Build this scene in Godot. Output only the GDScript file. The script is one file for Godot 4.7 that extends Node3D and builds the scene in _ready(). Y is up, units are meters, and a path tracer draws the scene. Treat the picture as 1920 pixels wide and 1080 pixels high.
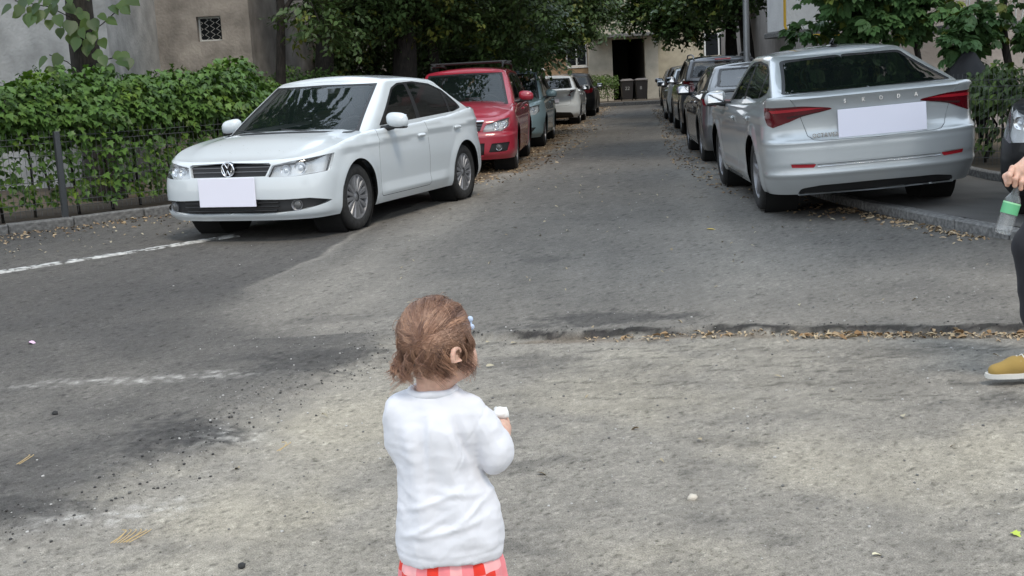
extends Node3D

# ---------------------------------------------------------------- mesh builder
class MB:
	var v := PackedVector3Array()
	var n := PackedVector3Array()
	var c := PackedColorArray()
	var uv := PackedVector2Array()
	var ix := PackedInt32Array()
	func vert(p: Vector3, nn: Vector3, col := Color.WHITE, t := Vector2.ZERO) -> int:
		v.append(p); n.append(nn); c.append(col); uv.append(t)
		return v.size() - 1
	func tri(a: int, b: int, d: int) -> void:
		var g := (v[b] - v[a]).cross(v[d] - v[a])
		if g.dot(n[a] + n[b] + n[d]) > 0.0:
			ix.append(a); ix.append(d); ix.append(b)
		else:
			ix.append(a); ix.append(b); ix.append(d)
	func quad(a: int, b: int, d: int, e: int) -> void:
		tri(a, b, d); tri(a, d, e)
	func flat(p: PackedVector3Array, nn: Vector3, col := Color.WHITE) -> void:
		var s := v.size()
		for q in p: vert(q, nn, col)
		for k in range(1, p.size() - 1): tri(s, s + k, s + k + 1)
	func box(at: Vector3, size: Vector3, bas := Basis.IDENTITY, col := Color.WHITE) -> void:
		var h := size / 2
		for ax in 3:
			for sg in [-1.0, 1.0]:
				var a := Vector3.ZERO; a[ax] = sg
				var b := Vector3.ZERO; b[(ax + 1) % 3] = 1.0
				var d := Vector3.ZERO; d[(ax + 2) % 3] = 1.0
				var q := PackedVector3Array([(a - b - d) * h, (a + b - d) * h, (a + b + d) * h, (a - b + d) * h])
				for k in 4: q[k] = at + bas * q[k]
				flat(q, bas * a, col)
	func bbox(at: Vector3, size: Vector3, r: float, bas := Basis.IDENTITY, col := Color.WHITE) -> void:
		# box with chamfered edges, smooth-looking
		var h := size / 2
		var st := v.size()
		var f := func(p: Vector3, nn: Vector3): return vert(at + bas * p, (bas * nn).normalized(), col)
		for ax in 3:
			for sg in [-1.0, 1.0]:
				var b := (ax + 1) % 3
				var d := (ax + 2) % 3
				var nn := Vector3.ZERO; nn[ax] = sg
				var id := []
				for k in [[-1, -1], [1, -1], [1, 1], [-1, 1]]:
					var p := Vector3.ZERO
					p[ax] = sg * h[ax]; p[b] = k[0] * (h[b] - r); p[d] = k[1] * (h[d] - r)
					id.append(f.call(p, nn))
				quad(id[0], id[1], id[2], id[3])
		for ax in 3:
			var b := (ax + 1) % 3
			var d := (ax + 2) % 3
			for sb in [-1.0, 1.0]:
				for sd in [-1.0, 1.0]:
					var id := []
					for k in [[-1, 0], [1, 0], [1, 1], [-1, 1]]:
						var p := Vector3.ZERO
						p[ax] = k[0] * (h[ax] - r)
						p[b] = sb * (h[b] - (0.0 if k[1] == 0 else r)); p[d] = sd * (h[d] - (r if k[1] == 0 else 0.0))
						var nn := Vector3.ZERO
						nn[b] = sb; nn[d] = sd
						id.append(f.call(p, nn))
					quad(id[0], id[1], id[2], id[3])
		for sx in [-1.0, 1.0]:
			for sy in [-1.0, 1.0]:
				for sz in [-1.0, 1.0]:
					var nn := Vector3(sx, sy, sz)
					var a: int = f.call(Vector3(sx * h.x, sy * (h.y - r), sz * (h.z - r)), nn)
					var b: int = f.call(Vector3(sx * (h.x - r), sy * h.y, sz * (h.z - r)), nn)
					var d: int = f.call(Vector3(sx * (h.x - r), sy * (h.y - r), sz * h.z), nn)
					tri(a, b, d)
	func tube(p: PackedVector3Array, r: PackedFloat32Array, sides := 8, caps := true, col := Color.WHITE) -> void:
		var up := Vector3.UP
		var prev := []
		var f := Vector3.ZERO
		var lastu := Vector3.ZERO
		for k in p.size():
			f = (p[mini(k + 1, p.size() - 1)] - p[maxi(k - 1, 0)]).normalized()
			if f == Vector3.ZERO: f = Vector3.UP
			if k == 0:
				up = Vector3.UP if absf(f.y) < 0.9 else Vector3.RIGHT
				lastu = up
			var s := f.cross(lastu).normalized()
			if s == Vector3.ZERO: s = f.cross(Vector3.FORWARD).normalized()
			var u := s.cross(f).normalized()
			lastu = u
			var ring := []
			for j in sides:
				var a := TAU * j / sides
				var d := s * cos(a) + u * sin(a)
				ring.append(vert(p[k] + d * r[k], d, col, Vector2(float(j) / sides, float(k))))
			if k > 0:
				for j in sides:
					quad(prev[j], prev[(j + 1) % sides], ring[(j + 1) % sides], ring[j])
			if caps and (k == 0 or k == p.size() - 1):
				var nn := -f if k == 0 else f
				var q := PackedVector3Array()
				for j in sides: q.append(v[ring[j]])
				flat(q, nn, col)
			prev = ring
	func lathe(prof: PackedVector2Array, sides: int, at := Vector3.ZERO, bas := Basis.IDENTITY, col := Color.WHITE, sharp := false) -> void:
		# profile of (radius, height) round the local y axis; normals smooth along the profile unless sharp
		var m := prof.size()
		for k in m - 1:
			var t := (prof[k + 1] - prof[k])
			var seg := Vector2(t.y, -t.x).normalized()
			var na := seg; var nb := seg
			if not sharp:
				if k > 0:
					var t0 := prof[k] - prof[k - 1]
					var s0 := Vector2(t0.y, -t0.x).normalized()
					if s0.dot(seg) > 0.5: na = (s0 + seg).normalized()
				if k < m - 2:
					var t1 := prof[k + 2] - prof[k + 1]
					var s1 := Vector2(t1.y, -t1.x).normalized()
					if s1.dot(seg) > 0.5: nb = (s1 + seg).normalized()
			var pa := -1; var pb := -1
			for j in sides + 1:
				var a := TAU * j / sides
				var d := Vector3(cos(a), 0, sin(a))
				var ia := vert(at + bas * (d * prof[k].x + Vector3(0, prof[k].y, 0)), bas * (d * na.x + Vector3(0, na.y, 0)), col)
				var ib := vert(at + bas * (d * prof[k + 1].x + Vector3(0, prof[k + 1].y, 0)), bas * (d * nb.x + Vector3(0, nb.y, 0)), col)
				if j > 0: quad(pa, ia, ib, pb)
				pa = ia; pb = ib
	func mirror() -> void:
		var s := v.size(); var m := ix.size()
		for k in s: vert(v[k] * Vector3(-1, 1, 1), n[k] * Vector3(-1, 1, 1), c[k], uv[k])
		for k in range(0, m, 3):
			ix.append(ix[k] + s); ix.append(ix[k + 2] + s); ix.append(ix[k + 1] + s)
	func flipx() -> void:
		for k in v.size():
			v[k] = v[k] * Vector3(-1, 1, 1); n[k] = n[k] * Vector3(-1, 1, 1)
		for k in range(0, ix.size(), 3):
			var t := ix[k + 1]; ix[k + 1] = ix[k + 2]; ix[k + 2] = t
	func mesh() -> ArrayMesh:
		var a := []
		a.resize(Mesh.ARRAY_MAX)
		a[Mesh.ARRAY_VERTEX] = v; a[Mesh.ARRAY_NORMAL] = n; a[Mesh.ARRAY_COLOR] = c; a[Mesh.ARRAY_TEX_UV] = uv; a[Mesh.ARRAY_INDEX] = ix
		var m := ArrayMesh.new()
		if v.size() and ix.size(): m.add_surface_from_arrays(Mesh.PRIMITIVE_TRIANGLES, a)
		return m

var M := {}
var taken := {}
var rng := RandomNumberGenerator.new()
var N1 := FastNoiseLite.new()
var N2 := FastNoiseLite.new()

func numbered(s: String) -> String:
	if not taken.has(s):
		taken[s] = 0
		return s
	taken[s] += 1
	return "%s_%03d" % [s, taken[s]]

func put(called: String, mesh: Mesh, mat: Material, parent: Node = null) -> MeshInstance3D:
	var o := MeshInstance3D.new()
	o.mesh = mesh
	o.material_override = mat
	if parent == null:
		o.name = numbered(called)
		add_child(o)
	else:
		o.name = called
		parent.add_child(o, true)
	return o

func thing(called: String, label: String, category: String, at := Vector3.ZERO, group := "") -> Node3D:
	var o := Node3D.new()
	o.name = numbered(called)
	add_child(o)
	o.position = at
	tag(o, label, category, group)
	return o

func tag(o: Node, label: String, category: String, group := "") -> Node:
	o.set_meta("label", label); o.set_meta("category", category)
	if group != "": o.set_meta("group", group)
	return o

func struct(o: Node, label := "", category := "") -> Node:
	o.set_meta("kind", "structure")
	if label != "": tag(o, label, category)
	return o

func sub(called: String, parent: Node) -> Node3D:
	var o := Node3D.new()
	o.name = called
	parent.add_child(o, true)
	return o

func lin(r: float, g: float, b: float, a := 1.0) -> Color:
	var q := Color(r, g, b).linear_to_srgb()
	q.a = a
	return q

func mat(col: Color, rough := 0.8, metal := 0.0, vcol := false) -> StandardMaterial3D:
	var m := StandardMaterial3D.new()
	m.albedo_color = col; m.roughness = rough; m.metallic = metal
	m.vertex_color_use_as_albedo = vcol
	if col.a < 1.0: m.transparency = BaseMaterial3D.TRANSPARENCY_ALPHA
	return m

func noise_tex(freq: float, size := 512, kind := FastNoiseLite.TYPE_SIMPLEX_SMOOTH, oct := 4, lo := 0.0, hi := 1.0, normal := false, strength := 4.0, sd := 1) -> NoiseTexture2D:
	var t := NoiseTexture2D.new()
	var f := FastNoiseLite.new()
	f.noise_type = kind; f.frequency = freq; f.seed = sd
	f.fractal_octaves = oct
	if oct <= 1: f.fractal_type = FastNoiseLite.FRACTAL_NONE
	t.noise = f; t.width = size; t.height = size; t.seamless = true
	if normal:
		t.as_normal_map = true; t.bump_strength = strength
	else:
		var g := Gradient.new()
		g.set_color(0, Color(lo, lo, lo)); g.set_color(1, Color(hi, hi, hi))
		t.color_ramp = g
	return t

func paint(col: Color, metal := 0.0, rough := 0.35) -> StandardMaterial3D:
	var m := mat(col, rough, metal)
	m.clearcoat_enabled = true; m.clearcoat = 1.0; m.clearcoat_roughness = 0.04
	return m

func crv(a: PackedVector2Array, x: float) -> float:
	# smooth curve through points sorted by x
	var m := a.size()
	if x <= a[0].x: return a[0].y
	if x >= a[m - 1].x: return a[m - 1].y
	var k := 0
	while k < m - 2 and x > a[k + 1].x: k += 1
	var h := a[k + 1].x - a[k].x
	var d := (a[k + 1].y - a[k].y) / h
	var m0 := d; var m1 := d
	if k > 0:
		var d0 := (a[k].y - a[k - 1].y) / (a[k].x - a[k - 1].x)
		m0 = (d + d0) / 2 if d * d0 > 0 else 0.0
	if k < m - 2:
		var d1 := (a[k + 2].y - a[k + 1].y) / (a[k + 2].x - a[k + 1].x)
		m1 = (d + d1) / 2 if d * d1 > 0 else 0.0
	var t := (x - a[k].x) / h
	var t2 := t * t; var t3 := t2 * t
	return (2 * t3 - 3 * t2 + 1) * a[k].y + (t3 - 2 * t2 + t) * h * m0 + (-2 * t3 + 3 * t2) * a[k + 1].y + (t3 - t2) * h * m1

func pv(a: Array) -> PackedVector2Array:
	var p := PackedVector2Array()
	for k in range(0, a.size(), 2): p.append(Vector2(a[k], a[k + 1]))
	return p

func sstep(a: float, b: float, x: float) -> float:
	var t := clampf((x - a) / (b - a), 0.0, 1.0)
	return t * t * (3 - 2 * t)

func letters(text: String, size: float, depth: float, parent: Node, material: Material, xf: Transform3D, gap := 0.0, bold := false) -> void:
	# each letter its own small solid; xf: x along the line, y up, z out of the face
	var f := SystemFont.new()
	f.font_names = PackedStringArray(["Droid Sans"])
	f.font_weight = 700 if bold else 400
	var x := 0.0
	for ch in text:
		var t := TextMesh.new()
		t.text = ch; t.font = f; t.font_size = 32; t.pixel_size = size / 23.0; t.depth = depth
		var w := t.get_aabb().size.x
		if ch != " ":
			var o := put("letter", t, material, parent)
			o.transform = xf * Transform3D(Basis.IDENTITY, Vector3(x + w / 2, 0, 0))
		x += (w if ch != " " else size * 0.4) + gap

# ---------------------------------------------------------------- cars
# local axes: +z to the front, +x to the car's left, y up, origin on the ground midway between the axles
class Car:
	var p: Dictionary
	var tabs := PackedFloat32Array()   # arc length at each step
	var tabphi := PackedFloat32Array() # outline parameter 0..3
	var total := 0.0
	var w: float; var zf: float; var zr: float; var af: float; var ar: float; var nf: float; var nr: float
	var host: Node3D
	func _init(d: Dictionary, h: Node3D) -> void:
		p = d; host = h
		w = d.w; zf = d.zf; zr = d.zr; af = d.af; ar = d.ar; nf = d.nf; nr = d.nr
		var s := 0.0
		var last := base(0.0)
		for k in 601:
			var t := 3.0 * k / 600.0
			var q := base(t)
			s += q.distance_to(last); last = q
			tabs.append(s); tabphi.append(t)
		total = s
	func base(t: float) -> Vector2:   # (x, z)
		if t <= 1.0:
			var a := t * PI / 2
			return Vector2(w * pow(maxf(sin(a), 0.0), 2.0 / nf), zf - af + af * pow(maxf(cos(a), 0.0), 2.0 / nf))
		if t <= 2.0:
			return Vector2(w, lerpf(zf - af, zr + ar, t - 1.0))
		var b := (3.0 - t) * PI / 2
		return Vector2(w * pow(maxf(sin(b), 0.0), 2.0 / nr), zr + ar - ar * pow(maxf(cos(b), 0.0), 2.0 / nr))
	func tee(s: float) -> float:
		var k := tabs.bsearch(clampf(s, 0.0, total))
		k = clampi(k, 1, 600)
		var f := (s - tabs[k - 1]) / maxf(tabs[k] - tabs[k - 1], 1e-6)
		return lerpf(tabphi[k - 1], tabphi[k], clampf(f, 0.0, 1.0))
	func es(t: float) -> float:
		var f := clampf(t, 0.0, 3.0) * 200.0
		var k := mini(int(f), 599)
		return lerpf(tabs[k], tabs[k + 1], f - k)
	func fx(x: float) -> float:   # s of a lateral place on the front
		var a := asin(clampf(pow(x / w, nf / 2), 0.0, 1.0))
		return es(a / (PI / 2))
	func rx(x: float) -> float:
		var a := asin(clampf(pow(x / w, nr / 2), 0.0, 1.0))
		return es(3.0 - a / (PI / 2))
	func sz(z: float) -> float:   # s of a place along the side, also past the corners
		if z > zf - af:
			var a := acos(clampf(pow((z - zf + af) / af, nf / 2), 0.0, 1.0))
			return es(a / (PI / 2))
		if z < zr + ar:
			var b := acos(clampf(pow((zr + ar - z) / ar, nr / 2), 0.0, 1.0))
			return es(3.0 - b / (PI / 2))
		return es(1.0 + (zf - af - z) / (zf - af - zr - ar))
	func out(s: float) -> Array:
		var t := tee(s)
		var q := base(t)
		var e := 0.012
		var d := base(minf(t + e, 3.0)) - base(maxf(t - e, 0.0))
		var nn := Vector2(-d.y, d.x).normalized()
		if t < 0.02: nn = Vector2(0, 1)
		if t > 2.98: nn = Vector2(0, -1)
		return [q, nn]
	func ytop(z: float) -> float:
		return host.crv(p.top, z)
	func ring(s: float, y: float) -> Vector3:
		var o := out(s)
		var q: Vector2 = o[0]
		var nn: Vector2 = o[1]
		var wf := smoothstep(zf - af * 1.1, zf - af * 0.25, q.y)
		var wr := smoothstep(zr + ar * 1.1, zr + ar * 0.25, q.y)
		var ins: float = host.crv(p.side, y)
		if wf > 0: ins = lerpf(ins, host.crv(p.front, y), wf)
		if wr > 0: ins = lerpf(ins, host.crv(p.rear, y), wr)
		var r: float = p.round
		var d := ytop(q.y) - y
		if d < r:
			var k := 1.0 - maxf(d, 0.0) / r
			ins += r * 0.9 * (1.0 - sqrt(maxf(1.0 - k * k * 0.93, 0.0)))
		if wf < 0.5 and wr < 0.9:   # lips round the wheel openings
			for zz in [p.axf, p.axr]:
				var dd: float = Vector2(q.y - zz, y - p.wy).length() - p.arch
				if dd > -0.1 and dd < 0.16:
					var g := maxf(0.0, 1.0 - absf(dd - 0.0) / 0.13)
					ins -= p.get("flare", 0.014) * g * g * (3 - 2 * g)
		if p.has("crease"):
			for cr in p.crease:   # [y at z0, slope, height, width, zmin, zmax]
				var yy: float = y - (cr[0] + cr[1] * q.y)
				if absf(yy) < cr[3] and q.y > cr[4] and q.y < cr[5]:
					var fade := smoothstep(cr[4], cr[4] + 0.3, q.y) * (1.0 - smoothstep(cr[5] - 0.3, cr[5], q.y))
					ins -= cr[2] * fade * (1.0 - absf(yy) / cr[3])
		return Vector3(q.x - nn.x * ins, y, q.y - nn.y * ins)
	# greenhouse: u in 0..3 (front, side, rear), v in 0..1
	func gz(v: float) -> Array:   # [front z, front depth, rear z, rear depth, half width]
		var g: Dictionary = p.gh
		return [lerpf(g.zf0, g.zf1, v), lerpf(g.af0, g.af1, v), lerpf(g.zr0, g.zr1, pow(clampf(v, 0.0, 1.0), g.get("rg", 1.0))), lerpf(g.ar0, g.ar1, v), lerpf(g.w0, g.w1, v) + g.bulge * 4 * v * (1 - v)]
	func gh(u: float, v: float) -> Vector3:
		var g: Dictionary = p.gh
		var q := gz(v)
		var b: Vector2
		if u <= 1.0:
			var a := u * PI / 2
			b = Vector2(q[4] * pow(maxf(sin(a), 0.0), 2.0 / g.n), q[0] - q[1] + q[1] * pow(maxf(cos(a), 0.0), 2.0 / g.n))
		elif u <= 2.0:
			b = Vector2(q[4], lerpf(q[0] - q[1], q[2] + q[3], u - 1.0))
		else:
			var a := (3.0 - u) * PI / 2
			b = Vector2(q[4] * pow(maxf(sin(a), 0.0), 2.0 / g.n), q[2] + q[3] - q[3] * pow(maxf(cos(a), 0.0), 2.0 / g.n))
		var zn: float = (b.y - g.zr1) / (g.zf1 - g.zr1)
		var yb: float = ytop(b.y) - 0.015
		var yt: float = host.crv(g.roof, b.y)
		var y := lerpf(yb, yt, v)
		var k: float = (v - (1.0 - g.rr)) / g.rr
		if k > 0:
			var ins: float = g.rin * (1.0 - sqrt(maxf(1.0 - k * k * 0.95, 0.0)))
			var cx: float = clampf(b.x, 0.0, 1.0)
			b.x -= ins * minf(1.0, b.x / 0.3)
			if u < 1.0: b.y -= ins * (1.0 - smoothstep(0.6, 1.0, u))
			if u > 2.0: b.y += ins * smoothstep(2.0, 2.4, u)
		return Vector3(b.x, y, b.y)
	func gv(z: float, y: float) -> float:
		var yb: float = ytop(z) - 0.015
		return (y - yb) / (host.crv(p.gh.roof, z) - yb)
	func side_uv(z: float, y: float) -> Vector2:
		var v := gv(z, y)
		var q := gz(v)
		return Vector2(1.0 + (q[0] - q[1] - z) / (q[0] - q[1] - q[2] - q[3]), v)
	func front_uv(x: float, v: float) -> Vector2:
		var q := gz(v)
		return Vector2(asin(clampf(pow(clampf(x / q[4], 0.0, 1.0), p.gh.n / 2), 0.0, 1.0)) / (PI / 2), v)
	func rear_uv(x: float, v: float) -> Vector2:
		return Vector2(3.0 - front_uv(x, v).x, v)

func dense(poly: PackedVector2Array, step: float) -> PackedVector2Array:
	var r := PackedVector2Array()
	for k in poly.size():
		var a := poly[k]; var b := poly[(k + 1) % poly.size()]
		var m := maxi(1, int(ceil(a.distance_to(b) / step)))
		for j in m: r.append(a.lerp(b, float(j) / m))
	return r

func rounded(poly: PackedVector2Array, r: float) -> PackedVector2Array:
	# corners of a polygon rounded by short curves
	var o := PackedVector2Array()
	var m := poly.size()
	for k in m:
		var a := poly[(k + m - 1) % m]; var b := poly[k]; var d := poly[(k + 1) % m]
		var ra := minf(r, a.distance_to(b) * 0.45); var rb := minf(r, d.distance_to(b) * 0.45)
		var pa := b + (a - b).normalized() * ra; var pb := b + (d - b).normalized() * rb
		for j in 5:
			var t := j / 4.0
			o.append(pa.lerp(b, t).lerp(b.lerp(pb, t), t))
	return o

func aabb2(poly: PackedVector2Array) -> Rect2:
	var r := Rect2(poly[0], Vector2.ZERO)
	for q in poly: r = r.expand(q)
	return r

func fill(mb: MB, us: PackedFloat32Array, vs: PackedFloat32Array, incl: Array, holes: Array, f: Callable, off := 0.0, ref := Vector3(0, 0.5, 0)) -> void:
	# surface f(u, v) meshed on a grid, kept inside any of incl (all if empty) and cut by holes
	var eu := 0.002; var ev := 0.002
	var cache := {}
	var add := func(q: Vector2) -> int:
		var key := Vector2i(int(round(q.x * 20000)), int(round(q.y * 20000)))
		if cache.has(key): return cache[key]
		var pp: Vector3 = f.call(q.x, q.y)
		var du: Vector3 = f.call(q.x + eu, q.y) - f.call(q.x - eu, q.y)
		var dv: Vector3 = f.call(q.x, q.y + ev) - f.call(q.x, q.y - ev)
		var nn := du.cross(dv).normalized()
		var rr := Vector3(0, ref.y, clampf(pp.z, -1.0, 1.0) if ref.z == 0.0 else ref.z)
		if nn.dot(pp - rr) < 0: nn = -nn
		var id := mb.vert(pp + nn * off, nn, Color.WHITE, q)
		cache[key] = id
		return id
	var ib := []
	for q in incl: ib.append(aabb2(q))
	var hb := []
	for q in holes: hb.append(aabb2(q))
	for a in us.size() - 1:
		for b in vs.size() - 1:
			var rc := Rect2(us[a], vs[b], us[a + 1] - us[a], vs[b + 1] - vs[b])
			var cell := PackedVector2Array([rc.position, Vector2(rc.end.x, rc.position.y), rc.end, Vector2(rc.position.x, rc.end.y)])
			var parts := []
			if incl.is_empty(): parts = [cell]
			else:
				for k in incl.size():
					if ib[k].intersects(rc): parts.append_array(Geometry2D.intersect_polygons(cell, incl[k]))
			for k in holes.size():
				if hb[k].intersects(rc):
					var nx := []
					for q in parts: nx.append_array(Geometry2D.clip_polygons(q, holes[k]))
					parts = nx
			for q in parts:
				if q.size() < 3: continue
				var ids := []
				for pt in q: ids.append(add.call(pt))
				if q.size() == 4 and parts.size() == 1 and absf(aabb2(q).get_area() - rc.get_area()) < 1e-9:
					mb.quad(ids[0], ids[1], ids[2], ids[3])
				else:
					var t := Geometry2D.triangulate_polygon(q)
					for k in range(0, t.size(), 3): mb.tri(ids[t[k]], ids[t[k + 1]], ids[t[k + 2]])

func wall_strip(mb: MB, poly: PackedVector2Array, f: Callable, o0: float, o1: float, closed := true) -> void:
	var m := poly.size()
	var A := []; var B := []
	for q in poly:
		var pp: Vector3 = f.call(q.x, q.y)
		var du: Vector3 = f.call(q.x + 0.002, q.y) - f.call(q.x - 0.002, q.y)
		var dv: Vector3 = f.call(q.x, q.y + 0.002) - f.call(q.x, q.y - 0.002)
		var nn := du.cross(dv).normalized()
		if nn.dot(pp - Vector3(0, 0.5, clampf(pp.z, -1, 1))) < 0: nn = -nn
		A.append(pp + nn * o0); B.append(pp + nn * o1)
	for k in (m if closed else m - 1):
		var j := (k + 1) % m
		var nn: Vector3 = (A[j] - A[k]).cross(B[k] - A[k]).normalized()
		mb.flat(PackedVector3Array([A[k], A[j], B[j], B[k]]), nn)

func steps(a: float, b: float, d: float) -> PackedFloat32Array:
	var m := maxi(1, int(ceil((b - a) / d)))
	var r := PackedFloat32Array()
	for k in m + 1: r.append(lerpf(a, b, float(k) / m))
	return r

func disc(c: Vector2, r: float, m := 28, a0 := 0.0, a1 := TAU) -> PackedVector2Array:
	var q := PackedVector2Array()
	for k in m: q.append(c + Vector2(cos(lerpf(a0, a1, float(k) / m)), sin(lerpf(a0, a1, float(k) / m))) * r)
	return q

func slice_cap(mb: MB, edge: PackedVector3Array, crown: Callable, cols: int) -> void:
	# fills between an edge curve on the left (+x) and its mirror image with a crowned surface
	var prev := []
	var rows := []
	for e in edge:
		var row := []
		for k in cols + 1:
			var a := -1.0 + 2.0 * k / cols
			a = sign(a) * (1.0 - pow(1.0 - absf(a), 1.5))
			row.append(Vector3(e.x * a, e.y + crown.call(a, e), e.z))
		rows.append(row)
	for r in rows.size():
		var ids := []
		for k in cols + 1:
			var dz: Vector3 = rows[mini(r + 1, rows.size() - 1)][k] - rows[maxi(r - 1, 0)][k]
			var dx: Vector3 = rows[r][mini(k + 1, cols)] - rows[r][maxi(k - 1, 0)]
			if dx.length() < 1e-4: dx = Vector3(1e-3, 0, 0)
			var nn := dz.cross(dx).normalized()
			if nn.y < 0: nn = -nn
			if nn.length() < 0.5: nn = Vector3.UP
			ids.append(mb.vert(rows[r][k], nn))
		if r > 0:
			for k in cols: mb.quad(prev[k], prev[k + 1], ids[k + 1], ids[k])
		prev = ids

var wheel_cache := {}
func wheel(parent: Node, at: Vector3, left: bool, style: Dictionary) -> void:
	var key: String = style.key
	if not wheel_cache.has(key):
		var R: float = style.r; var W: float = style.w; var rr: float = style.rim
		var t := MB.new()
		var hw := W / 2
		var turn := Basis(Vector3(0, 0, 1), -PI / 2)   # profile axis (y) to +x
		t.lathe(PackedVector2Array([Vector2(rr * 0.97, -hw * 0.85), Vector2(rr + 0.012, -hw * 0.98), Vector2(lerpf(rr, R, 0.5), -hw * 1.04), Vector2(R - 0.022, -hw * 0.97), Vector2(R - 0.006, -hw * 0.8), Vector2(R, -hw * 0.5), Vector2(R, -hw * 0.27), Vector2(R - 0.007, -hw * 0.25), Vector2(R - 0.007, -hw * 0.2), Vector2(R, -hw * 0.18), Vector2(R, hw * 0.18), Vector2(R - 0.007, hw * 0.2), Vector2(R - 0.007, hw * 0.25), Vector2(R, hw * 0.27), Vector2(R, hw * 0.5), Vector2(R - 0.006, hw * 0.8), Vector2(R - 0.022, hw * 0.97), Vector2(lerpf(rr, R, 0.5), hw * 1.04), Vector2(rr + 0.012, hw * 0.98), Vector2(rr * 0.97, hw * 0.85)]), 40, Vector3.ZERO, turn)
		var q := MB.new()
		# barrel, lip
		q.lathe(PackedVector2Array([Vector2(rr * 0.96, -hw * 0.8), Vector2(rr * 0.9, hw * 0.1), Vector2(rr * 0.93, hw * 0.75), Vector2(rr * 0.955, hw * 0.9), Vector2(rr * 0.99, hw * 0.9), Vector2(rr * 1.0, hw * 0.8)]), 40, Vector3.ZERO, turn)
		var ns: int = style.spokes
		for k in ns:
			var a := TAU * k / ns
			var b := Basis(Vector3(1, 0, 0), a)
			var w0: float = style.sw; var w1: float = style.get("sw1", style.sw)
			var r0 := rr * 0.22; var r1 := rr * 0.95
			var d0: float = hw * style.get("d0", 0.72); var d1 := hw * 0.86
			var th := 0.018
			var P := [Vector3(d0, r0, -w0), Vector3(d0, r0, w0), Vector3(d1, r1, w1), Vector3(d1, r1, -w1)]
			var nrm := Vector3(1, 0, 0)
			var c := 0.35
			var face := PackedVector3Array(); var low := PackedVector3Array()
			for pp in P:
				face.append(b * Vector3(pp.x, pp.y, pp.z * (1 - c))); low.append(b * Vector3(pp.x - th, pp.y, pp.z))
			q.flat(face, b * nrm)
			q.flat(PackedVector3Array([face[1], face[2], low[2], low[1]]), b * Vector3(0.5, 0, 1).normalized())
			q.flat(PackedVector3Array([face[0], face[3], low[3], low[0]]), b * Vector3(0.5, 0, -1).normalized())
		q.lathe(PackedVector2Array([Vector2(0.001, hw * 0.8), Vector2(rr * 0.12, hw * 0.79), Vector2(rr * 0.16, hw * 0.72), Vector2(rr * 0.27, hw * 0.7), Vector2(rr * 0.28, hw * 0.5)]), 24, Vector3.ZERO, turn)
		var bk := MB.new()
		bk.lathe(PackedVector2Array([Vector2(0.001, hw * 0.25), Vector2(rr * 0.6, hw * 0.25), Vector2(rr * 0.62, hw * 0.1), Vector2(rr * 0.95, -hw * 0.2)]), 24, Vector3.ZERO, turn)
		wheel_cache[key] = [t.mesh(), q.mesh(), bk.mesh()]
	var nd := sub("wheel", parent)
	nd.transform = Transform3D(Basis.IDENTITY if left else Basis(Vector3.UP, PI), at)
	put("tyre", wheel_cache[key][0], M.rubber, nd)
	put("rim", wheel_cache[key][1], style.mat, nd)
	put("brake", wheel_cache[key][2], M.brake, nd)

func seat(parent: Node, at: Vector3, wide := 0.48) -> void:
	var b := MB.new()
	b.bbox(at + Vector3(0, 0.0, 0.05), Vector3(wide, 0.16, 0.5), 0.05)
	var lean := Basis(Vector3(1, 0, 0), -0.35)
	b.bbox(at + Vector3(0, 0.33, -0.28), Vector3(wide * 0.95, 0.62, 0.15), 0.06, lean)
	b.bbox(at + Vector3(0, 0.72, -0.42), Vector3(0.26, 0.17, 0.1), 0.04, lean)
	put("seat", b.mesh(), M.cabin, parent)

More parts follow.
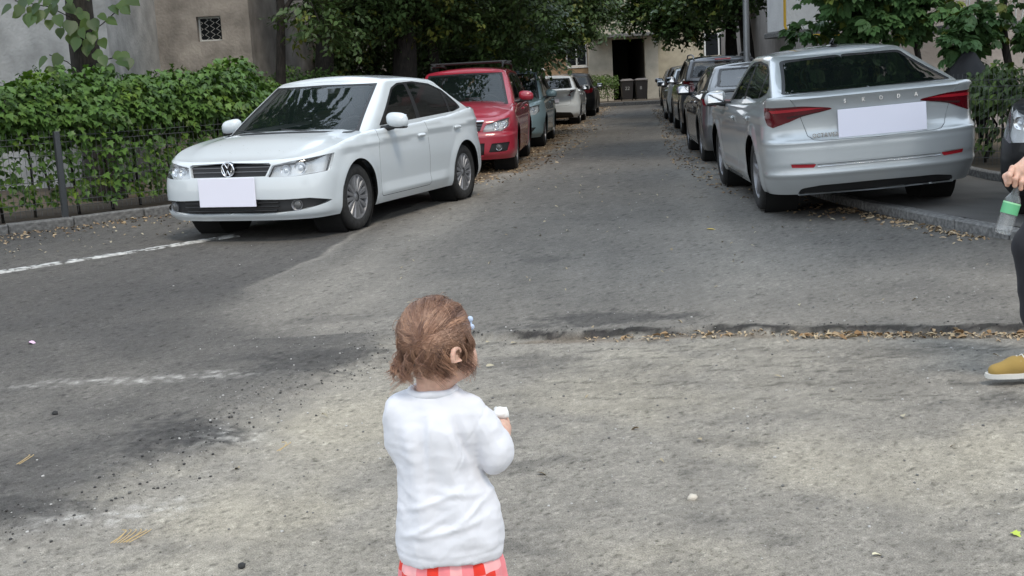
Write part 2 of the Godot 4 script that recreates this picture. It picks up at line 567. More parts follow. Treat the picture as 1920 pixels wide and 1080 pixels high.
func make_car(called: String, label: String, d: Dictionary) -> Node3D:
	var car := Car.new(d, self)
	var T := thing(called, label, "car", Vector3.ZERO, d.get("group", "cars parked along the street"))
	var cell: float = d.get("cell", 0.045)
	var ring := car.ring
	var gh := car.gh
	var y0: float = d.y0
	# --- lower body
	var ymax := 0.0
	for q in d.top: ymax = maxf(ymax, q.y)
	var us := steps(0.0, car.total, cell)
	var vs := steps(y0, ymax, cell * 0.8)
	var region := PackedVector2Array()
	for k in us.size(): region.append(Vector2(us[k], car.ytop(car.base(car.tee(us[k])).y)))
	for k in us.size(): region.append(Vector2(us[us.size() - 1 - k], y0))
	var holes := []
	for zz in [d.axf, d.axr]:
		var c := Vector2(car.sz(zz), d.wy)
		var pts := PackedVector2Array()
		for k in 41:
			var a := lerpf(-0.15, PI + 0.15, k / 40.0)
			pts.append(c + Vector2(cos(a), sin(a)) * d.arch)
		pts.append(c + Vector2(-d.arch, -0.6)); pts.append(c + Vector2(d.arch, -0.6))
		holes.append(pts)
	# features on the lower body: each {name, poly [(s,y)], mat, off, depth, part-of side}
	var feats: Array = d.feats.call(car)
	for ft in feats:
		if ft.get("cut", true):
			if ft.get("gap", 0.0) > 0.0: holes.append_array(Geometry2D.offset_polygon(ft.poly, ft.gap))
			else: holes.append(ft.poly)
	var doors := []
	for dr in d.get("doors", []):   # polygons in (z, y)
		var q := PackedVector2Array()
		for pt in dense(rounded(pv(dr), 0.05), 0.08): q.append(Vector2(car.sz(pt.x), minf(pt.y, car.ytop(pt.x) - 0.004)))
		for hh in holes.slice(0, 2):
			var big: Array = Geometry2D.offset_polygon(hh, 0.03)
			var cl := Geometry2D.clip_polygons(q, big[0])
			if cl.size(): q = cl[0]
		doors.append(q)
	var body := MB.new()
	var cut := holes.duplicate()
	for q in doors: cut.append_array(Geometry2D.offset_polygon(q, 0.0055))
	fill(body, us, vs, [region], cut, ring)
	for ft in feats:
		if ft.get("cut", true): wall_strip(body, ft.poly, ring, 0.0, -0.03)
	body.mirror()
	# --- bonnet and boot lid
	var cowl: float = d.cowl
	var nose := PackedVector3Array(); var tail := PackedVector3Array()
	var sc := car.sz(cowl); var sd := car.sz(d.get("deck", -99.0))
	for k in 41:
		var s := sc * pow(k / 40.0, 1.4)
		nose.append(car.ring(s, car.ytop(car.base(car.tee(s)).y)))
	nose[0].x = 0.004
	var hood := MB.new()
	slice_cap(hood, nose, d.hood, 26)
	if d.has("deck"):
		for k in 33:
			var s := lerpf(sd, car.total, 1.0 - pow(1.0 - k / 32.0, 1.4))
			tail.append(car.ring(s, car.ytop(car.base(car.tee(s)).y)))
		tail[32].x = 0.004
		slice_cap(body, tail, d.lid, 22)
	# --- greenhouse
	var gu := PackedFloat32Array()
	gu.append_array(steps(0.0, 1.0, 1.0 / 22))
	gu.append_array(steps(1.0, 2.0, cell / 2.2).slice(1))
	gu.append_array(steps(2.0, 3.0, 1.0 / 22).slice(1))
	var gvs := steps(0.0, 0.88, 0.09)
	gvs.append_array(PackedFloat32Array([0.92, 0.945, 0.965, 0.98, 0.99, 1.0]))
	var open := []; var panes := []
	for side in d.glass.open:
		var q := PackedVector2Array()
		for pt in dense(rounded(pv(side), 0.035), 0.06): q.append(car.side_uv(pt.x, pt.y))
		open.append(q)
	for side in d.glass.panes:
		var q := PackedVector2Array()
		for pt in dense(rounded(pv(side), 0.03), 0.06): q.append(car.side_uv(pt.x, pt.y))
		panes.append(q)
	var ws := PackedVector2Array(); var wsb := PackedVector2Array()
	for pt in dense(rounded(pv(d.glass.front), 0.05), 0.05):
		ws.append(car.front_uv(pt.x, pt.y))
	for pt in dense(pv(d.glass.front_seal), 0.05): wsb.append(car.front_uv(pt.x, pt.y))
	var rw := PackedVector2Array(); var rwb := PackedVector2Array()
	for pt in dense(rounded(pv(d.glass.back), 0.05), 0.05): rw.append(car.rear_uv(pt.x, pt.y))
	for pt in dense(rounded(pv(d.glass.back_seal), 0.06), 0.05): rwb.append(car.rear_uv(pt.x, pt.y))
	var cuts := open.duplicate()
	cuts.append(wsb); cuts.append(rwb)
	var first := body.v.size()
	var tmp := MB.new()
	fill(tmp, gu, gvs, [], cuts, gh)
	tmp.mirror()
	body.v.append_array(tmp.v); body.n.append_array(tmp.n); body.c.append_array(tmp.c); body.uv.append_array(tmp.uv)
	for k in tmp.ix: body.ix.append(k + first)
	var edge := PackedVector3Array()
	for k in gu.size(): edge.append(car.gh(gu[k], 1.0))
	edge[0].x = 0.004; edge[edge.size() - 1].x = 0.004
	slice_cap(body, edge, d.roofcap, 20)
	put("body", body.mesh(), d.paint, T)
	put("bonnet", hood.mesh(), d.paint, T)
	# doors with handles
	for k in doors.size():
		for sg in [1, -1]:
			var b := MB.new()
			fill(b, us, vs, [doors[k]], [], ring)
			wall_strip(b, doors[k], ring, 0.0, -0.015)
			if sg < 0: b.flipx()
			var o := put("door", b.mesh(), d.paint, T)
			var hp: Array = d.handles[k]
			var hq := car.ring(car.sz(hp[0]), hp[1])
			var h := MB.new()
			h.bbox(hq + Vector3(0.012, 0, 0), Vector3(0.03, 0.032, 0.17), 0.012)
			h.bbox(hq + Vector3(0.002, -0.004, -0.0), Vector3(0.012, 0.05, 0.1), 0.004)
			if sg < 0: h.flipx()
			put("handle", h.mesh(), d.get("handle_mat", d.paint), o)
	# dark shell behind the seams, wheel houses, floor
	var shell := MB.new()
	var whole := []
	for k in 2: whole.append(holes[k])
	for ft in feats:
		if ft.get("cut", true) and ft.get("gap", 0.0) == 0.0: whole.append(ft.poly)
	fill(shell, steps(0.0, car.total, 0.12), steps(y0, ymax, 0.1), [region], whole, ring, -0.022)
	shell.mirror()
	var ah: float = d.arch + 0.004
	for zz in [d.axf, d.axr]:
		for sg in [1.0, -1.0]:
			var tb := Basis(Vector3(0, 0, 1), -PI / 2 * sg)
			shell.lathe(PackedVector2Array([Vector2(ah, d.w - 0.055), Vector2(ah, d.w - 0.36), Vector2(0.02, d.w - 0.36)]), 30, Vector3(0, d.wy, zz), tb)
	shell.box(Vector3(0, y0 + 0.05, (d.axf + d.axr) / 2), Vector3(d.w * 1.75, 0.12, d.axf - d.axr - d.arch * 2.05))
	shell.box(Vector3(0, y0 + 0.08, (d.axf + d.axr) / 2), Vector3(d.w * 1.05, 0.1, d.axf - d.axr + 1.0))
	put("underbody", shell.mesh(), M.black, T)
	# arch liners lip: glass, seals
	var seal := MB.new()
	fill(seal, gu, gvs, open, panes, gh, -0.004)
	for q in open: wall_strip(seal, q, gh, 0.001, -0.012)
	put("window_seal", seal.mesh(), M.trim, T)
	seal.flipx()
	put("window_seal", seal.mesh(), M.trim, T)
	for pr in [[wsb, ws], [rwb, rw]]:
		var sw := MB.new()
		fill(sw, gu, gvs, [pr[0]], [pr[1]], gh, -0.004)
		sw.mirror()
		put("screen_seal", sw.mesh(), M.trim, T)
	for q in panes:
		for sg in [1, -1]:
			var b := MB.new()
			fill(b, gu, gvs, [q], [], gh, -0.006)
			if sg < 0: b.flipx()
			put("side_window", b.mesh(), d.get("side_glass", M.glass), T)
	var g1 := MB.new()
	fill(g1, gu, gvs, [ws], [], gh, -0.006)
	g1.mirror()
	put("windscreen", g1.mesh(), M.glass, T)
	var g2 := MB.new()
	fill(g2, gu, gvs, [rw], [], gh, -0.006)
	g2.mirror()
	put("rear_window", g2.mesh(), d.get("back_glass", M.glass), T)
	# features
	for ft in feats:
		for sg in ([1, -1] if ft.get("both", true) else [1]):
			var b := MB.new()
			fill(b, steps(0.0, car.total, 0.035), steps(y0, ymax + 0.05, 0.03), [ft.poly], ft.get("holes", []), ring, ft.get("off", -0.004))
			if ft.get("lip", 0.0) != 0.0: wall_strip(b, ft.poly, ring, ft.off, ft.off - ft.lip)
			if ft.get("span", false): b.mirror()
			elif sg < 0: b.flipx()
			var o := put(ft.name, b.mesh(), ft.mat, T)
			for sb in ft.get("subs", []):
				var e := MB.new()
				sb.make.call(e)
				if ft.get("span", false) and sb.get("each", false):
					put(sb.name, e.mesh(), sb.mat, o)
					e.flipx()
				elif ft.get("span", false) and sb.get("mirror", true): e.mirror()
				elif sg < 0: e.flipx()
				put(sb.name, e.mesh(), sb.mat, o)
			if ft.get("span", false): break
	# mirrors
	var mp: Vector3 = d.mirror
	for sg in [1.0, -1.0]:
		var b := MB.new()
		var m := 9
		# shell: squashed ellipsoid, blunt to the rear
		var prof := PackedVector2Array()
		var s := b.v.size()
		for a in 13:
			for e in 17:
				var th := PI * a / 12.0; var ph := TAU * e / 16.0
				var q := Vector3(sin(th) * cos(ph), cos(th), sin(th) * sin(ph))
				var sh := Vector3(signf(q.x) * pow(absf(q.x), 0.7) * 0.115, signf(q.y) * pow(absf(q.y), 0.75) * 0.078, (signf(q.z) * pow(absf(q.z), 0.8) * 0.09 if q.z > 0 else q.z * 0.035))
				sh.y -= sh.x * 0.12
				b.vert(mp + sh, Vector3(q.x * 0.8, q.y, q.z * (0.9 if q.z > 0 else 2.5)).normalized())
		for a in 12:
			for e in 16:
				var i0 := s + a * 17 + e
				b.quad(i0, i0 + 1, i0 + 18, i0 + 17)
		if sg < 0: b.flipx()
		var o := put("wing_mirror", b.mesh(), d.get("mirror_mat", d.paint), T)
		var gl := MB.new()
		gl.bbox(mp + Vector3(0, 0, -0.034), Vector3(0.17, 0.105, 0.012), 0.005)
		if sg < 0: gl.flipx()
		put("mirror_glass", gl.mesh(), M.mirror, o)
		var ft := MB.new()
		ft.tube(PackedVector3Array([mp + Vector3(-0.05, -0.055, 0.01), mp + Vector3(-0.12, -0.075, 0.02), mp + Vector3(-0.19, -0.085, 0.04)]), PackedFloat32Array([0.035, 0.03, 0.035]), 8)
		ft.bbox(mp + Vector3(0.0, -0.066, 0.012), Vector3(0.19, 0.03, 0.1), 0.012)
		if sg < 0: ft.flipx()
		put("mirror_foot", ft.mesh(), M.trim, o)
	# cowl and wipers
	var cw := MB.new()
	var gq: Dictionary = d.gh
	for k in 16:
		var a := -1.0 + 2.0 * k / 15.0
		var x: float = a * (gq.w0 - 0.08)
		var zz: float = gq.zf0 - gq.af0 + gq.af0 * pow(maxf(0.0, 1.0 - pow(absf(x) / gq.w0, gq.n)), 1.0 / gq.n) + 0.01
		cw.vert(Vector3(x, car.ytop(zz) + d.hood.call(a, Vector3(gq.w0, 0, zz)) * 0.8 + 0.012, zz), Vector3(0, 0.8, 0.6))
		cw.vert(Vector3(x, car.ytop(zz) + d.hood.call(a, Vector3(gq.w0, 0, zz)) * 0.8 + 0.002, zz + 0.09), Vector3(0, 0.9, 0.4))
		if k > 0: cw.quad(k * 2 - 2, k * 2 - 1, k * 2 + 1, k * 2)
	put("cowl", cw.mesh(), M.trim, T)
	if d.get("wipers", true):
		for x0 in [0.45, -0.12]:
			var wp := MB.new()
			var pl := PackedVector3Array(); var rl := PackedFloat32Array()
			for k in 7:
				var x: float = x0 - 0.09 * k
				var vv := 0.035 + 0.012 * k
				var q := car.gh(car.front_uv(absf(x), vv).x, vv)
				pl.append(Vector3(x, q.y + 0.018, q.z + 0.012)); rl.append(0.007)
			wp.tube(pl, rl, 6)
			put("wiper", wp.mesh(), M.trim, T)
	# cabin
	var cb := MB.new()
	cb.bbox(Vector3(0, d.belt - 0.11, gq.zf0 - 0.42), Vector3(d.w * 1.6, 0.2, 0.5), 0.06)
	put("dashboard", cb.mesh(), M.cabin, T)
	var st := MB.new()
	var rp := PackedVector3Array(); var rr := PackedFloat32Array()
	for k in 25:
		var a := TAU * k / 24.0
		rp.append(Vector3(0.36 + 0.18 * cos(a), d.belt - 0.06 + 0.18 * sin(a) * 0.9, gq.zf0 - 0.74 - 0.18 * sin(a) * 0.4)); rr.append(0.015)
	st.tube(rp, rr, 6, false)
	st.box(Vector3(0.36, d.belt - 0.06, gq.zf0 - 0.73), Vector3(0.3, 0.07, 0.03), Basis(Vector3(1, 0, 0), -0.4))
	put("steering_wheel", st.mesh(), M.trim, T)
	var sy: float = d.belt - 0.46
	for x in [0.36, -0.36]: seat(T, Vector3(x, sy, -0.12 + d.get("seatz", 0.0)))
	seat(T, Vector3(0.36, sy - 0.16, -0.86 + d.get("seatz", 0.0)), 0.6)
	seat(T, Vector3(-0.36, sy - 0.16, -0.86 + d.get("seatz", 0.0)), 0.6)
	var im := MB.new()
	im.bbox(Vector3(0, car.gh(0.0, 0.86).y, car.gh(0.0, 0.86).z - 0.1), Vector3(0.22, 0.07, 0.04), 0.015)
	put("inside_mirror", im.mesh(), M.trim, T)
	# wheels
	var ins: float = d.get("track_in", 0.03)
	for zz in [d.axf, d.axr]:
		for sg in [1.0, -1.0]:
			wheel(T, Vector3(sg * (d.w - ins - d.wheel.w / 2), d.wheel.r, zz), sg > 0, d.wheel)
	return T

func place_car(T: Node3D, x: float, z: float, yaw: float, roll := 0.0, y := 0.0, pitch := 0.0, size := 1.0) -> void:
	T.transform = Transform3D(Basis(Vector3.UP, PI - yaw) * Basis(Vector3(1, 0, 0), pitch) * Basis(Vector3(0, 0, 1), -roll), Vector3(x, y, z))
	T.transform.basis = T.transform.basis.scaled(Vector3.ONE * size)

func plate(parent: Node, at: Vector3, size: Vector2, tilt: float, turn := 0.0) -> void:
	var b := MB.new()
	b.bbox(Vector3.ZERO, Vector3(size.x, size.y, 0.012), 0.003)
	var o := put("number_plate", b.mesh(), M.plate, parent)
	o.transform = Transform3D(Basis(Vector3.UP, turn) * Basis(Vector3(1, 0, 0), tilt), at)
	o.set_meta("label", "blank white number plate")

func rim_mat() -> StandardMaterial3D: return M.alloy

func ringbar(car: Car, e: MB, y: float, x1: float, r: float, o: float, rear := false) -> void:
	# thin bar following the bumper from the middle outwards (mirrored later)
	var pl := PackedVector3Array(); var rl := PackedFloat32Array()
	for k in 13:
		var x := x1 * k / 12.0
		var q := car.ring(car.rx(x) if rear else car.fx(x), y)
		pl.append(q + Vector3(0, 0, -o if rear else o)); rl.append(r)
	e.tube(pl, rl, 6)

func back_fill(car: Car, poly: PackedVector2Array, off: float) -> Callable:
	return func(e: MB):
		fill(e, steps(0.0, car.total, 0.04), steps(0.1, 1.3, 0.035), [poly], [], car.ring, off)

func ball(e: MB, at: Vector3, r: float, sq := Vector3.ONE) -> void:
	var s := e.v.size()
	for a in 9:
		for b in 13:
			var th := PI * a / 8.0; var ph := TAU * b / 12.0
			var q := Vector3(sin(th) * cos(ph), cos(th), sin(th) * sin(ph))
			e.vert(at + q * r * sq, (q / sq).normalized())
	for a in 8:
		for b in 12:
			var i0 := s + a * 13 + b
			e.quad(i0, i0 + 1, i0 + 14, i0 + 13)

func can(e: MB, at: Vector3, r: float, d: float, dir: Vector3) -> void:
	# shallow round pot opening along dir
	var bas := Basis(Quaternion(Vector3.UP, dir.normalized()))
	e.lathe(PackedVector2Array([Vector2(0.001, -d * 0.6), Vector2(r * 0.5, -d * 0.55), Vector2(r * 0.85, -d * 0.1), Vector2(r * 0.95, 0.0), Vector2(r, 0.0), Vector2(r, -d)]), 24, at, bas)

func std(o: Dictionary) -> Dictionary:
	var wb: float = o.get("wb", 2.6)
	var L: float = o.get("L", 4.2)
	var H: float = o.get("H", 1.48)
	var w: float = o.get("w", 0.87)
	var belt: float = o.get("belt", 0.95)
	var kind: String = o.get("kind", "hatch")
	var zf: float = wb / 2 + o.get("fo", 0.86)
	var zr: float = zf - L
	var hoodz: float = o.get("nose", 0.74)
	var R: float = o.get("R", 0.315)
	var d := {
		"w": w, "zf": zf, "zr": zr, "af": 0.6, "ar": 0.42, "nf": 2.7, "nr": 3.2, "axf": wb / 2, "axr": -wb / 2, "wy": R, "arch": R + 0.05, "y0": 0.2, "round": 0.07, "belt": belt, "cowl": zf - 1.25,
		"top": pv([zr, belt + 0.06, zr + 0.3, belt + 0.07, zr + 1.2, belt + 0.04, 0.0, belt, zf - 1.4, belt - 0.01, zf - 1.15, belt - 0.02, zf - 0.6, lerpf(hoodz, belt, 0.62), zf - 0.2, hoodz + 0.04, zf, hoodz]),
		"side": pv([0.15, 0.09, 0.22, 0.045, 0.3, 0.022, 0.42, 0.012, 0.6, 0.0, 0.75, 0.006, 0.88, 0.02, 1.0, 0.04]),
		"front": pv([0.2, 0.08, 0.27, 0.02, 0.36, 0.0, 0.5, 0.0, 0.62, 0.02, 0.7, 0.05, 0.8, 0.1, 0.95, 0.2]),
		"rear": pv([0.2, 0.1, 0.28, 0.03, 0.38, 0.0, 0.55, 0.0, 0.68, 0.03, 0.8, 0.045, 0.95, 0.06, 1.05, 0.08]),
		"gh": {"zf0": zf - 1.12, "zf1": zf - 2.0, "af0": 0.36, "af1": 0.2, "zr0": zr + 0.08, "zr1": zr + 0.42, "ar0": 0.25, "ar1": 0.2, "w0": w - 0.09, "w1": w - 0.27, "bulge": 0.02, "n": 3.2, "rr": 0.09, "rin": 0.045,
			"roof": pv([zr, H - 0.105, zr + 0.5, H - 0.09, -0.4, H - 0.055, zf - 2.1, H - 0.07, zf - 1.2, H - 0.08])},
		"hood": func(a: float, e: Vector3): return 0.05 * sstep(zf, zf - 0.9, e.z) * (1 - a * a) * e.x / w + 0.016 * sstep(0.86, 0.72, absf(a)) * sstep(zf - 0.02, zf - 0.5, e.z),
		"lid": func(a: float, e: Vector3): return 0.02 * (1 - a * a) * e.x / w,
		"roofcap": func(a: float, e: Vector3): return 0.05 * (1 - a * a) * e.x / (w - 0.27),
		"doors": [[zf - 1.35, 0.27, zf - 1.32, 0.6, zf - 1.38, 1.2, -0.3, 1.2, -0.32, 0.27], [-0.325, 0.27, -0.305, 1.2, -1.2, 1.2, -1.16, 0.78, -0.95, 0.45, -0.86, 0.27]],
		"handles": [[-0.13, belt - 0.13], [-1.02, belt - 0.11]],
		"mirror": Vector3(w + 0.07, belt + 0.06, zf - 1.62),
		"glass": {
			"front": [0.0, 0.06, w - 0.19, 0.07, w - 0.31, 0.9, 0.0, 0.92], "front_seal": [0.0, 0.02, w - 0.155, 0.03, w - 0.28, 0.935, 0.0, 0.955],
			"back": [0.0, 0.16, w - 0.24, 0.18, w - 0.33, 0.84, 0.0, 0.86], "back_seal": [0.0, 0.1, w - 0.19, 0.12, w - 0.29, 0.9, 0.0, 0.92],
			"open": [[zf - 1.52, belt + 0.02, zf - 2.08, H - 0.16, -0.25, H - 0.115, -0.9, H - 0.13, zr + 0.72, H - 0.18, zr + 0.5, belt + 0.12, zr + 0.75, belt + 0.06]],
			"panes": [[zf - 1.6, belt + 0.035, zf - 2.1, H - 0.18, -0.27, H - 0.13, -0.25, belt + 0.03], [-0.34, belt + 0.035, -0.33, H - 0.13, -0.9, H - 0.145, -1.1, H - 0.16, -1.16, belt + 0.06]]},
		"feats": func(_c): return [],
		"paint": M.black, "cell": 0.07, "wheel": {"key": "std%d" % int(R * 1000), "r": R, "w": 0.2, "rim": R * 0.66, "spokes": 7, "sw": 0.035, "sw1": 0.03, "mat": M.alloy_dark},
	}
	for k in o:
		if k == "gh" or k == "glass":
			for j in o[k]: d[k][j] = o[k][j]
		else: d[k] = o[k]
	return d

func front_lamps(car: Car, yin: float, ytp: float, xin: float, zback: float, yb: float) -> Dictionary:
	var poly := rounded(PackedVector2Array([Vector2(car.fx(xin), yin), Vector2(car.fx(xin + 0.06), yin + (ytp - yin) * 0.55), Vector2(car.fx(minf(0.7, car.w - 0.18)), lerpf(yin, ytp, 0.85)), Vector2(car.sz(zback), ytp), Vector2(car.sz(zback + 0.07), lerpf(yb, ytp, 0.4)), Vector2(car.fx(car.w - 0.15), yb)]), 0.02)
	var c1 := car.ring(car.fx(xin + 0.2), lerpf(yin, ytp, 0.4)) + Vector3(0, 0, -0.035)
	var c2 := car.ring(car.fx(xin + 0.33), lerpf(yin, ytp, 0.5)) + Vector3(0, 0, -0.035)
	return {"name": "headlamp", "poly": poly, "mat": M.lamp_glass, "off": -0.002, "subs": [
		{"name": "lamp_housing", "mat": M.lamp_inner, "make": back_fill(car, poly, -0.05)},
		{"name": "reflector", "mat": M.chrome, "make": func(e: MB): can(e, c1, 0.055, 0.05, Vector3(0.15, 0, 1)); can(e, c2, 0.05, 0.05, Vector3(0.3, 0, 1))},
		{"name": "bulb", "mat": M.lens, "make": func(e: MB): ball(e, c1 + Vector3(0, 0, -0.012), 0.026); ball(e, c2 + Vector3(0, 0, -0.012), 0.018)}]}

func jetta() -> Node3D:
	var zf := 2.2
	var d := std({
		"L": 4.58, "wb": 2.651, "H": 1.482, "w": 0.885, "belt": 0.945, "fo": 0.915, "nose": 0.745, "R": 0.318, "cell": 0.04, "nf": 3.2, "af": 0.58, "nr": 2.5, "ar": 0.78,
		"paint": M.white_paint,
		"top": pv([-2.44, 1.0, -2.25, 1.035, -1.8, 1.04, -1.0, 0.985, 0.0, 0.95, 0.8, 0.935, 1.0, 0.925, 1.5, 0.872, 1.85, 0.805, 2.1, 0.765, 2.24, 0.745]),
		"deck": -1.75, "round": 0.045,
		"hood": func(a: float, e: Vector3): return 0.026 * sstep(2.24, 1.5, e.z) * (1 - a * a) * e.x / 0.885 + 0.014 * sstep(0.8, 0.7, absf(a)) * sstep(2.22, 1.6, e.z),
		"front": pv([0.2, 0.075, 0.235, 0.03, 0.26, 0.012, 0.36, 0.004, 0.46, 0.0, 0.56, 0.008, 0.62, 0.022, 0.66, 0.04, 0.745, 0.07, 0.85, 0.12]),
		"crease": [[0.845, -0.028, 0.018, 0.05, -2.3, 1.75], [0.31, 0.0, 0.022, 0.08, -0.95, 0.95]],
		"gh": {"zf0": 1.14, "zf1": 0.24, "af0": 0.4, "af1": 0.2, "zr0": -1.86, "zr1": -1.16, "ar0": 0.25, "ar1": 0.2, "w0": 0.8, "w1": 0.62, "n": 3.4,
			"roof": pv([-2.0, 1.33, -1.5, 1.362, -1.1, 1.388, -0.5, 1.425, 0.0, 1.428, 0.25, 1.412, 1.1, 1.40])},
		"doors": [[0.84, 0.275, 0.87, 0.6, 0.82, 1.2, -0.31, 1.2, -0.33, 0.275], [-0.336, 0.275, -0.316, 1.2, -1.33, 1.2, -1.27, 0.8, -0.98, 0.47, -0.88, 0.275]],
		"handles": [[-0.13, 0.815], [-1.12, 0.845]],
		"mirror": Vector3(0.965, 1.005, 0.58),
		"glass": {
			"open": [[0.66, 0.96, 0.09, 1.325, -0.1, 1.372, -0.5, 1.38, -0.9, 1.345, -1.16, 1.27, -1.42, 1.1, -1.46, 1.05, -1.25, 1.018]],
			"panes": [[0.58, 0.972, 0.06, 1.31, -0.11, 1.355, -0.27, 1.362, -0.25, 0.98], [-0.35, 0.985, -0.34, 1.364, -0.5, 1.362, -0.9, 1.33, -1.11, 1.275, -1.13, 1.012], [-1.18, 1.016, -1.17, 1.25, -1.38, 1.1, -1.41, 1.06, -1.3, 1.03]],
			"front": [0.0, 0.045, 0.7, 0.055, 0.565, 0.91, 0.0, 0.935], "front_seal": [0.0, 0.01, 0.735, 0.02, 0.59, 0.935, 0.0, 0.955],
			"back": [0.0, 0.14, 0.66, 0.14, 0.55, 0.86, 0.0, 0.88], "back_seal": [0.0, 0.1, 0.69, 0.1, 0.58, 0.9, 0.0, 0.92]},
		"wheel": {"key": "jetta", "r": 0.318, "w": 0.205, "rim": 0.215, "spokes": 15, "sw": 0.017, "sw1": 0.024, "mat": M.alloy, "d0": 0.8},
		"side_glass": M.glass_dark, "back_glass": M.glass_dark,
		"feats": func(car: Car):
			var hl := rounded(PackedVector2Array([Vector2(car.fx(0.41), 0.598), Vector2(car.fx(0.455), 0.7), Vector2(car.fx(0.66), 0.732), Vector2(car.sz(1.74), 0.775), Vector2(car.sz(1.79), 0.7), Vector2(car.sz(1.86), 0.622), Vector2(car.fx(0.62), 0.592)]), 0.014)
			var c1 := car.ring(car.fx(0.56), 0.648) + Vector3(0, 0, -0.05)
			var c2 := car.ring(car.fx(0.69), 0.665) + Vector3(0, 0, -0.05)
			var gr := PackedVector2Array([Vector2(-0.01, 0.606), Vector2(car.fx(0.395), 0.606), Vector2(car.fx(0.442), 0.706), Vector2(car.fx(0.42), 0.722), Vector2(-0.01, 0.732)])
			var lo := rounded(PackedVector2Array([Vector2(-0.01, 0.262), Vector2(car.fx(0.5), 0.262), Vector2(car.fx(0.7), 0.29), Vector2(car.sz(1.85), 0.352), Vector2(car.fx(0.76), 0.395), Vector2(car.fx(0.55), 0.392), Vector2(car.fx(0.3), 0.40), Vector2(-0.01, 0.40)]), 0.03)
			lo[0].x = -0.01
			var fg := car.ring(car.fx(0.66), 0.335)
			return [
				{"name": "headlamp", "poly": hl, "mat": M.lamp_glass, "off": -0.001, "subs": [
					{"name": "lamp_housing", "mat": M.lamp_inner, "make": back_fill(car, hl, -0.06)},
					{"name": "reflector", "mat": M.chrome, "make": func(e: MB): can(e, c1, 0.05, 0.05, Vector3(0.1, 0, 1)); can(e, c2, 0.056, 0.05, Vector3(0.25, 0, 1))},
					{"name": "bulb", "mat": M.lens, "make": func(e: MB): ball(e, c1 + Vector3(0, 0, -0.012), 0.022); ball(e, c2 + Vector3(0, 0, -0.012), 0.024)}]},
				{"name": "grille", "poly": gr, "mat": M.trim, "off": -0.03, "span": true, "subs": [
					{"name": "grille_bar", "mat": M.alloy, "make": func(e: MB): ringbar(car, e, 0.65, 0.41, 0.0026, -0.012)},
					{"name": "grille_bar", "mat": M.alloy, "make": func(e: MB): ringbar(car, e, 0.688, 0.45, 0.0026, -0.012)}]},
				{"name": "lower_grille", "poly": lo, "mat": M.trim, "off": -0.03, "span": true, "subs": [
					{"name": "grille_slat", "mat": M.trim, "make": func(e: MB): ringbar(car, e, 0.295, 0.48, 0.008, -0.012)},
					{"name": "grille_slat", "mat": M.trim, "make": func(e: MB): ringbar(car, e, 0.33, 0.5, 0.008, -0.012)},
					{"name": "grille_slat", "mat": M.trim, "make": func(e: MB): ringbar(car, e, 0.365, 0.5, 0.008, -0.012)},
					{"name": "fog_lamp", "each": true, "mat": M.alloy_dark, "make": func(e: MB): can(e, fg + Vector3(0, 0, -0.006), 0.05, 0.05, Vector3(0.35, 0, 1))},
					{"name": "fog_lamp_glass", "each": true, "mat": M.fog_glass, "make": func(e: MB): ball(e, fg + Vector3(-0.004, 0, -0.02), 0.04, Vector3(1, 1, 0.4))}]},
				{"name": "tail_lamp", "poly": rounded(PackedVector2Array([Vector2(car.sz(-1.98), 0.985), Vector2(car.rx(0.46), 0.96), Vector2(car.rx(0.46), 0.80), Vector2(car.sz(-2.1), 0.78)]), 0.03), "mat": M.red_lamp, "off": 0.002},
			]})
	var T := make_car("sedan_car", "white saloon car with a blank plate and round front emblem, parked at the bend", d)
	plate(T, Vector3(0, 0.47, 2.252), Vector2(0.6, 0.265), 0.0)
	# round emblem
	var em := MB.new()
	var cc := Vector3(0, 0.672, 2.205)
	var rp := PackedVector3Array(); var rr := PackedFloat32Array()
	for k in 33:
		var a := TAU * k / 32.0
		rp.append(cc + Vector3(cos(a) * 0.064, sin(a) * 0.064, 0)); rr.append(0.0085)
	em.tube(rp, rr, 8, false)
	for seg in [[-0.026, 0.056, 0.0, 0.012], [0.026, 0.056, 0.0, 0.012], [-0.056, 0.03, -0.024, -0.055], [-0.024, -0.055, 0.0, -0.006], [0.056, 0.03, 0.024, -0.055], [0.024, -0.055, 0.0, -0.006]]:
		em.tube(PackedVector3Array([cc + Vector3(seg[0], seg[1], 0.003), cc + Vector3(seg[2], seg[3], 0.003)]), PackedFloat32Array([0.0075, 0.0075]), 6)
	var emo := put("emblem", em.mesh(), M.chrome, T)
	var eb := MB.new()
	eb.lathe(PackedVector2Array([Vector2(0.001, 0.0), Vector2(0.066, -0.002), Vector2(0.07, -0.04)]), 32, cc + Vector3(0, 0, -0.004), Basis(Vector3(1, 0, 0), PI / 2))
	put("emblem_backing", eb.mesh(), M.gloss_black, emo)
	# flecks of tree litter on the bonnet
	var car := Car.new(d, self)
	var fx := []; var fc := []
	var sc := car.sz(d.cowl)
	for k in 90:
		var sq := sc * rng.randf_range(0.45, 0.97)
		var E := car.ring(sq, car.ytop(car.base(car.tee(sq)).y))
		var a := clampf(rng.randfn() * 0.4, -0.85, 0.85)
		var s := rng.randf_range(0.06, 0.2)
		fx.append(Transform3D(Basis(Vector3.UP, rng.randf() * TAU).scaled(Vector3.ONE * s), Vector3(E.x * a, E.y + d.hood.call(a, E) + 0.004, E.z)))
		fc.append(Color(0.16, 0.12, 0.08) * rng.randf_range(0.5, 1.8))
	multi("bonnet_litter", leaf_mesh("dry", 0.055, 0.5, 0.5), M.dry, fx, fc, T)
	return T

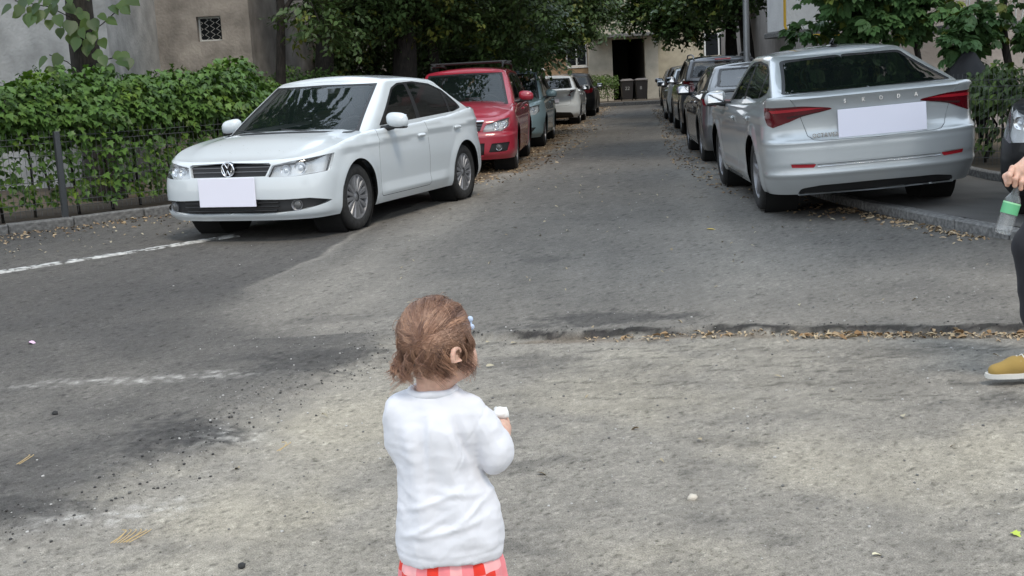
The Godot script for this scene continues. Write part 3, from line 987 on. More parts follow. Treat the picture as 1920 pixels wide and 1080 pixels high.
func octavia() -> Node3D:
	var d := std({
		"L": 4.689, "wb": 2.686, "H": 1.47, "w": 0.915, "belt": 0.955, "fo": 0.9, "nose": 0.75, "R": 0.33, "cell": 0.04, "nr": 3.0, "ar": 0.5,
		"paint": M.silver_paint, "round": 0.03, "y0": 0.21,
		"top": pv([-2.446, 1.045, -2.3, 1.062, -1.9, 1.04, -1.2, 1.0, 0.0, 0.965, 0.85, 0.95, 1.1, 0.94, 1.6, 0.89, 2.05, 0.79, 2.24, 0.75]),
		"deck": -2.02,
		"rear": pv([0.2, 0.13, 0.3, 0.06, 0.36, 0.025, 0.40, 0.012, 0.47, 0.01, 0.49, 0.0, 0.56, 0.0, 0.66, 0.008, 0.70, 0.035, 0.74, 0.055, 0.8, 0.06, 0.9, 0.05, 0.98, 0.03, 1.045, 0.0]),
		"crease": [[0.85, -0.02, 0.02, 0.06, -2.2, 1.9], [0.32, 0.0, 0.022, 0.08, -1.0, 1.0], [0.672, 0.0, 0.016, 0.035, -2.9, -1.85], [0.385, 0.0, 0.012, 0.03, -2.9, -1.8], [1.03, 0.0, 0.016, 0.03, -2.9, -2.0]],
		"gh": {"zf0": 1.12, "zf1": 0.3, "af0": 0.38, "af1": 0.2, "zr0": -2.24, "zr1": -1.0, "rg": 1.3, "ar0": 0.3, "ar1": 0.22, "w0": 0.82, "w1": 0.61, "n": 3.2,
			"roof": pv([-2.25, 1.335, -1.8, 1.355, -1.4, 1.372, -1.0, 1.392, -0.5, 1.418, 0.0, 1.42, 0.3, 1.402, 1.1, 1.39])},
		"doors": [[0.84, 0.285, 0.87, 0.6, 0.82, 1.2, -0.31, 1.2, -0.33, 0.285], [-0.336, 0.285, -0.316, 1.2, -1.38, 1.2, -1.3, 0.8, -1.0, 0.47, -0.9, 0.285]],
		"handles": [[-0.13, 0.83], [-1.15, 0.86]],
		"mirror": Vector3(0.99, 1.02, 0.6),
		"glass": {
			"open": [[0.62, 0.985, 0.06, 1.315, -0.1, 1.36, -0.5, 1.37, -0.95, 1.335, -1.25, 1.27, -1.62, 1.15, -1.66, 1.08, -1.3, 1.035]],
			"panes": [[0.54, 0.995, 0.04, 1.3, -0.11, 1.343, -0.27, 1.35, -0.25, 1.0], [-0.35, 1.005, -0.34, 1.352, -0.5, 1.352, -0.95, 1.318, -1.15, 1.27, -1.18, 1.035], [-1.23, 1.04, -1.21, 1.262, -1.58, 1.14, -1.6, 1.09, -1.35, 1.052]],
			"back": [0.0, 0.13, 0.7, 0.15, 0.535, 0.9, 0.0, 0.925], "back_seal": [0.0, 0.09, 0.735, 0.11, 0.56, 0.93, 0.0, 0.955]},
		"wheel": {"key": "octavia", "r": 0.33, "w": 0.215, "rim": 0.222, "spokes": 5, "sw": 0.05, "sw1": 0.045, "mat": M.alloy},
		"side_glass": M.glass_dark, "back_glass": M.glass_black, "track_in": 0.025,
		"feats": func(car: Car):
			var lamp := rounded(PackedVector2Array([Vector2(car.sz(-2.04), 0.975), Vector2(car.rx(0.62), 0.972), Vector2(car.rx(0.385), 0.942), Vector2(car.rx(0.37), 0.928), Vector2(car.rx(0.52), 0.905), Vector2(car.rx(0.64), 0.882), Vector2(car.rx(0.74), 0.845), Vector2(car.sz(-2.19), 0.8), Vector2(car.sz(-2.1), 0.825)]), 0.02)
			var band := PackedVector2Array([Vector2(car.rx(0.40), 0.924), Vector2(car.rx(0.62), 0.902), Vector2(car.rx(0.76), 0.892), Vector2(car.rx(0.76), 0.872), Vector2(car.rx(0.62), 0.888), Vector2(car.rx(0.48), 0.91)])
			var band2 := PackedVector2Array([Vector2(car.rx(0.43), 0.946), Vector2(car.rx(0.6), 0.956), Vector2(car.sz(-2.16), 0.95), Vector2(car.sz(-2.2), 0.925), Vector2(car.rx(0.6), 0.934)])
			var lid := rounded(PackedVector2Array([Vector2(-0.02, 1.035), Vector2(car.rx(0.8), 1.035), Vector2(car.rx(0.66), 0.97), Vector2(car.rx(0.62), 0.84), Vector2(car.rx(0.57), 0.69), Vector2(-0.02, 0.675)]), 0.03)
			lid = PackedVector2Array([Vector2(car.total + 0.02, 1.03), Vector2(car.rx(0.7), 1.03), Vector2(car.rx(0.665), 0.955), Vector2(car.rx(0.63), 0.84), Vector2(car.rx(0.59), 0.72), Vector2(car.rx(0.54), 0.685), Vector2(car.rx(0.48), 0.675), Vector2(car.total + 0.02, 0.665)])
			var refl := rounded(PackedVector2Array([Vector2(car.rx(0.53), 0.475), Vector2(car.rx(0.73), 0.485), Vector2(car.rx(0.73), 0.455), Vector2(car.rx(0.55), 0.445)]), 0.008)
			var dif := rounded(PackedVector2Array([Vector2(car.rx(0.74), 0.2), Vector2(car.rx(0.68), 0.262), Vector2(car.rx(0.5), 0.285), Vector2(car.total + 0.03, 0.29), Vector2(car.total + 0.03, 0.2)]), 0.03)
			return [
				{"name": "tail_lamp", "poly": lamp, "mat": M.red_lamp, "off": 0.004, "lip": 0.02, "subs": [
					{"name": "lamp_band", "mat": M.lamp_dark, "make": back_fill(car, band, 0.006)},
					{"name": "lamp_strip", "mat": M.red_bright, "make": back_fill(car, band2, 0.0065)}]},
				{"name": "boot_lid", "poly": lid, "mat": M.silver_paint, "off": 0.0, "gap": 0.004, "span": true, "holes": [lamp], "lip": 0.015},
				{"name": "rear_reflector", "poly": refl, "mat": M.red_bright, "off": 0.003, "lip": 0.01},
				{"name": "diffuser", "poly": dif, "mat": M.trim, "off": -0.02, "span": true},
			]})
	var T := make_car("liftback_car", "silver liftback car with blank rear plate, its far wheels up on the pavement", d)
	var car := Car.new(d, self)
	plate(T, Vector3(-0.04, 0.8, -2.425), Vector2(0.74, 0.235), 0.0, 0.0)
	var cs := MB.new()
	ringbar(car, cs, 0.452, 0.52, 0.006, 0.0, true)
	cs.mirror()
	put("bumper_strip", cs.mesh(), M.chrome, T)
	var dg := MB.new()
	ringbar(car, dg, 0.472, 0.52, 0.004, -0.002, true)
	dg.mirror()
	put("bumper_groove", dg.mesh(), M.trim, T)
	var word := "SKODA"
	for k in 5:
		var x := 0.28 - 0.148 * k - 0.02
		var q := car.ring(car.rx(absf(x)), 0.985)
		q.x *= signf(x)
		letters(word[k], 0.034, 0.012, T, M.chrome, Transform3D(Basis(Vector3(-1, 0, 0), Vector3.UP, Vector3(0, 0, -1)).rotated(Vector3.UP, -x * 0.25), q + Vector3(0.014, 0, -0.008)), 0.0, true)
	var q2 := car.ring(car.rx(0.5), 0.715)
	letters("OCTAVIA", 0.036, 0.01, T, M.chrome, Transform3D(Basis(Vector3(-1, 0, 0), Vector3.UP, Vector3(0, 0, -1)).rotated(Vector3.UP, -0.12), q2 + Vector3(0.05, 0.0, -0.012)), 0.004, true)
	# fin antenna
	var fa := MB.new()
	var fp := PackedVector3Array(); var fr := PackedFloat32Array()
	for k in 7:
		fp.append(Vector3(0, 1.455 + 0.055 * sin(k / 6.0 * PI * 0.6), -0.72 - 0.028 * k)); fr.append(0.026 - 0.0025 * k)
	fa.tube(fp, fr, 8)
	fa.bbox(Vector3(0, 1.455, -0.78), Vector3(0.07, 0.02, 0.2), 0.008)
	put("antenna", fa.mesh(), M.gloss_black, T)
	return T

func logan() -> Node3D:
	var d := std({
		"L": 4.45, "wb": 2.905, "H": 1.55, "w": 0.86, "belt": 0.985, "fo": 0.78, "nose": 0.79, "R": 0.315, "cell": 0.05, "nf": 3.1, "af": 0.52,
		"paint": M.red_paint,
		"top": pv([-2.22, 1.0, -1.2, 0.995, 0.0, 0.985, 0.95, 0.97, 1.1, 0.965, 1.6, 0.91, 2.0, 0.83, 2.23, 0.79]),
		"front": pv([0.2, 0.07, 0.26, 0.02, 0.34, 0.0, 0.5, 0.0, 0.53, 0.0, 0.56, 0.035, 0.64, 0.045, 0.72, 0.06, 0.8, 0.1, 0.95, 0.2]),
		"gh": {"zf0": 1.2, "zf1": 0.42, "af0": 0.3, "af1": 0.16, "zr0": -2.14, "zr1": -1.95, "w0": 0.79, "w1": 0.62, "n": 3.8, "roof": pv([-2.2, 1.45, -0.4, 1.495, 0.4, 1.475, 1.2, 1.46])},
		"glass": {
			"open": [[0.7, 1.01, 0.22, 1.39, -0.25, 1.435, -1.2, 1.42, -1.75, 1.39, -1.8, 1.05]],
			"panes": [[0.62, 1.03, 0.2, 1.37, -0.27, 1.415, -0.25, 1.03], [-0.36, 1.035, -0.35, 1.415, -1.1, 1.405, -1.12, 1.045], [-1.2, 1.05, -1.18, 1.4, -1.7, 1.37, -1.74, 1.065]]},
		"mirror": Vector3(0.95, 1.06, 0.62),
		"wheel": {"key": "logan", "r": 0.315, "w": 0.19, "rim": 0.2, "spokes": 9, "sw": 0.03, "sw1": 0.035, "mat": M.alloy_dark},
		"side_glass": M.glass_dark,
		"feats": func(car: Car):
			var gr := PackedVector2Array([Vector2(-0.01, 0.6), Vector2(car.fx(0.36), 0.61), Vector2(car.fx(0.42), 0.735), Vector2(-0.01, 0.75)])
			var lo := PackedVector2Array([Vector2(-0.01, 0.25), Vector2(car.fx(0.4), 0.25), Vector2(car.fx(0.42), 0.44), Vector2(-0.01, 0.44)])
			var fp := rounded(PackedVector2Array([Vector2(car.fx(0.47), 0.30), Vector2(car.fx(0.74), 0.31), Vector2(car.fx(0.78), 0.44), Vector2(car.fx(0.52), 0.43)]), 0.02)
			var fg := car.ring(car.fx(0.62), 0.37)
			var hd := front_lamps(car, 0.6, 0.79, 0.4, 1.92, 0.6)
			return [hd,
				{"name": "grille", "poly": gr, "mat": M.gloss_black, "off": -0.02, "span": true, "subs": [
					{"name": "grille_top", "mat": M.chrome, "make": func(e: MB): ringbar(car, e, 0.75, 0.43, 0.02, 0.0)},
					{"name": "grille_bar", "mat": M.trim, "make": func(e: MB): ringbar(car, e, 0.69, 0.39, 0.007, -0.008)},
					{"name": "grille_bar", "mat": M.trim, "make": func(e: MB): ringbar(car, e, 0.65, 0.38, 0.007, -0.008)}]},
				{"name": "lower_grille", "poly": lo, "mat": M.trim, "off": -0.03, "span": true},
				{"name": "fog_pocket", "poly": fp, "mat": M.trim, "off": -0.015, "subs": [
					{"name": "fog_lamp", "each": true, "mat": M.chrome, "make": func(e: MB): can(e, fg, 0.045, 0.04, Vector3(0.3, 0, 1))},
					{"name": "fog_lamp_glass", "each": true, "mat": M.fog_glass, "make": func(e: MB): ball(e, fg, 0.036, Vector3(1, 1, 0.3))}]},
			]})
	var T := make_car("estate_car", "red estate car with black roof rack, parked behind the white saloon", d)
	for sg in [1.0, -1.0]:
		var b := MB.new()
		b.tube(PackedVector3Array([Vector3(sg * 0.57, 1.52, 0.2), Vector3(sg * 0.57, 1.575, 0.1), Vector3(sg * 0.56, 1.585, -0.8), Vector3(sg * 0.57, 1.57, -1.7), Vector3(sg * 0.57, 1.5, -1.8)]), PackedFloat32Array([0.014, 0.014, 0.014, 0.014, 0.014]), 8)
		put("roof_rail", b.mesh(), M.trim, T)
	for zz in [-0.15, -1.2]:
		var b := MB.new()
		b.bbox(Vector3(0, 1.615, zz), Vector3(1.24, 0.03, 0.045), 0.01)
		for sg in [1.0, -1.0]: b.bbox(Vector3(sg * 0.56, 1.59, zz), Vector3(0.07, 0.06, 0.07), 0.015)
		put("rack_bar", b.mesh(), M.trim, T)
	plate(T, Vector3(0, 0.5, 2.245), Vector2(0.52, 0.11), 0.0)
	return T

func teal_car() -> Node3D:
	var d := std({
		"L": 4.2, "wb": 2.6, "H": 1.56, "w": 0.86, "belt": 0.97, "fo": 0.82, "nose": 0.82, "R": 0.31, "cell": 0.06, "nf": 2.5, "af": 0.75,
		"paint": M.teal_paint,
		"feats": func(car: Car):
			var hd := front_lamps(car, 0.66, 0.84, 0.36, 1.62, 0.645)
			var lo := rounded(PackedVector2Array([Vector2(-0.01, 0.28), Vector2(car.fx(0.62), 0.3), Vector2(car.fx(0.7), 0.4), Vector2(-0.01, 0.42)]), 0.03)
			lo[0].x = -0.01
			return [hd, {"name": "lower_grille", "poly": lo, "mat": M.trim, "off": -0.02, "span": true, "subs": [
				{"name": "grille_bar", "mat": M.teal_paint, "make": func(e: MB): ringbar(car, e, 0.345, 0.5, 0.014, 0.0)}]}]})
	var T := make_car("hatchback_car", "grey-green hatchback car facing us behind the red estate car", d)
	plate(T, Vector3(0, 0.52, d.zf + 0.006), Vector2(0.52, 0.11), 0.0)
	return T

func tail_feats(x0: float, x1: float, y0: float, y1: float, zs: float, red: Material, bump := true) -> Callable:
	return func(car: Car):
		var lamp := rounded(PackedVector2Array([Vector2(car.sz(zs), y1), Vector2(car.rx(x1), y1 - 0.02), Vector2(car.rx(x0), y0 + 0.1), Vector2(car.rx(x1), y0), Vector2(car.sz(zs - 0.1), y0 + 0.04)]), 0.03)
		var lo := rounded(PackedVector2Array([Vector2(car.rx(0.72), 0.2), Vector2(car.rx(0.6), 0.36), Vector2(car.total + 0.03, 0.4), Vector2(car.total + 0.03, 0.2)]), 0.04)
		var lid := PackedVector2Array([Vector2(car.total + 0.02, 1.0), Vector2(car.rx(0.62), 1.0), Vector2(car.rx(0.6), 0.62), Vector2(car.rx(0.52), 0.57), Vector2(car.total + 0.02, 0.56)])
		var r := [{"name": "tail_lamp", "poly": lamp, "mat": red, "off": 0.004, "lip": 0.02},
			{"name": "tailgate", "poly": lid, "mat": car.p.paint, "off": 0.0, "gap": 0.004, "span": true, "holes": [lamp], "lip": 0.012}]
		if bump: r.append({"name": "bumper_valance", "poly": lo, "mat": M.trim, "off": -0.016, "span": true})
		return r

func more_cars() -> void:
	var T := teal_car()
	place_car(T, 0.16, -25.75, PI + 0.11, 0.0, 0.0, 0.0, 0.96)
	# white hatchback seen from behind on the left
	var d := std({"L": 3.95, "wb": 2.49, "H": 1.5, "w": 0.86, "belt": 0.98, "paint": M.white_paint, "R": 0.3, "cell": 0.06,
		"gh": {"zr0": -2.02, "zr1": -1.55}, "back_glass": M.glass_dark, "side_glass": M.glass_dark, "feats": tail_feats(0.58, 0.64, 0.82, 1.0, -1.72, M.red_lamp)})
	T = make_car("hatchback_car", "white hatchback car seen from behind on the leaf-strewn verge", d)
	plate(T, Vector3(0, 0.72, d.zr - 0.0), Vector2(0.52, 0.11), 0.0)
	place_car(T, 1.5, -35.2, 0.13, 0.0, 0.0, 0.0, 0.9)
	d = std({"L": 4.2, "wb": 2.55, "H": 1.5, "w": 0.87, "belt": 0.96, "paint": M.black_paint, "side_glass": M.glass_dark, "back_glass": M.glass_dark, "cell": 0.09, "feats": tail_feats(0.5, 0.62, 0.78, 0.96, -1.8, M.red_lamp)})
	T = make_car("hatchback_car", "black car just beyond the white hatchback, before the clipped hedge", d)
	place_car(T, 2.3, -40.6, 0.12, 0.0, 0.0, 0.0, 0.9)
	# right-hand row
	d = std({"L": 4.5, "wb": 2.7, "H": 1.47, "w": 0.9, "belt": 0.99, "paint": M.grey_paint, "R": 0.335, "cell": 0.05, "side_glass": M.glass_dark, "back_glass": M.glass_dark,
		"gh": {"zr0": -2.2, "zr1": -1.35, "w1": 0.6}, "glass": {"back": [0.0, 0.2, 0.62, 0.22, 0.53, 0.86, 0.0, 0.88], "back_seal": [0.0, 0.15, 0.66, 0.17, 0.56, 0.91, 0.0, 0.93]},
		"crease": [[0.86, -0.04, 0.02, 0.08, -2.1, 1.9]], "feats": tail_feats(0.42, 0.58, 0.82, 0.95, -1.88, M.red_lamp)})
	T = make_car("hatchback_car", "dark grey hatchback car parked just beyond the silver liftback", d)
	plate(T, Vector3(0, 0.72, d.zr - 0.004), Vector2(0.52, 0.11), 0.0)
	place_car(T, 3.82, -19.6, 0.075, 0.01, 0.0, 0.0, 0.97)
	d = std({"L": 4.5, "wb": 2.65, "H": 1.68, "w": 0.91, "belt": 1.1, "nose": 0.95, "paint": M.slate_paint, "R": 0.35, "y0": 0.27, "cell": 0.06, "side_glass": M.glass_dark, "back_glass": M.glass_blue,
		"gh": {"zr0": -2.3, "zr1": -1.95, "w1": 0.66}, "feats": tail_feats(0.62, 0.7, 0.86, 1.22, -2.0, M.red_lamp)})
	T = make_car("suv_car", "slate grey tall car with roof rails and upright red tail lamps", d)
	for sg in [1.0, -1.0]:
		var b := MB.new()
		b.tube(PackedVector3Array([Vector3(sg * 0.6, 1.63, 0.1), Vector3(sg * 0.6, 1.69, -0.05), Vector3(sg * 0.59, 1.705, -0.9), Vector3(sg * 0.6, 1.67, -1.75), Vector3(sg * 0.6, 1.6, -1.9)]), PackedFloat32Array([0.016, 0.016, 0.016, 0.016, 0.016]), 8)
		put("roof_rail", b.mesh(), M.alloy, T)
	var hb := MB.new()
	hb.bbox(Vector3(0, 1.575, -2.02), Vector3(0.34, 0.03, 0.05), 0.01)
	put("brake_light", hb.mesh(), M.red_bright, T)
	place_car(T, 4.6, -27.2, 0.08, 0.0, 0.0, 0.0, 0.94)
	d = std({"L": 3.9, "wb": 2.5, "H": 1.5, "w": 0.84, "belt": 0.97, "paint": M.silver_paint, "R": 0.3, "cell": 0.08, "side_glass": M.glass_dark, "feats": tail_feats(0.55, 0.62, 0.8, 1.0, -1.72, M.red_lamp)})
	T = make_car("hatchback_car", "pale silver small car squeezed in front of the slate tall car", d)
	place_car(T, 5.0, -32.6, 0.08, 0.0, 0.0, 0.0, 0.93)
	d = std({"L": 4.2, "wb": 2.55, "H": 1.52, "w": 0.87, "belt": 0.98, "paint": M.black_paint, "R": 0.31, "cell": 0.09, "side_glass": M.glass_dark, "back_glass": M.glass_dark, "feats": tail_feats(0.5, 0.6, 0.8, 0.96, -1.8, M.red_lamp)})
	T = make_car("hatchback_car", "black car in the right row between pale small car and farthest car", d)
	place_car(T, 5.72, -38.4, 0.09, 0.0, 0.0, 0.0, 0.93)
	d = std({"L": 4.1, "wb": 2.5, "H": 1.46, "w": 0.85, "belt": 0.94, "paint": M.grey_paint, "R": 0.3, "cell": 0.09, "side_glass": M.glass_dark, "back_glass": M.glass_dark, "feats": tail_feats(0.45, 0.6, 0.74, 0.94, -1.75, M.red_bright)})
	T = make_car("hatchback_car", "farthest car of the right row, dark with red tail lamps", d)
	place_car(T, 6.4, -44.5, 0.09, 0.0, 0.0, 0.0, 0.93)
	# black car at the right edge, facing us
	d = std({"L": 4.3, "wb": 2.6, "H": 1.5, "w": 0.88, "belt": 0.97, "nose": 0.8, "paint": M.black_paint, "R": 0.32, "cell": 0.05, "side_glass": M.glass_dark,
		"feats": func(car: Car): return [front_lamps(car, 0.62, 0.87, 0.38, 1.55, 0.6), {"name": "lower_grille", "poly": PackedVector2Array([Vector2(-0.01, 0.26), Vector2(car.fx(0.7), 0.28), Vector2(car.fx(0.72), 0.4), Vector2(-0.01, 0.42)]), "mat": M.trim, "off": -0.02, "span": true}]})
	T = make_car("hatchback_car", "black car with large clear headlamp cut off by the right edge", d)
	place_car(T, 5.72, -10.5, PI + 0.75, 0.0, 0.075)

func materials() -> void:
	M.rubber = mat(lin(0.018, 0.018, 0.018), 0.75)
	var rt := noise_tex(0.02, 256, FastNoiseLite.TYPE_SIMPLEX_SMOOTH, 4, 0.55, 1.0, false, 1.0, 31)
	M.rubber.albedo_texture = rt; M.rubber.uv1_triplanar = true; M.rubber.uv1_scale = Vector3(4, 4, 4); M.rubber.albedo_color = lin(0.035, 0.034, 0.033)
	M.brake = mat(lin(0.03, 0.03, 0.03), 0.6)
	M.alloy = mat(lin(0.27, 0.27, 0.28), 0.45, 0.6)
	M.alloy_dark = mat(lin(0.22, 0.22, 0.23), 0.45, 0.7)
	M.chrome = mat(lin(0.75, 0.76, 0.78), 0.12, 1.0)
	M.mirror = mat(lin(0.7, 0.72, 0.75), 0.03, 1.0)
	M.trim = mat(lin(0.014, 0.014, 0.015), 0.45)
	M.gloss_black = mat(lin(0.008, 0.008, 0.009), 0.15)
	M.black = mat(lin(0.006, 0.006, 0.006), 0.9)
	M.cabin = mat(lin(0.035, 0.035, 0.037), 0.8)
	M.glass = mat(lin(0.012, 0.02, 0.018, 0.4), 0.02)
	M.glass_dark = mat(lin(0.006, 0.008, 0.008, 0.8), 0.02)
	M.glass_black = mat(lin(0.005, 0.007, 0.007, 0.98), 0.02)
	M.glass_blue = mat(lin(0.02, 0.025, 0.03, 0.5), 0.02)
	M.lamp_glass = mat(lin(0.8, 0.82, 0.85, 0.06), 0.02)
	M.lamp_inner = mat(lin(0.55, 0.57, 0.58), 0.2, 0.25)
	M.lamp_dark = mat(lin(0.05, 0.02, 0.02), 0.15)
	M.lens = mat(lin(0.7, 0.75, 0.8), 0.05, 0.3)
	M.fog_glass = mat(lin(0.1, 0.1, 0.1), 0.05)
	M.red_lamp = paint(lin(0.10, 0.004, 0.008), 0.0, 0.15)
	M.red_bright = paint(lin(0.4, 0.018, 0.028), 0.0, 0.2)
	M.plate = mat(lin(0.84, 0.83, 0.93), 0.5)
	M.white_paint = paint(lin(0.62, 0.66, 0.68), 0.0, 0.4)
	M.silver_paint = paint(lin(0.49, 0.515, 0.52), 0.4, 0.36)
	M.red_paint = paint(lin(0.34, 0.02, 0.04), 0.0, 0.35)
	M.teal_paint = paint(lin(0.22, 0.31, 0.33), 0.3, 0.4)
	M.grey_paint = paint(lin(0.09, 0.093, 0.097), 0.4, 0.4)
	M.slate_paint = paint(lin(0.06, 0.062, 0.07), 0.4, 0.4)
	M.black_paint = paint(lin(0.007, 0.007, 0.008), 0.0, 0.45)
	M.black_paint.clearcoat = 0.2; M.black_paint.metallic_specular = 0.3

# ---------------------------------------------------------------- ground
var step_line := pv([-8, -7.4, -1.05, -6.98, -0.7, -6.82, -0.19, -6.72, 0.25, -6.62, 0.67, -6.57, 1.02, -6.56, 1.5, -6.41, 2.03, -6.29, 2.57, -6.15, 8.0, -4.9])
var ramp_line := pv([-6.9, -0.72, -6.15, -0.76, -5.77, -1.03, -5.15, -1.19, -4.86, -1.28, -4.4, -1.39, -4.09, -1.57, -3.9, -1.72, -3.0, -2.5, 0.0, -4.5])
var dark_line := pv([-40, 2.6, -20, 0.15, -16.1, -0.55, -13.8, -1.13, -12.2, -1.38, -10.5, -1.57, -9.4, -1.74, -8.6, -1.87, -7.6, -1.75, -6.9, -1.3])
var verge_line := pv([-52, 4.4, -48, 3.9, -36, 2.45, -24, 1.0, -19, 0.2, -16.5, -0.5, -14.5, -2.2, -13, -3.4, -10, -6.5])
var rowr_line := pv([-52, 6.2, -40, 5.0, -30, 4.0, -21, 2.95, -16, 2.6, -12, 2.75, -10.5, 3.1, -9, 3.5])

func lowered(x: float, z: float) -> float:
	var e := N1.get_noise_2d(x * 90, z * 90) * 0.05 + N2.get_noise_2d(x * 400, z * 400) * 0.02
	var wd := lerpf(0.0, 0.28, sstep(-0.15, -0.8, x))
	var near := sstep(-0.012 - wd, 0.03 + wd, z - crv(step_line, x) + e)
	if near <= 0.0: return 0.0
	var r := crv(ramp_line, z)
	return near * sstep(-0.25, 0.3, x - r + N1.get_noise_2d(x * 60, z * 60 + 300) * 0.3)

func gheight(x: float, z: float) -> float:
	var h := N1.get_noise_2d(x * 12, z * 12) * 0.006 + N2.get_noise_2d(x * 160, z * 160) * 0.001
	var lo := lowered(x, z)
	h -= 0.03 * lo
	if z > -8.0 and lo > 0.05:   # milling grooves and rubble
		var g := sin((z * 1.0 - x * 0.235 + N1.get_noise_2d(x * 30, z * 30) * 0.05) * 85.0)
		var ms := sstep(0.1, 0.5, N1.get_noise_2d(x * 35 + 80, z * 55) + 0.35 * sstep(-4.8, -6.2, z))
		h -= 0.0045 * maxf(0.0, g) * ms * lo
		h += N2.get_noise_2d(x * 420, z * 420) * 0.0022 * lo
	# lip of loose asphalt along the step and on the ramp edge
	var ds := absf(z - crv(step_line, x) + 0.05)
	if ds < 0.22 and x > -0.4: h += 0.014 * (1.0 - ds / 0.22) * maxf(0.0, 0.4 + N1.get_noise_2d(x * 120, z * 120))
	var dr := absf(x - crv(ramp_line, z) + 0.12)
	if dr < 0.34 and z > -6.9 and z < -2: h += (1.0 - dr / 0.34) * (0.02 * maxf(0.0, 0.2 + N1.get_noise_2d(x * 70 + 9, z * 70)) + 0.009 * N2.get_noise_2d(x * 320, z * 320))
	return h

func lerpc(a: Vector3, b: Vector3, t: float) -> Vector3: return a.lerp(b, clampf(t, 0, 1))

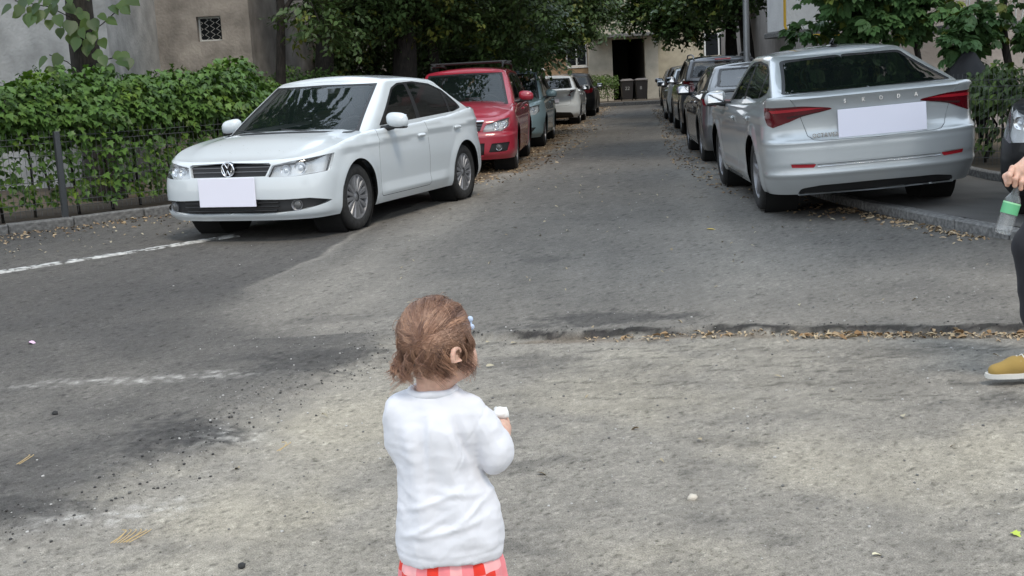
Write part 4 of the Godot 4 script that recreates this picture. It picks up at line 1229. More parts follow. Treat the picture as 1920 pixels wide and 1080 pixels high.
func gcol(x: float, z: float) -> Color:
	var big := N1.get_noise_2d(x * 9, z * 9)
	var med := N1.get_noise_2d(x * 40 + 500, z * 40)
	var fin := N2.get_noise_2d(x * 260, z * 260 + 70)
	var spk := N2.get_noise_2d(x * 900 + 33, z * 900)
	var asph := Vector3(0.128, 0.126, 0.122)
	var dust := Vector3(0.245, 0.236, 0.218)
	var dark := Vector3(0.088, 0.087, 0.087)
	var beige := Vector3(0.272, 0.262, 0.238)
	# dusty wheel tracks along the street
	var lat := x + 0.118 * (z + 10.0)
	var wob := N1.get_noise_2d(x * 8 + 40, z * 3) * 0.25
	var tr := 1.25 * exp(-pow((lat + 0.95 + wob) / 0.5, 2)) + 0.75 * exp(-pow((lat - 1.72 + wob) / 0.5, 2))
	var streak := N1.get_noise_2d(lat * 60, z * 5 + 900)
	var c := lerpc(asph, dust, tr * (0.5 + 0.35 * streak) + 0.08 + 0.22 * big)
	# dustier towards the junction
	c = lerpc(c, dust, 0.7 * sstep(-11.0, -6.8, z + big * 2.0) * (0.6 + 0.4 * med))
	# darker asphalt on the left
	var dl := crv(dark_line, z) - x + N1.get_noise_2d(x * 25, z * 25 + 77) * 0.09
	var soft := lerpf(0.02, 0.5, sstep(-9.6, -7.2, z))
	if z > -6.9: dl = crv(ramp_line, z) - x + 0.12 + med * 0.25
	if z > -42.0:
		var k := sstep(-soft, soft, dl)
		if z < -8.6: c = lerpc(c, dust * 1.12, exp(-pow(dl / 0.06, 2)) * 0.6)
		c = lerpc(c, lerpc(dark, dust, 0.10 + 0.22 * big + 0.3 * sstep(-8.5, -5.0, z) * (0.5 + med)), k)
	# milled, dusty lower ground
	var lo := lowered(x, z)
	if lo > 0:
		var bb := lerpc(beige, Vector3(0.205, 0.198, 0.183), 0.42 + 0.55 * big + 0.5 * med)
		bb = lerpc(bb, Vector3(0.36, 0.345, 0.30), sstep(0.15, 0.5, N1.get_noise_2d(x * 20 + 200, z * 28)) * 0.6)
		bb = lerpc(bb, Vector3(0.13, 0.127, 0.12), sstep(0.16, 0.42, N1.get_noise_2d(x * 75 + 17, z * 110)) * 0.55)
		# sweeping tyre tracks carried on from the street
		var swp := x + 0.78 + 0.09 * sin((z + 5.5) * 1.3)
		bb = lerpc(bb, Vector3(0.345, 0.328, 0.285), 0.65 * exp(-pow((swp + wob * 0.4) / 0.26, 2)) * (0.7 + 0.5 * streak))
		var arc := Vector2(x - 3.2, z + 2.6).length() - 4.15
		bb = lerpc(bb, Vector3(0.15, 0.147, 0.138), 0.4 * exp(-pow((arc + med * 0.05) / 0.1, 2)) * sstep(-6.6, -5.6, z))
		bb = lerpc(bb, Vector3(0.33, 0.315, 0.275), 0.45 * exp(-pow((x - 1.35 + 0.15 * sin(z) + wob * 0.4) / 0.4, 2)) * (0.7 + 0.5 * streak))
		# pale dusty drifts and yellowish fines
		for q in [[-0.72, -5.0, 0.35, 0.9, 0.55], [-0.95, -4.0, 0.3, 0.45, 0.5], [0.55, -5.3, 0.7, 0.5, 0.4], [1.25, -4.2, 0.5, 0.5, 0.45], [0.3, -3.5, 0.5, 0.3, 0.35], [1.9, -4.4, 0.4, 0.35, 0.45]]:
			var de := Vector2((x - q[0]) / q[2], (z - q[1]) / q[3]).length()
			if de < 1.5: bb = lerpc(bb, Vector3(0.385, 0.362, 0.30), q[4] * sstep(1.2, 0.2, de + med * 0.9))
		for q in [[0.05, -3.35, 0.5, 0.22, 0.5], [-0.5, -3.6, 0.4, 0.3, 0.4], [1.7, -5.4, 0.7, 0.3, 0.4], [0.3, -5.9, 0.6, 0.2, 0.4], [1.0, -4.9, 0.35, 0.12, 0.5], [2.1, -4.1, 0.3, 0.15, 0.5]]:
			var de := Vector2((x - q[0]) / q[2], (z - q[1]) / q[3]).length()
			if de < 1.5: bb = lerpc(bb, Vector3(0.165, 0.16, 0.15), q[4] * sstep(1.2, 0.2, de + med * 1.1 + fin * 0.3))
		c = lerpc(c, bb, lo)
		# scores left by the milling drum, parallel to the edge
		var sc := z - 0.235 * x
		for q in [[-6.42, 0.2, 3.2], [-6.36, 0.1, 2.6], [-6.2, 0.5, 3.3], [-6.02, 0.3, 1.6], [-5.93, 0.9, 3.3], [-5.7, 0.0, 3.0], [-5.66, 0.4, 1.4], [-5.5, 1.2, 3.3], [-5.42, 0.2, 2.2]]:
			if x > q[1] and x < q[2]:
				var dd := absf(sc - q[0] + 0.02 * N1.get_noise_1d(x * 40 + q[0] * 90))
				if dd < 0.02: c *= 1.0 - 0.5 * (1.0 - dd / 0.02) * sstep(-0.15, 0.2, N1.get_noise_1d(x * 130 + q[0] * 400)) * lo
	# fresh black asphalt crumbs by the step and the ramp
	var blot := N1.get_noise_2d(x * 48 + 900, z * 60)
	for q in [[0.45, -6.95, 0.55, 0.24, 0.9], [-0.95, -6.35, 0.42, 0.34, 0.9], [-1.42, -5.02, 0.26, 0.3, 1.0], [-1.3, -5.0, 0.2, 0.15, 1.0], [-1.9, -4.1, 0.45, 0.2, 0.8], [0.2, -9.4, 0.3, 0.3, 0.45], [0.05, -6.1, 0.45, 0.16, 0.5], [-1.05, -7.4, 0.5, 0.18, 0.4], [0.85, -4.55, 0.18, 0.09, 0.5], [-0.1, -4.45, 0.2, 0.07, 0.4], [2.0, -4.9, 0.3, 0.1, 0.5], [1.95, -5.9, 0.5, 0.15, 0.4], [0.15, -7.05, 0.3, 0.1, 0.7]]:
		var dd := Vector2((x - q[0]) / q[2], (z - q[1]) / q[3]).length()
		if dd < 1.6: c = lerpc(c, Vector3(0.06, 0.06, 0.061), 0.8 * q[4] * sstep(1.15, 0.35, dd + blot * 0.8 + fin * 0.4))
	var ds := z - crv(step_line, x)
	if x > -0.6 and absf(ds) < 0.3:
		c = lerpc(c, Vector3(0.035, 0.034, 0.034), 0.95 * sstep(-0.5, 0.0, x) * sstep(-0.35, 0.0, blot + 0.1) * sstep(0.06, 0.02, absf(ds + blot * 0.05)))
		c = lerpc(c, Vector3(0.12, 0.088, 0.06), 0.5 * sstep(0.06, 0.02, absf(ds - 0.1 + med * 0.06)) * sstep(-0.1, 0.3, med + 0.25))
	# chalky dust
	var wl := exp(-pow((z + 6.05 + (x + 1.9) * 0.02 + blot * 0.1) / 0.055, 2)) * sstep(-2.7, -2.2, x) * sstep(-1.1, -1.5, x)
	wl += 0.9 * exp(-pow((z + 4.07 + (x + 1.4) * 0.35 + blot * 0.12) / 0.09, 2)) * sstep(-1.75, -1.55, x) * sstep(-1.05, -1.25, x)
	wl += 0.7 * exp(-pow(Vector2(x + 1.2, z + 4.98).length() / 0.13, 2))
	c = lerpc(c, Vector3(0.46, 0.46, 0.45), wl * (0.1 + 1.1 * maxf(0.0, fin + 0.1)))
	# earth and leaf mould along the parked rows
	var vg := sstep(-0.25, 0.35, crv(verge_line, z) - x + med * 0.5 + big * 0.3)
	if z < -15.0: c = lerpc(c, Vector3(0.15, 0.105, 0.062) * (1.0 + 0.5 * fin), vg * sstep(-15.0, -18.0, z) * (0.75 + 0.3 * med))
	var vr := sstep(-0.1, 0.7, x - crv(rowr_line, z) + med * 0.5)
	c = lerpc(c, Vector3(0.085, 0.078, 0.068), vr * 0.75)
	c *= 1.0 + 0.17 * fin + 0.05 * med + 0.10 * N1.get_noise_2d(lat * 110 + 3, z * 9)
	if spk > 0.32: c *= 1.0 + 0.7 * (spk - 0.32)
	if spk < -0.36: c *= 1.0 + 1.3 * (spk + 0.36)
	return Color(c.x * 1.05, c.y, c.z * 0.945)

func ground() -> void:
	var gm := mat(Color.WHITE, 0.93, 0.0, true)
	gm.albedo_texture = noise_tex(0.16, 1024, FastNoiseLite.TYPE_SIMPLEX_SMOOTH, 3, 0.62, 1.0, false, 1.0, 5)
	gm.uv1_triplanar = true; gm.uv1_world_triplanar = true; gm.uv1_scale = Vector3(0.9, 0.9, 0.9)
	gm.normal_enabled = true; gm.normal_texture = noise_tex(0.11, 1024, FastNoiseLite.TYPE_CELLULAR, 2, 0, 1, true, 9.0, 8); gm.normal_scale = 0.22
	var dt := NoiseTexture2D.new()
	var dn := FastNoiseLite.new(); dn.frequency = 0.07; dn.fractal_octaves = 4; dn.seed = 91; dn.fractal_gain = 0.65
	dt.noise = dn; dt.width = 1024; dt.height = 1024; dt.seamless = true
	var dr := Gradient.new()
	dr.offsets = PackedFloat32Array([0.0, 0.2, 0.3, 0.62, 0.8, 1.0]); dr.colors = PackedColorArray([Color(0.45, 0.45, 0.45), Color(0.7, 0.7, 0.69), Color(0.88, 0.88, 0.875), Color(0.9, 0.9, 0.9), Color(1, 1, 1), Color(1, 1, 1)])
	dt.color_ramp = dr
	gm.detail_enabled = true; gm.detail_albedo = dt; gm.detail_blend_mode = BaseMaterial3D.BLEND_MODE_MUL; gm.detail_uv_layer = BaseMaterial3D.DETAIL_UV_2
	gm.uv2_triplanar = true; gm.uv2_world_triplanar = true; gm.uv2_scale = Vector3(0.47, 0.47, 0.47)
	gm.metallic_specular = 0.3
	var b := MB.new()
	var rows := 680; var cols := 440
	var z0 := -1.6; var z1 := -60.0
	var hs := []
	for r in rows + 1:
		var z := z0 * pow(z1 / z0, float(r) / rows)
		var hw := 1.3 + 0.52 * absf(z)
		var cx := 0.05 * absf(z)
		for k in cols + 1:
			var x := cx + hw * (2.0 * k / cols - 1.0)
			var y := gheight(x, z)
			var q := gcol(x, z)
			q.r *= 1.9; q.g *= 1.9; q.b *= 1.9
			b.vert(Vector3(x, y, z), Vector3.UP, q)
	for r in rows + 1:
		for k in cols + 1:
			var i := r * (cols + 1) + k
			var dx := b.v[i + (1 if k < cols else 0)] - b.v[i - (1 if k > 0 else 0)]
			var dz := b.v[i + (cols + 1 if r < rows else 0)] - b.v[i - (cols + 1 if r > 0 else 0)]
			b.n[i] = dx.cross(dz).normalized()
			if b.n[i].y < 0: b.n[i] = -b.n[i]
	for r in rows:
		for k in cols:
			var i := r * (cols + 1) + k
			b.ix.append_array(PackedInt32Array([i, i + cols + 1, i + cols + 2, i, i + cols + 2, i + 1]))
	# winding check on the first triangle
	var g := (b.v[b.ix[1]] - b.v[b.ix[0]]).cross(b.v[b.ix[2]] - b.v[b.ix[0]])
	if g.y > 0:
		for k in range(0, b.ix.size(), 3):
			var t := b.ix[k + 1]; b.ix[k + 1] = b.ix[k + 2]; b.ix[k + 2] = t
	struct(put("road", b.mesh(), gm), "grey worn asphalt street with patched, milled and dusty surface", "road")
	# the ground behind the camera and far out
	var f := MB.new()
	var n := 60
	for r in n + 1:
		for k in n + 1:
			var x := lerpf(-30, 30, float(k) / n); var z := lerpf(-1.7, 40, float(r) / n)
			f.vert(Vector3(x, -0.045, z), Vector3.UP, Color(0.7, 0.66, 0.58))
	for r in n:
		for k in n:
			var i := r * (n + 1) + k
			f.quad(i, i + 1, i + n + 2, i + n + 1)
	struct(put("road_junction", f.mesh(), gm), "dusty junction floor nearest the viewer", "road")
	var e := MB.new()
	e.box(Vector3(0, -0.35, -60), Vector3(400, 0.5, 400))
	struct(put("ground", e.mesh(), mat(lin(0.12, 0.11, 0.09), 0.95)), "bare earth beyond the street", "ground")

func curve_pts(a: Array, step := 0.5) -> PackedVector3Array:
	var c := Curve3D.new()
	for k in a.size():
		var p: Vector3 = a[k]
		var t := Vector3.ZERO
		if k > 0 and k < a.size() - 1: t = (a[k + 1] - a[k - 1]) / 6.0
		c.add_point(p, -t, t)
	c.bake_interval = step
	return c.get_baked_points()

func strip(name: String, path: PackedVector3Array, off0: float, off1: float, y: float, m: Material, colf: Callable, sub_n := 10) -> MeshInstance3D:
	# ribbon to the left (+) of a path seen from above
	var b := MB.new()
	for k in path.size():
		var f := (path[mini(k + 1, path.size() - 1)] - path[maxi(k - 1, 0)]).normalized()
		var s := Vector3.UP.cross(f).normalized()
		for j in sub_n + 1:
			var p := path[k] + s * lerpf(off0, off1, float(j) / sub_n)
			p.y = y + N2.get_noise_2d(p.x * 90, p.z * 90) * 0.008
			b.vert(p, Vector3.UP, colf.call(p))
		if k > 0:
			for j in sub_n:
				var i := k * (sub_n + 1) + j
				b.quad(i, i + 1, i - sub_n, i - sub_n - 1)
	return put(name, b.mesh(), m)

func kerb(called: String, label: String, path: PackedVector3Array, wide: float, y0: float, y1: float, m: Material, len_ := 0.5, sink := 0.0) -> Node3D:
	var T := thing(called, label, "kerb")
	T.set_meta("kind", "structure")
	var c := Curve3D.new()
	for q in path: c.add_point(q)
	var tot := c.get_baked_length()
	var s := 0.0
	while s < tot - 0.1:
		var L := minf(len_ * rng.randf_range(0.9, 1.1), tot - s)
		var a := c.sample_baked(s + 0.006); var d := c.sample_baked(s + L - 0.006)
		var f := (d - a).normalized()
		var b := MB.new()
		var bas := Basis(Vector3.UP.cross(f).normalized(), Vector3.UP, f)
		b.bbox(Vector3.ZERO, Vector3(wide, y1 - y0, a.distance_to(d)), 0.012, bas)
		for k in b.v.size(): b.v[k] += Vector3(1, 1, 1) * N2.get_noise_3d(b.v[k].x * 300 + s * 500, b.v[k].y * 300, b.v[k].z * 300) * 0.004
		var o := put("kerb_stone", b.mesh(), m, T)
		o.position = (a + d) / 2 + Vector3(0, (y0 + y1) / 2 - sink * rng.randf(), 0)
		o.rotation = Vector3(rng.randf_range(-0.004, 0.004), rng.randf_range(-0.006, 0.006), rng.randf_range(-0.02, 0.02))
		s += L
	return T

func leaf_mesh(kind: String, size: float, fold := 0.25, curl := 0.2) -> ArrayMesh:
	# outlines: lobed creeper leaf, oval, dry curled
	var o := PackedVector2Array()
	match kind:
		"lobed": o = pv([0, 0, 0.22, 0.02, 0.5, 0.14, 0.36, 0.3, 0.52, 0.52, 0.24, 0.56, 0.0, 1.0])
		"oval": o = pv([0, 0, 0.16, 0.12, 0.26, 0.35, 0.24, 0.6, 0.12, 0.85, 0.0, 1.0])
		"round": o = pv([0, 0, 0.3, -0.04, 0.48, 0.18, 0.5, 0.42, 0.34, 0.68, 0.14, 0.86, 0.0, 1.0])
		"dry": o = pv([0, 0, 0.14, 0.1, 0.2, 0.4, 0.1, 0.8, 0.0, 1.0])
	var b := MB.new()
	var m := o.size()
	var cen := []; var L := []; var R := []
	for k in m:
		var y := o[k].y
		var zc := -curl * y * y * size
		cen.append(b.vert(Vector3(0, zc, y * size), Vector3.UP))
		L.append(b.vert(Vector3(o[k].x * size, zc + fold * o[k].x * size * (1.0 if kind != "dry" else 1.8), y * size), Vector3(-fold, 1, 0).normalized()))
		R.append(b.vert(Vector3(-o[k].x * size, zc + fold * o[k].x * size * (1.0 if kind != "dry" else 1.4), y * size), Vector3(fold, 1, 0).normalized()))
	for k in m - 1:
		for S in [L, R]:
			if k == 0: b.tri(cen[0], S[1], cen[1])
			elif k == m - 2: b.tri(cen[k], S[k], cen[m - 1])
			else: b.quad(cen[k], S[k], S[k + 1], cen[k + 1])
	return b.mesh()

func multi(called: String, mesh: Mesh, m: Material, xs: Array, cols: Array, parent: Node = null) -> MultiMeshInstance3D:
	var mm := MultiMesh.new()
	mm.transform_format = MultiMesh.TRANSFORM_3D
	mm.use_colors = true
	mm.mesh = mesh
	mm.instance_count = xs.size()
	for k in xs.size():
		mm.set_instance_transform(k, xs[k])
		mm.set_instance_color(k, cols[k])
	var o := MultiMeshInstance3D.new()
	o.multimesh = mm
	o.material_override = m
	o.set_meta("kind", "stuff")
	if parent == null:
		o.name = numbered(called); add_child(o)
	else:
		o.name = called; parent.add_child(o, true)
	return o

func leafcol(kind: int) -> Color:
	var t := rng.randf()
	match kind:
		0: return Color(0.34, 0.25, 0.14).lerp(Color(0.20, 0.12, 0.065), t) * rng.randf_range(0.7, 1.2)     # tan to brown
		1: return Color(0.48, 0.38, 0.25).lerp(Color(0.30, 0.19, 0.095), t)
		_: return Color(0.40, 0.36, 0.26).lerp(Color(0.26, 0.2, 0.12), t)

func litter() -> void:
	rng.seed = 11
	var dm := mat(Color.WHITE, 0.85, 0.0, true)
	M.dry = dm
	var dry := leaf_mesh("dry", 0.055, 0.5, 0.5)
	var dry2 := leaf_mesh("oval", 0.05, 0.3, 0.3)
	var xa := []; var ca := []; var xb := []; var cb := []
	var add := func(x: float, z: float, s: float, kind: int, y := 999.0):
		var yy: float = gheight(x, z) + 0.004 if y > 900.0 else y
		var bs := Basis(Vector3.UP, rng.randf() * TAU) * Basis(Vector3(1, 0, 0), rng.randf_range(-0.35, 0.35)) * Basis(Vector3(0, 0, 1), rng.randf_range(-0.5, 0.5))
		var t := Transform3D(bs.scaled(Vector3.ONE * s), Vector3(x, yy + 0.006, z))
		if rng.randf() < 0.5: xa.append(t); ca.append(leafcol(kind))
		else: xb.append(t); cb.append(leafcol(kind))
	# leaf mould along the left row
	for k in 4200:
		var z := -16.0 - pow(rng.randf(), 1.3) * 33.0
		var x := crv(verge_line, z) - rng.randf_range(-0.3, 2.4) + rng.randfn(0, 0.2)
		add.call(x, z, rng.randf_range(0.7, 1.5), 0 if rng.randf() < 0.6 else 1)
	# right row
	for k in 1300:
		var z := -10.2 - rng.randf() * 32.0
		var x := crv(rowr_line, z) + absf(rng.randfn(0, 0.5)) - 0.25
		add.call(x, z, rng.randf_range(0.6, 1.3), 0)
	# sparse on the road and by the left kerb
	for k in 330:
		var z := -4.0 - rng.randf() * 26.0
		add.call(-1.5 + rng.randf() * 4.5 + 0.05 * absf(z), z, rng.randf_range(0.35, 0.9), 2)
	for k in 520:
		var t := rng.randf()
		var p := Vector3(-8.2, 0, -10.9).lerp(Vector3(-3.0, 0, -15.7), t) + Vector3(0.69, 0, 0.72) * (absf(rng.randfn(0, 0.45)) + 0.12)
		add.call(p.x, p.z, rng.randf_range(0.6, 1.3), 0 if rng.randf() < 0.4 else 1)
	for k in 260:
		var t := rng.randf()
		var p := Vector3(-8.2, 0, -10.9).lerp(Vector3(-3.0, 0, -15.7), t) + Vector3(0.69, 0, 0.72) * rng.randf_range(0.3, 2.4)
		add.call(p.x, p.z, rng.randf_range(0.4, 1.0), 2)
	# kerb foot on the right
	for k in 210:
		var t := rng.randf()
		var p := Vector3(3.25, 0, -11.5).lerp(Vector3(3.68, 0, -9.15), t) + Vector3(-0.12 - absf(rng.randfn(0, 0.1)), 0.0, 0)
		add.call(p.x, p.z, rng.randf_range(0.6, 1.2), 1)
	# foot of the asphalt step
	for k in 650:
		var x := rng.randf_range(0.35, 3.4)
		if x < 1.5 and rng.randf() < 0.45: continue
		var z := crv(step_line, x) + 0.03 + absf(rng.randfn(0, 0.06))
		add.call(x, z, rng.randf_range(0.25, 0.6), 1)
	var o := multi("fallen_leaves", dry, dm, xa, ca)
	tag(o, "scattered dry brown leaves along the kerbs and parked cars", "leaves")
	o = multi("leaf_litter", dry2, dm, xb, cb)
	tag(o, "small flat dead leaves strewn over the verge and street", "leaves")
	# larger curled leaves one by one along the step
	var big := [leaf_mesh("dry", 0.05, 0.5, 0.45), leaf_mesh("oval", 0.042, 0.35, 0.5), leaf_mesh("dry", 0.06, 0.8, 0.2)]
	var tones := []
	for k in 5:
		tones.append(mat(lin(0.47 - 0.05 * k, 0.37 - 0.052 * k, 0.235 - 0.04 * k), 0.8))
	for k in 90:
		var x := rng.randf_range(0.5, 2.9)
		if k > 26: x = rng.randf_range(1.45, 2.95)
		var z := crv(step_line, x) + 0.05 + absf(rng.randfn(0, 0.045))
		var lf := put("dry_leaf", big[k % 3], tones[rng.randi() % 5])
		lf.transform = Transform3D(Basis(Vector3.UP, rng.randf() * TAU) * Basis(Vector3(1, 0, 0), rng.randf_range(-0.5, 0.3)) * Basis(Vector3(0, 0, 1), rng.randf_range(-0.6, 0.6)), Vector3(x, gheight(x, z) + 0.009, z))
		tag(lf, "curled tan leaf lying at the foot of the broken asphalt edge", "leaf", "dry leaves along the asphalt edge")
	# gravel and asphalt crumbs
	var st := MB.new()
	ball(st, Vector3.ZERO, 1.0)
	for k in st.v.size(): st.v[k] *= 0.8 + 0.35 * N1.get_noise_3dv(st.v[k] * 60.0)
	var gx := []; var gc := []
	for k in 3200:
		var x := 0.0; var z := 0.0
		var dk := false
		var pick := rng.randf()
		if pick < 0.45:
			z = rng.randf_range(-7.2, -2.6); x = rng.randf_range(-1.9, 2.8)
		elif pick < 0.75:
			z = rng.randf_range(-6.6, -3.4); x = crv(ramp_line, z) + rng.randfn(-0.05, 0.14); dk = rng.randf() < 0.7
		elif pick < 0.88:
			x = rng.randf_range(-1.0, 2.9); z = crv(step_line, x) + rng.randfn(0.0, 0.07); dk = true
		else:
			z = -7.0 - rng.randf() * 7.0; x = rng.randf_range(-2.5, 3.2)
		var s := 0.002 + 0.0055 * pow(rng.randf(), 4)
		gx.append(Transform3D(Basis(Vector3.UP, rng.randf() * TAU).scaled(Vector3(s, s * 0.7, s * 1.2)), Vector3(x, gheight(x, z) + s * 0.3, z)))
		var v := 0.04 if dk else (0.42 if rng.randf() < 0.35 else 0.12)
		gc.append(Color(v, v * 0.97, v * 0.92))
	o = multi("gravel", st.mesh(), dm, gx, gc)
	tag(o, "loose grit and asphalt crumbs on the broken road surface", "gravel")
	# single pieces that show
	var one := func(called: String, label: String, cat: String, px: float, pz: float, mesh: Mesh, m: Material, s := 1.0, turn := 0.0):
		var q := put(called, mesh, m)
		q.transform = Transform3D(Basis(Vector3.UP, turn).scaled(Vector3.ONE * s), Vector3(px, gheight(px, pz) + 0.006, pz))
		tag(q, label, cat)
		return q
	one.call("yellow_leaf", "bright yellow leaf alone in the middle of the street", "leaf", 1.68, -10.56, leaf_mesh("oval", 0.09, 0.15, 0.1), mat(lin(0.6, 0.42, 0.04), 0.7), 1.0, 1.3)
	one.call("paper_scrap", "small pink paper scrap on the dark asphalt at far left", "litter", -2.82, -7.12, leaf_mesh("round", 0.05, 0.4, 0.6), mat(lin(0.75, 0.5, 0.68), 0.7), 1.0, 1.6)
	one.call("green_scrap", "small lime green scrap on the dusty ground at lower right", "litter", 1.44, -3.51, leaf_mesh("lobed", 0.035, 0.3, 0.3), mat(lin(0.45, 0.55, 0.08), 0.7), 1.0, 0.6)
	one.call("pale_leaf", "pale narrow leaf on the dusty ground near the bottom edge", "leaf", 0.99, -3.39, leaf_mesh("dry", 0.035, 0.4, 0.3), mat(lin(0.6, 0.55, 0.38), 0.8), 1.0, 1.9)
	var rock := MB.new()
	ball(rock, Vector3.ZERO, 0.017)
	for k in rock.v.size(): rock.v[k] = rock.v[k] * (0.85 + 0.5 * N1.get_noise_3dv(rock.v[k] * 2600.0)) * Vector3(1.2, 0.8, 1)
	var sh := one.call("pebble", "whitish pebble lying alone on the dusty ground, right of the child", "stone", 0.56, -3.96, rock.mesh(), mat(lin(0.55, 0.5, 0.42), 0.6))
	one.call("asphalt_lump", "dark lump of asphalt near the bottom edge, left of the child", "stone", -0.86, -3.58, rock.mesh(), mat(lin(0.03, 0.03, 0.03), 0.9), 0.75, 1.0)
	one.call("asphalt_lump", "dark lump of asphalt on grey asphalt at the left edge", "stone", -2.08, -5.45, rock.mesh(), mat(lin(0.03, 0.03, 0.03), 0.9), 0.9, 2.0)
	# dry grass wisps
	var wm := mat(lin(0.5, 0.36, 0.17), 0.9)
	for wd in [[-1.33, -3.82, "bent wisp of dry grass on the ground at lower left"], [-1.95, -4.66, "straw lying on the asphalt at the left edge"], [-0.96, -4.75, "short straw on the dusty ground below the ramp"]]:
		var b := MB.new()
		for j in (7 if wd[0] == -1.33 else 2):
			var pl := PackedVector3Array(); var rl := PackedFloat32Array()
			var a := rng.randf_range(0.2, 0.9)
			for k in 6:
				var t := k / 5.0
				pl.append(Vector3(cos(a + t * 0.9) * 0.11 * t + 0.01 * j, 0.004 + 0.012 * sin(t * PI), -sin(a + t * 0.9) * 0.12 * t)); rl.append(0.0016)
			b.tube(pl, rl, 4)
		one.call("straw", wd[2], "straw", wd[0], wd[1], b.mesh(), wm)

# ---------------------------------------------------------------- kerbs, fences, buildings
var kerb_left := [Vector3(-14, 0, -5.3), Vector3(-8.2, 0, -10.75), Vector3(-5.43, 0, -13.32), Vector3(-3.96, 0, -14.69), Vector3(-3.0, 0, -16.0), Vector3(-2.45, 0, -17.8), Vector3(-2.0, 0, -20.5), Vector3(-1.5, 0, -25), Vector3(-0.4, 0, -33), Vector3(1.0, 0, -42), Vector3(1.9, 0, -49)]

func surroundings() -> void:
	M.concrete = mat(lin(0.30, 0.295, 0.285), 0.9)
	M.concrete.albedo_texture = noise_tex(0.03, 512, FastNoiseLite.TYPE_SIMPLEX_SMOOTH, 5, 0.5, 1.0, false, 1, 3)
	M.concrete.uv1_triplanar = true; M.concrete.uv1_world_triplanar = true; M.concrete.uv1_scale = Vector3(1.3, 1.3, 1.3)
	M.kerb_white = M.concrete.duplicate()
	M.kerb_white.albedo_color = lin(0.72, 0.715, 0.70)
	var lo := NoiseTexture2D.new()
	var f := FastNoiseLite.new(); f.frequency = 0.02; f.fractal_octaves = 5; f.seed = 12
	lo.noise = f; lo.width = 512; lo.height = 512; lo.seamless = true
	var gr := Gradient.new()
	gr.offsets = PackedFloat32Array([0.0, 0.38, 0.48, 0.6, 1.0]); gr.colors = PackedColorArray([Color(0.3, 0.29, 0.28), Color(0.42, 0.41, 0.4), Color(0.75, 0.75, 0.74), Color(0.88, 0.88, 0.87), Color(0.95, 0.95, 0.94)])
	lo.color_ramp = gr
	M.kerb_white.albedo_texture = lo; M.kerb_white.uv1_scale = Vector3(0.8, 0.8, 0.8)
	var earth := mat(Color.WHITE, 0.95, 0.0, true)
	var kp := curve_pts(kerb_left, 0.4)
	var gx := strip("garden_soil", kp, 0.05, 7.0, 0.06, earth, func(p): return Color(0.085, 0.062, 0.04) * (1.0 + 0.5 * N2.get_noise_2d(p.x * 60, p.z * 60)), 40)
	struct(gx, "dark garden earth behind the left kerb", "ground")
	kerb("kerb", "grey kerb along the hedge and wire fence", kp.slice(14), 0.13, -0.1, 0.1, M.concrete, 0.8)
	# flush white-painted kerb line
	kerb("painted_kerb", "worn white painted flush kerb running under the white saloon", PackedVector3Array([Vector3(-9.0, 0, -5.2), Vector3(-4.22, 0, -10.27), Vector3(-2.62, 0, -11.98)]), 0.13, -0.08, 0.018, M.kerb_white, 1.0, 0.01)
	# right pavement
	var rp := curve_pts([Vector3(8.5, 0, -6.6), Vector3(5.6, 0, -7.2), Vector3(4.3, 0, -8.0), Vector3(3.78, 0, -8.9), Vector3(3.5, 0, -10.3), Vector3(3.27, 0, -11.7), Vector3(3.2, 0, -13.5), Vector3(3.45, 0, -17.0), Vector3(4.1, 0, -23), Vector3(5.2, 0, -33), Vector3(6.6, 0, -46)], 0.35)
	var pm := mat(Color.WHITE, 0.92, 0.0, true)
	pm.albedo_texture = noise_tex(0.16, 1024, FastNoiseLite.TYPE_SIMPLEX_SMOOTH, 3, 0.45, 1.0, false, 1.0, 6)
	pm.uv1_triplanar = true; pm.uv1_world_triplanar = true
	struct(strip("pavement", rp, -0.1, -1.75, 0.07, pm, func(p): return Color(0.215, 0.205, 0.19) * (1.0 + 0.35 * N1.get_noise_2d(p.x * 45, p.z * 45) + 0.25 * N2.get_noise_2d(p.x * 300, p.z * 300)), 14), "grey pavement under the silver car's raised wheels", "pavement")
	struct(strip("garden_soil", rp, -1.75, -9.0, 0.07, earth, func(p): return Color(0.09, 0.07, 0.045) * (1.0 + 0.5 * N2.get_noise_2d(p.x * 60, p.z * 60)), 30), "earth strip behind the right pavement", "ground")
	kerb("kerb", "pale kerb stones along the right pavement", rp, 0.12, -0.1, 0.08, M.concrete, 0.8)
	var rb := PackedVector3Array()
	for k in rp.size():
		var ff := (rp[mini(k + 1, rp.size() - 1)] - rp[maxi(k - 1, 0)]).normalized()
		rb.append(rp[k] - Vector3.UP.cross(ff).normalized() * 1.8)
	kerb("garden_kerb", "low kerb at the back of the right pavement", rb, 0.1, 0.0, 0.15, M.concrete, 0.8)
	# kerb across the far end
	kerb("end_kerb", "pale kerb across the far end of the street", PackedVector3Array([Vector3(1.5, 0, -48.6), Vector3(9.0, 0, -48.2)]), 0.35, -0.1, 0.13, M.concrete, 1.0)
	struct(strip("end_pavement", PackedVector3Array([Vector3(-3, 0, -48.9), Vector3(3, 0, -48.7), Vector3(12, 0, -48.3)]), 0.0, 4.0, 0.12, pm, func(_p): return Color(0.3, 0.24, 0.18), 6), "worn pavement before the far doorway", "pavement")
	fences()
	buildings()

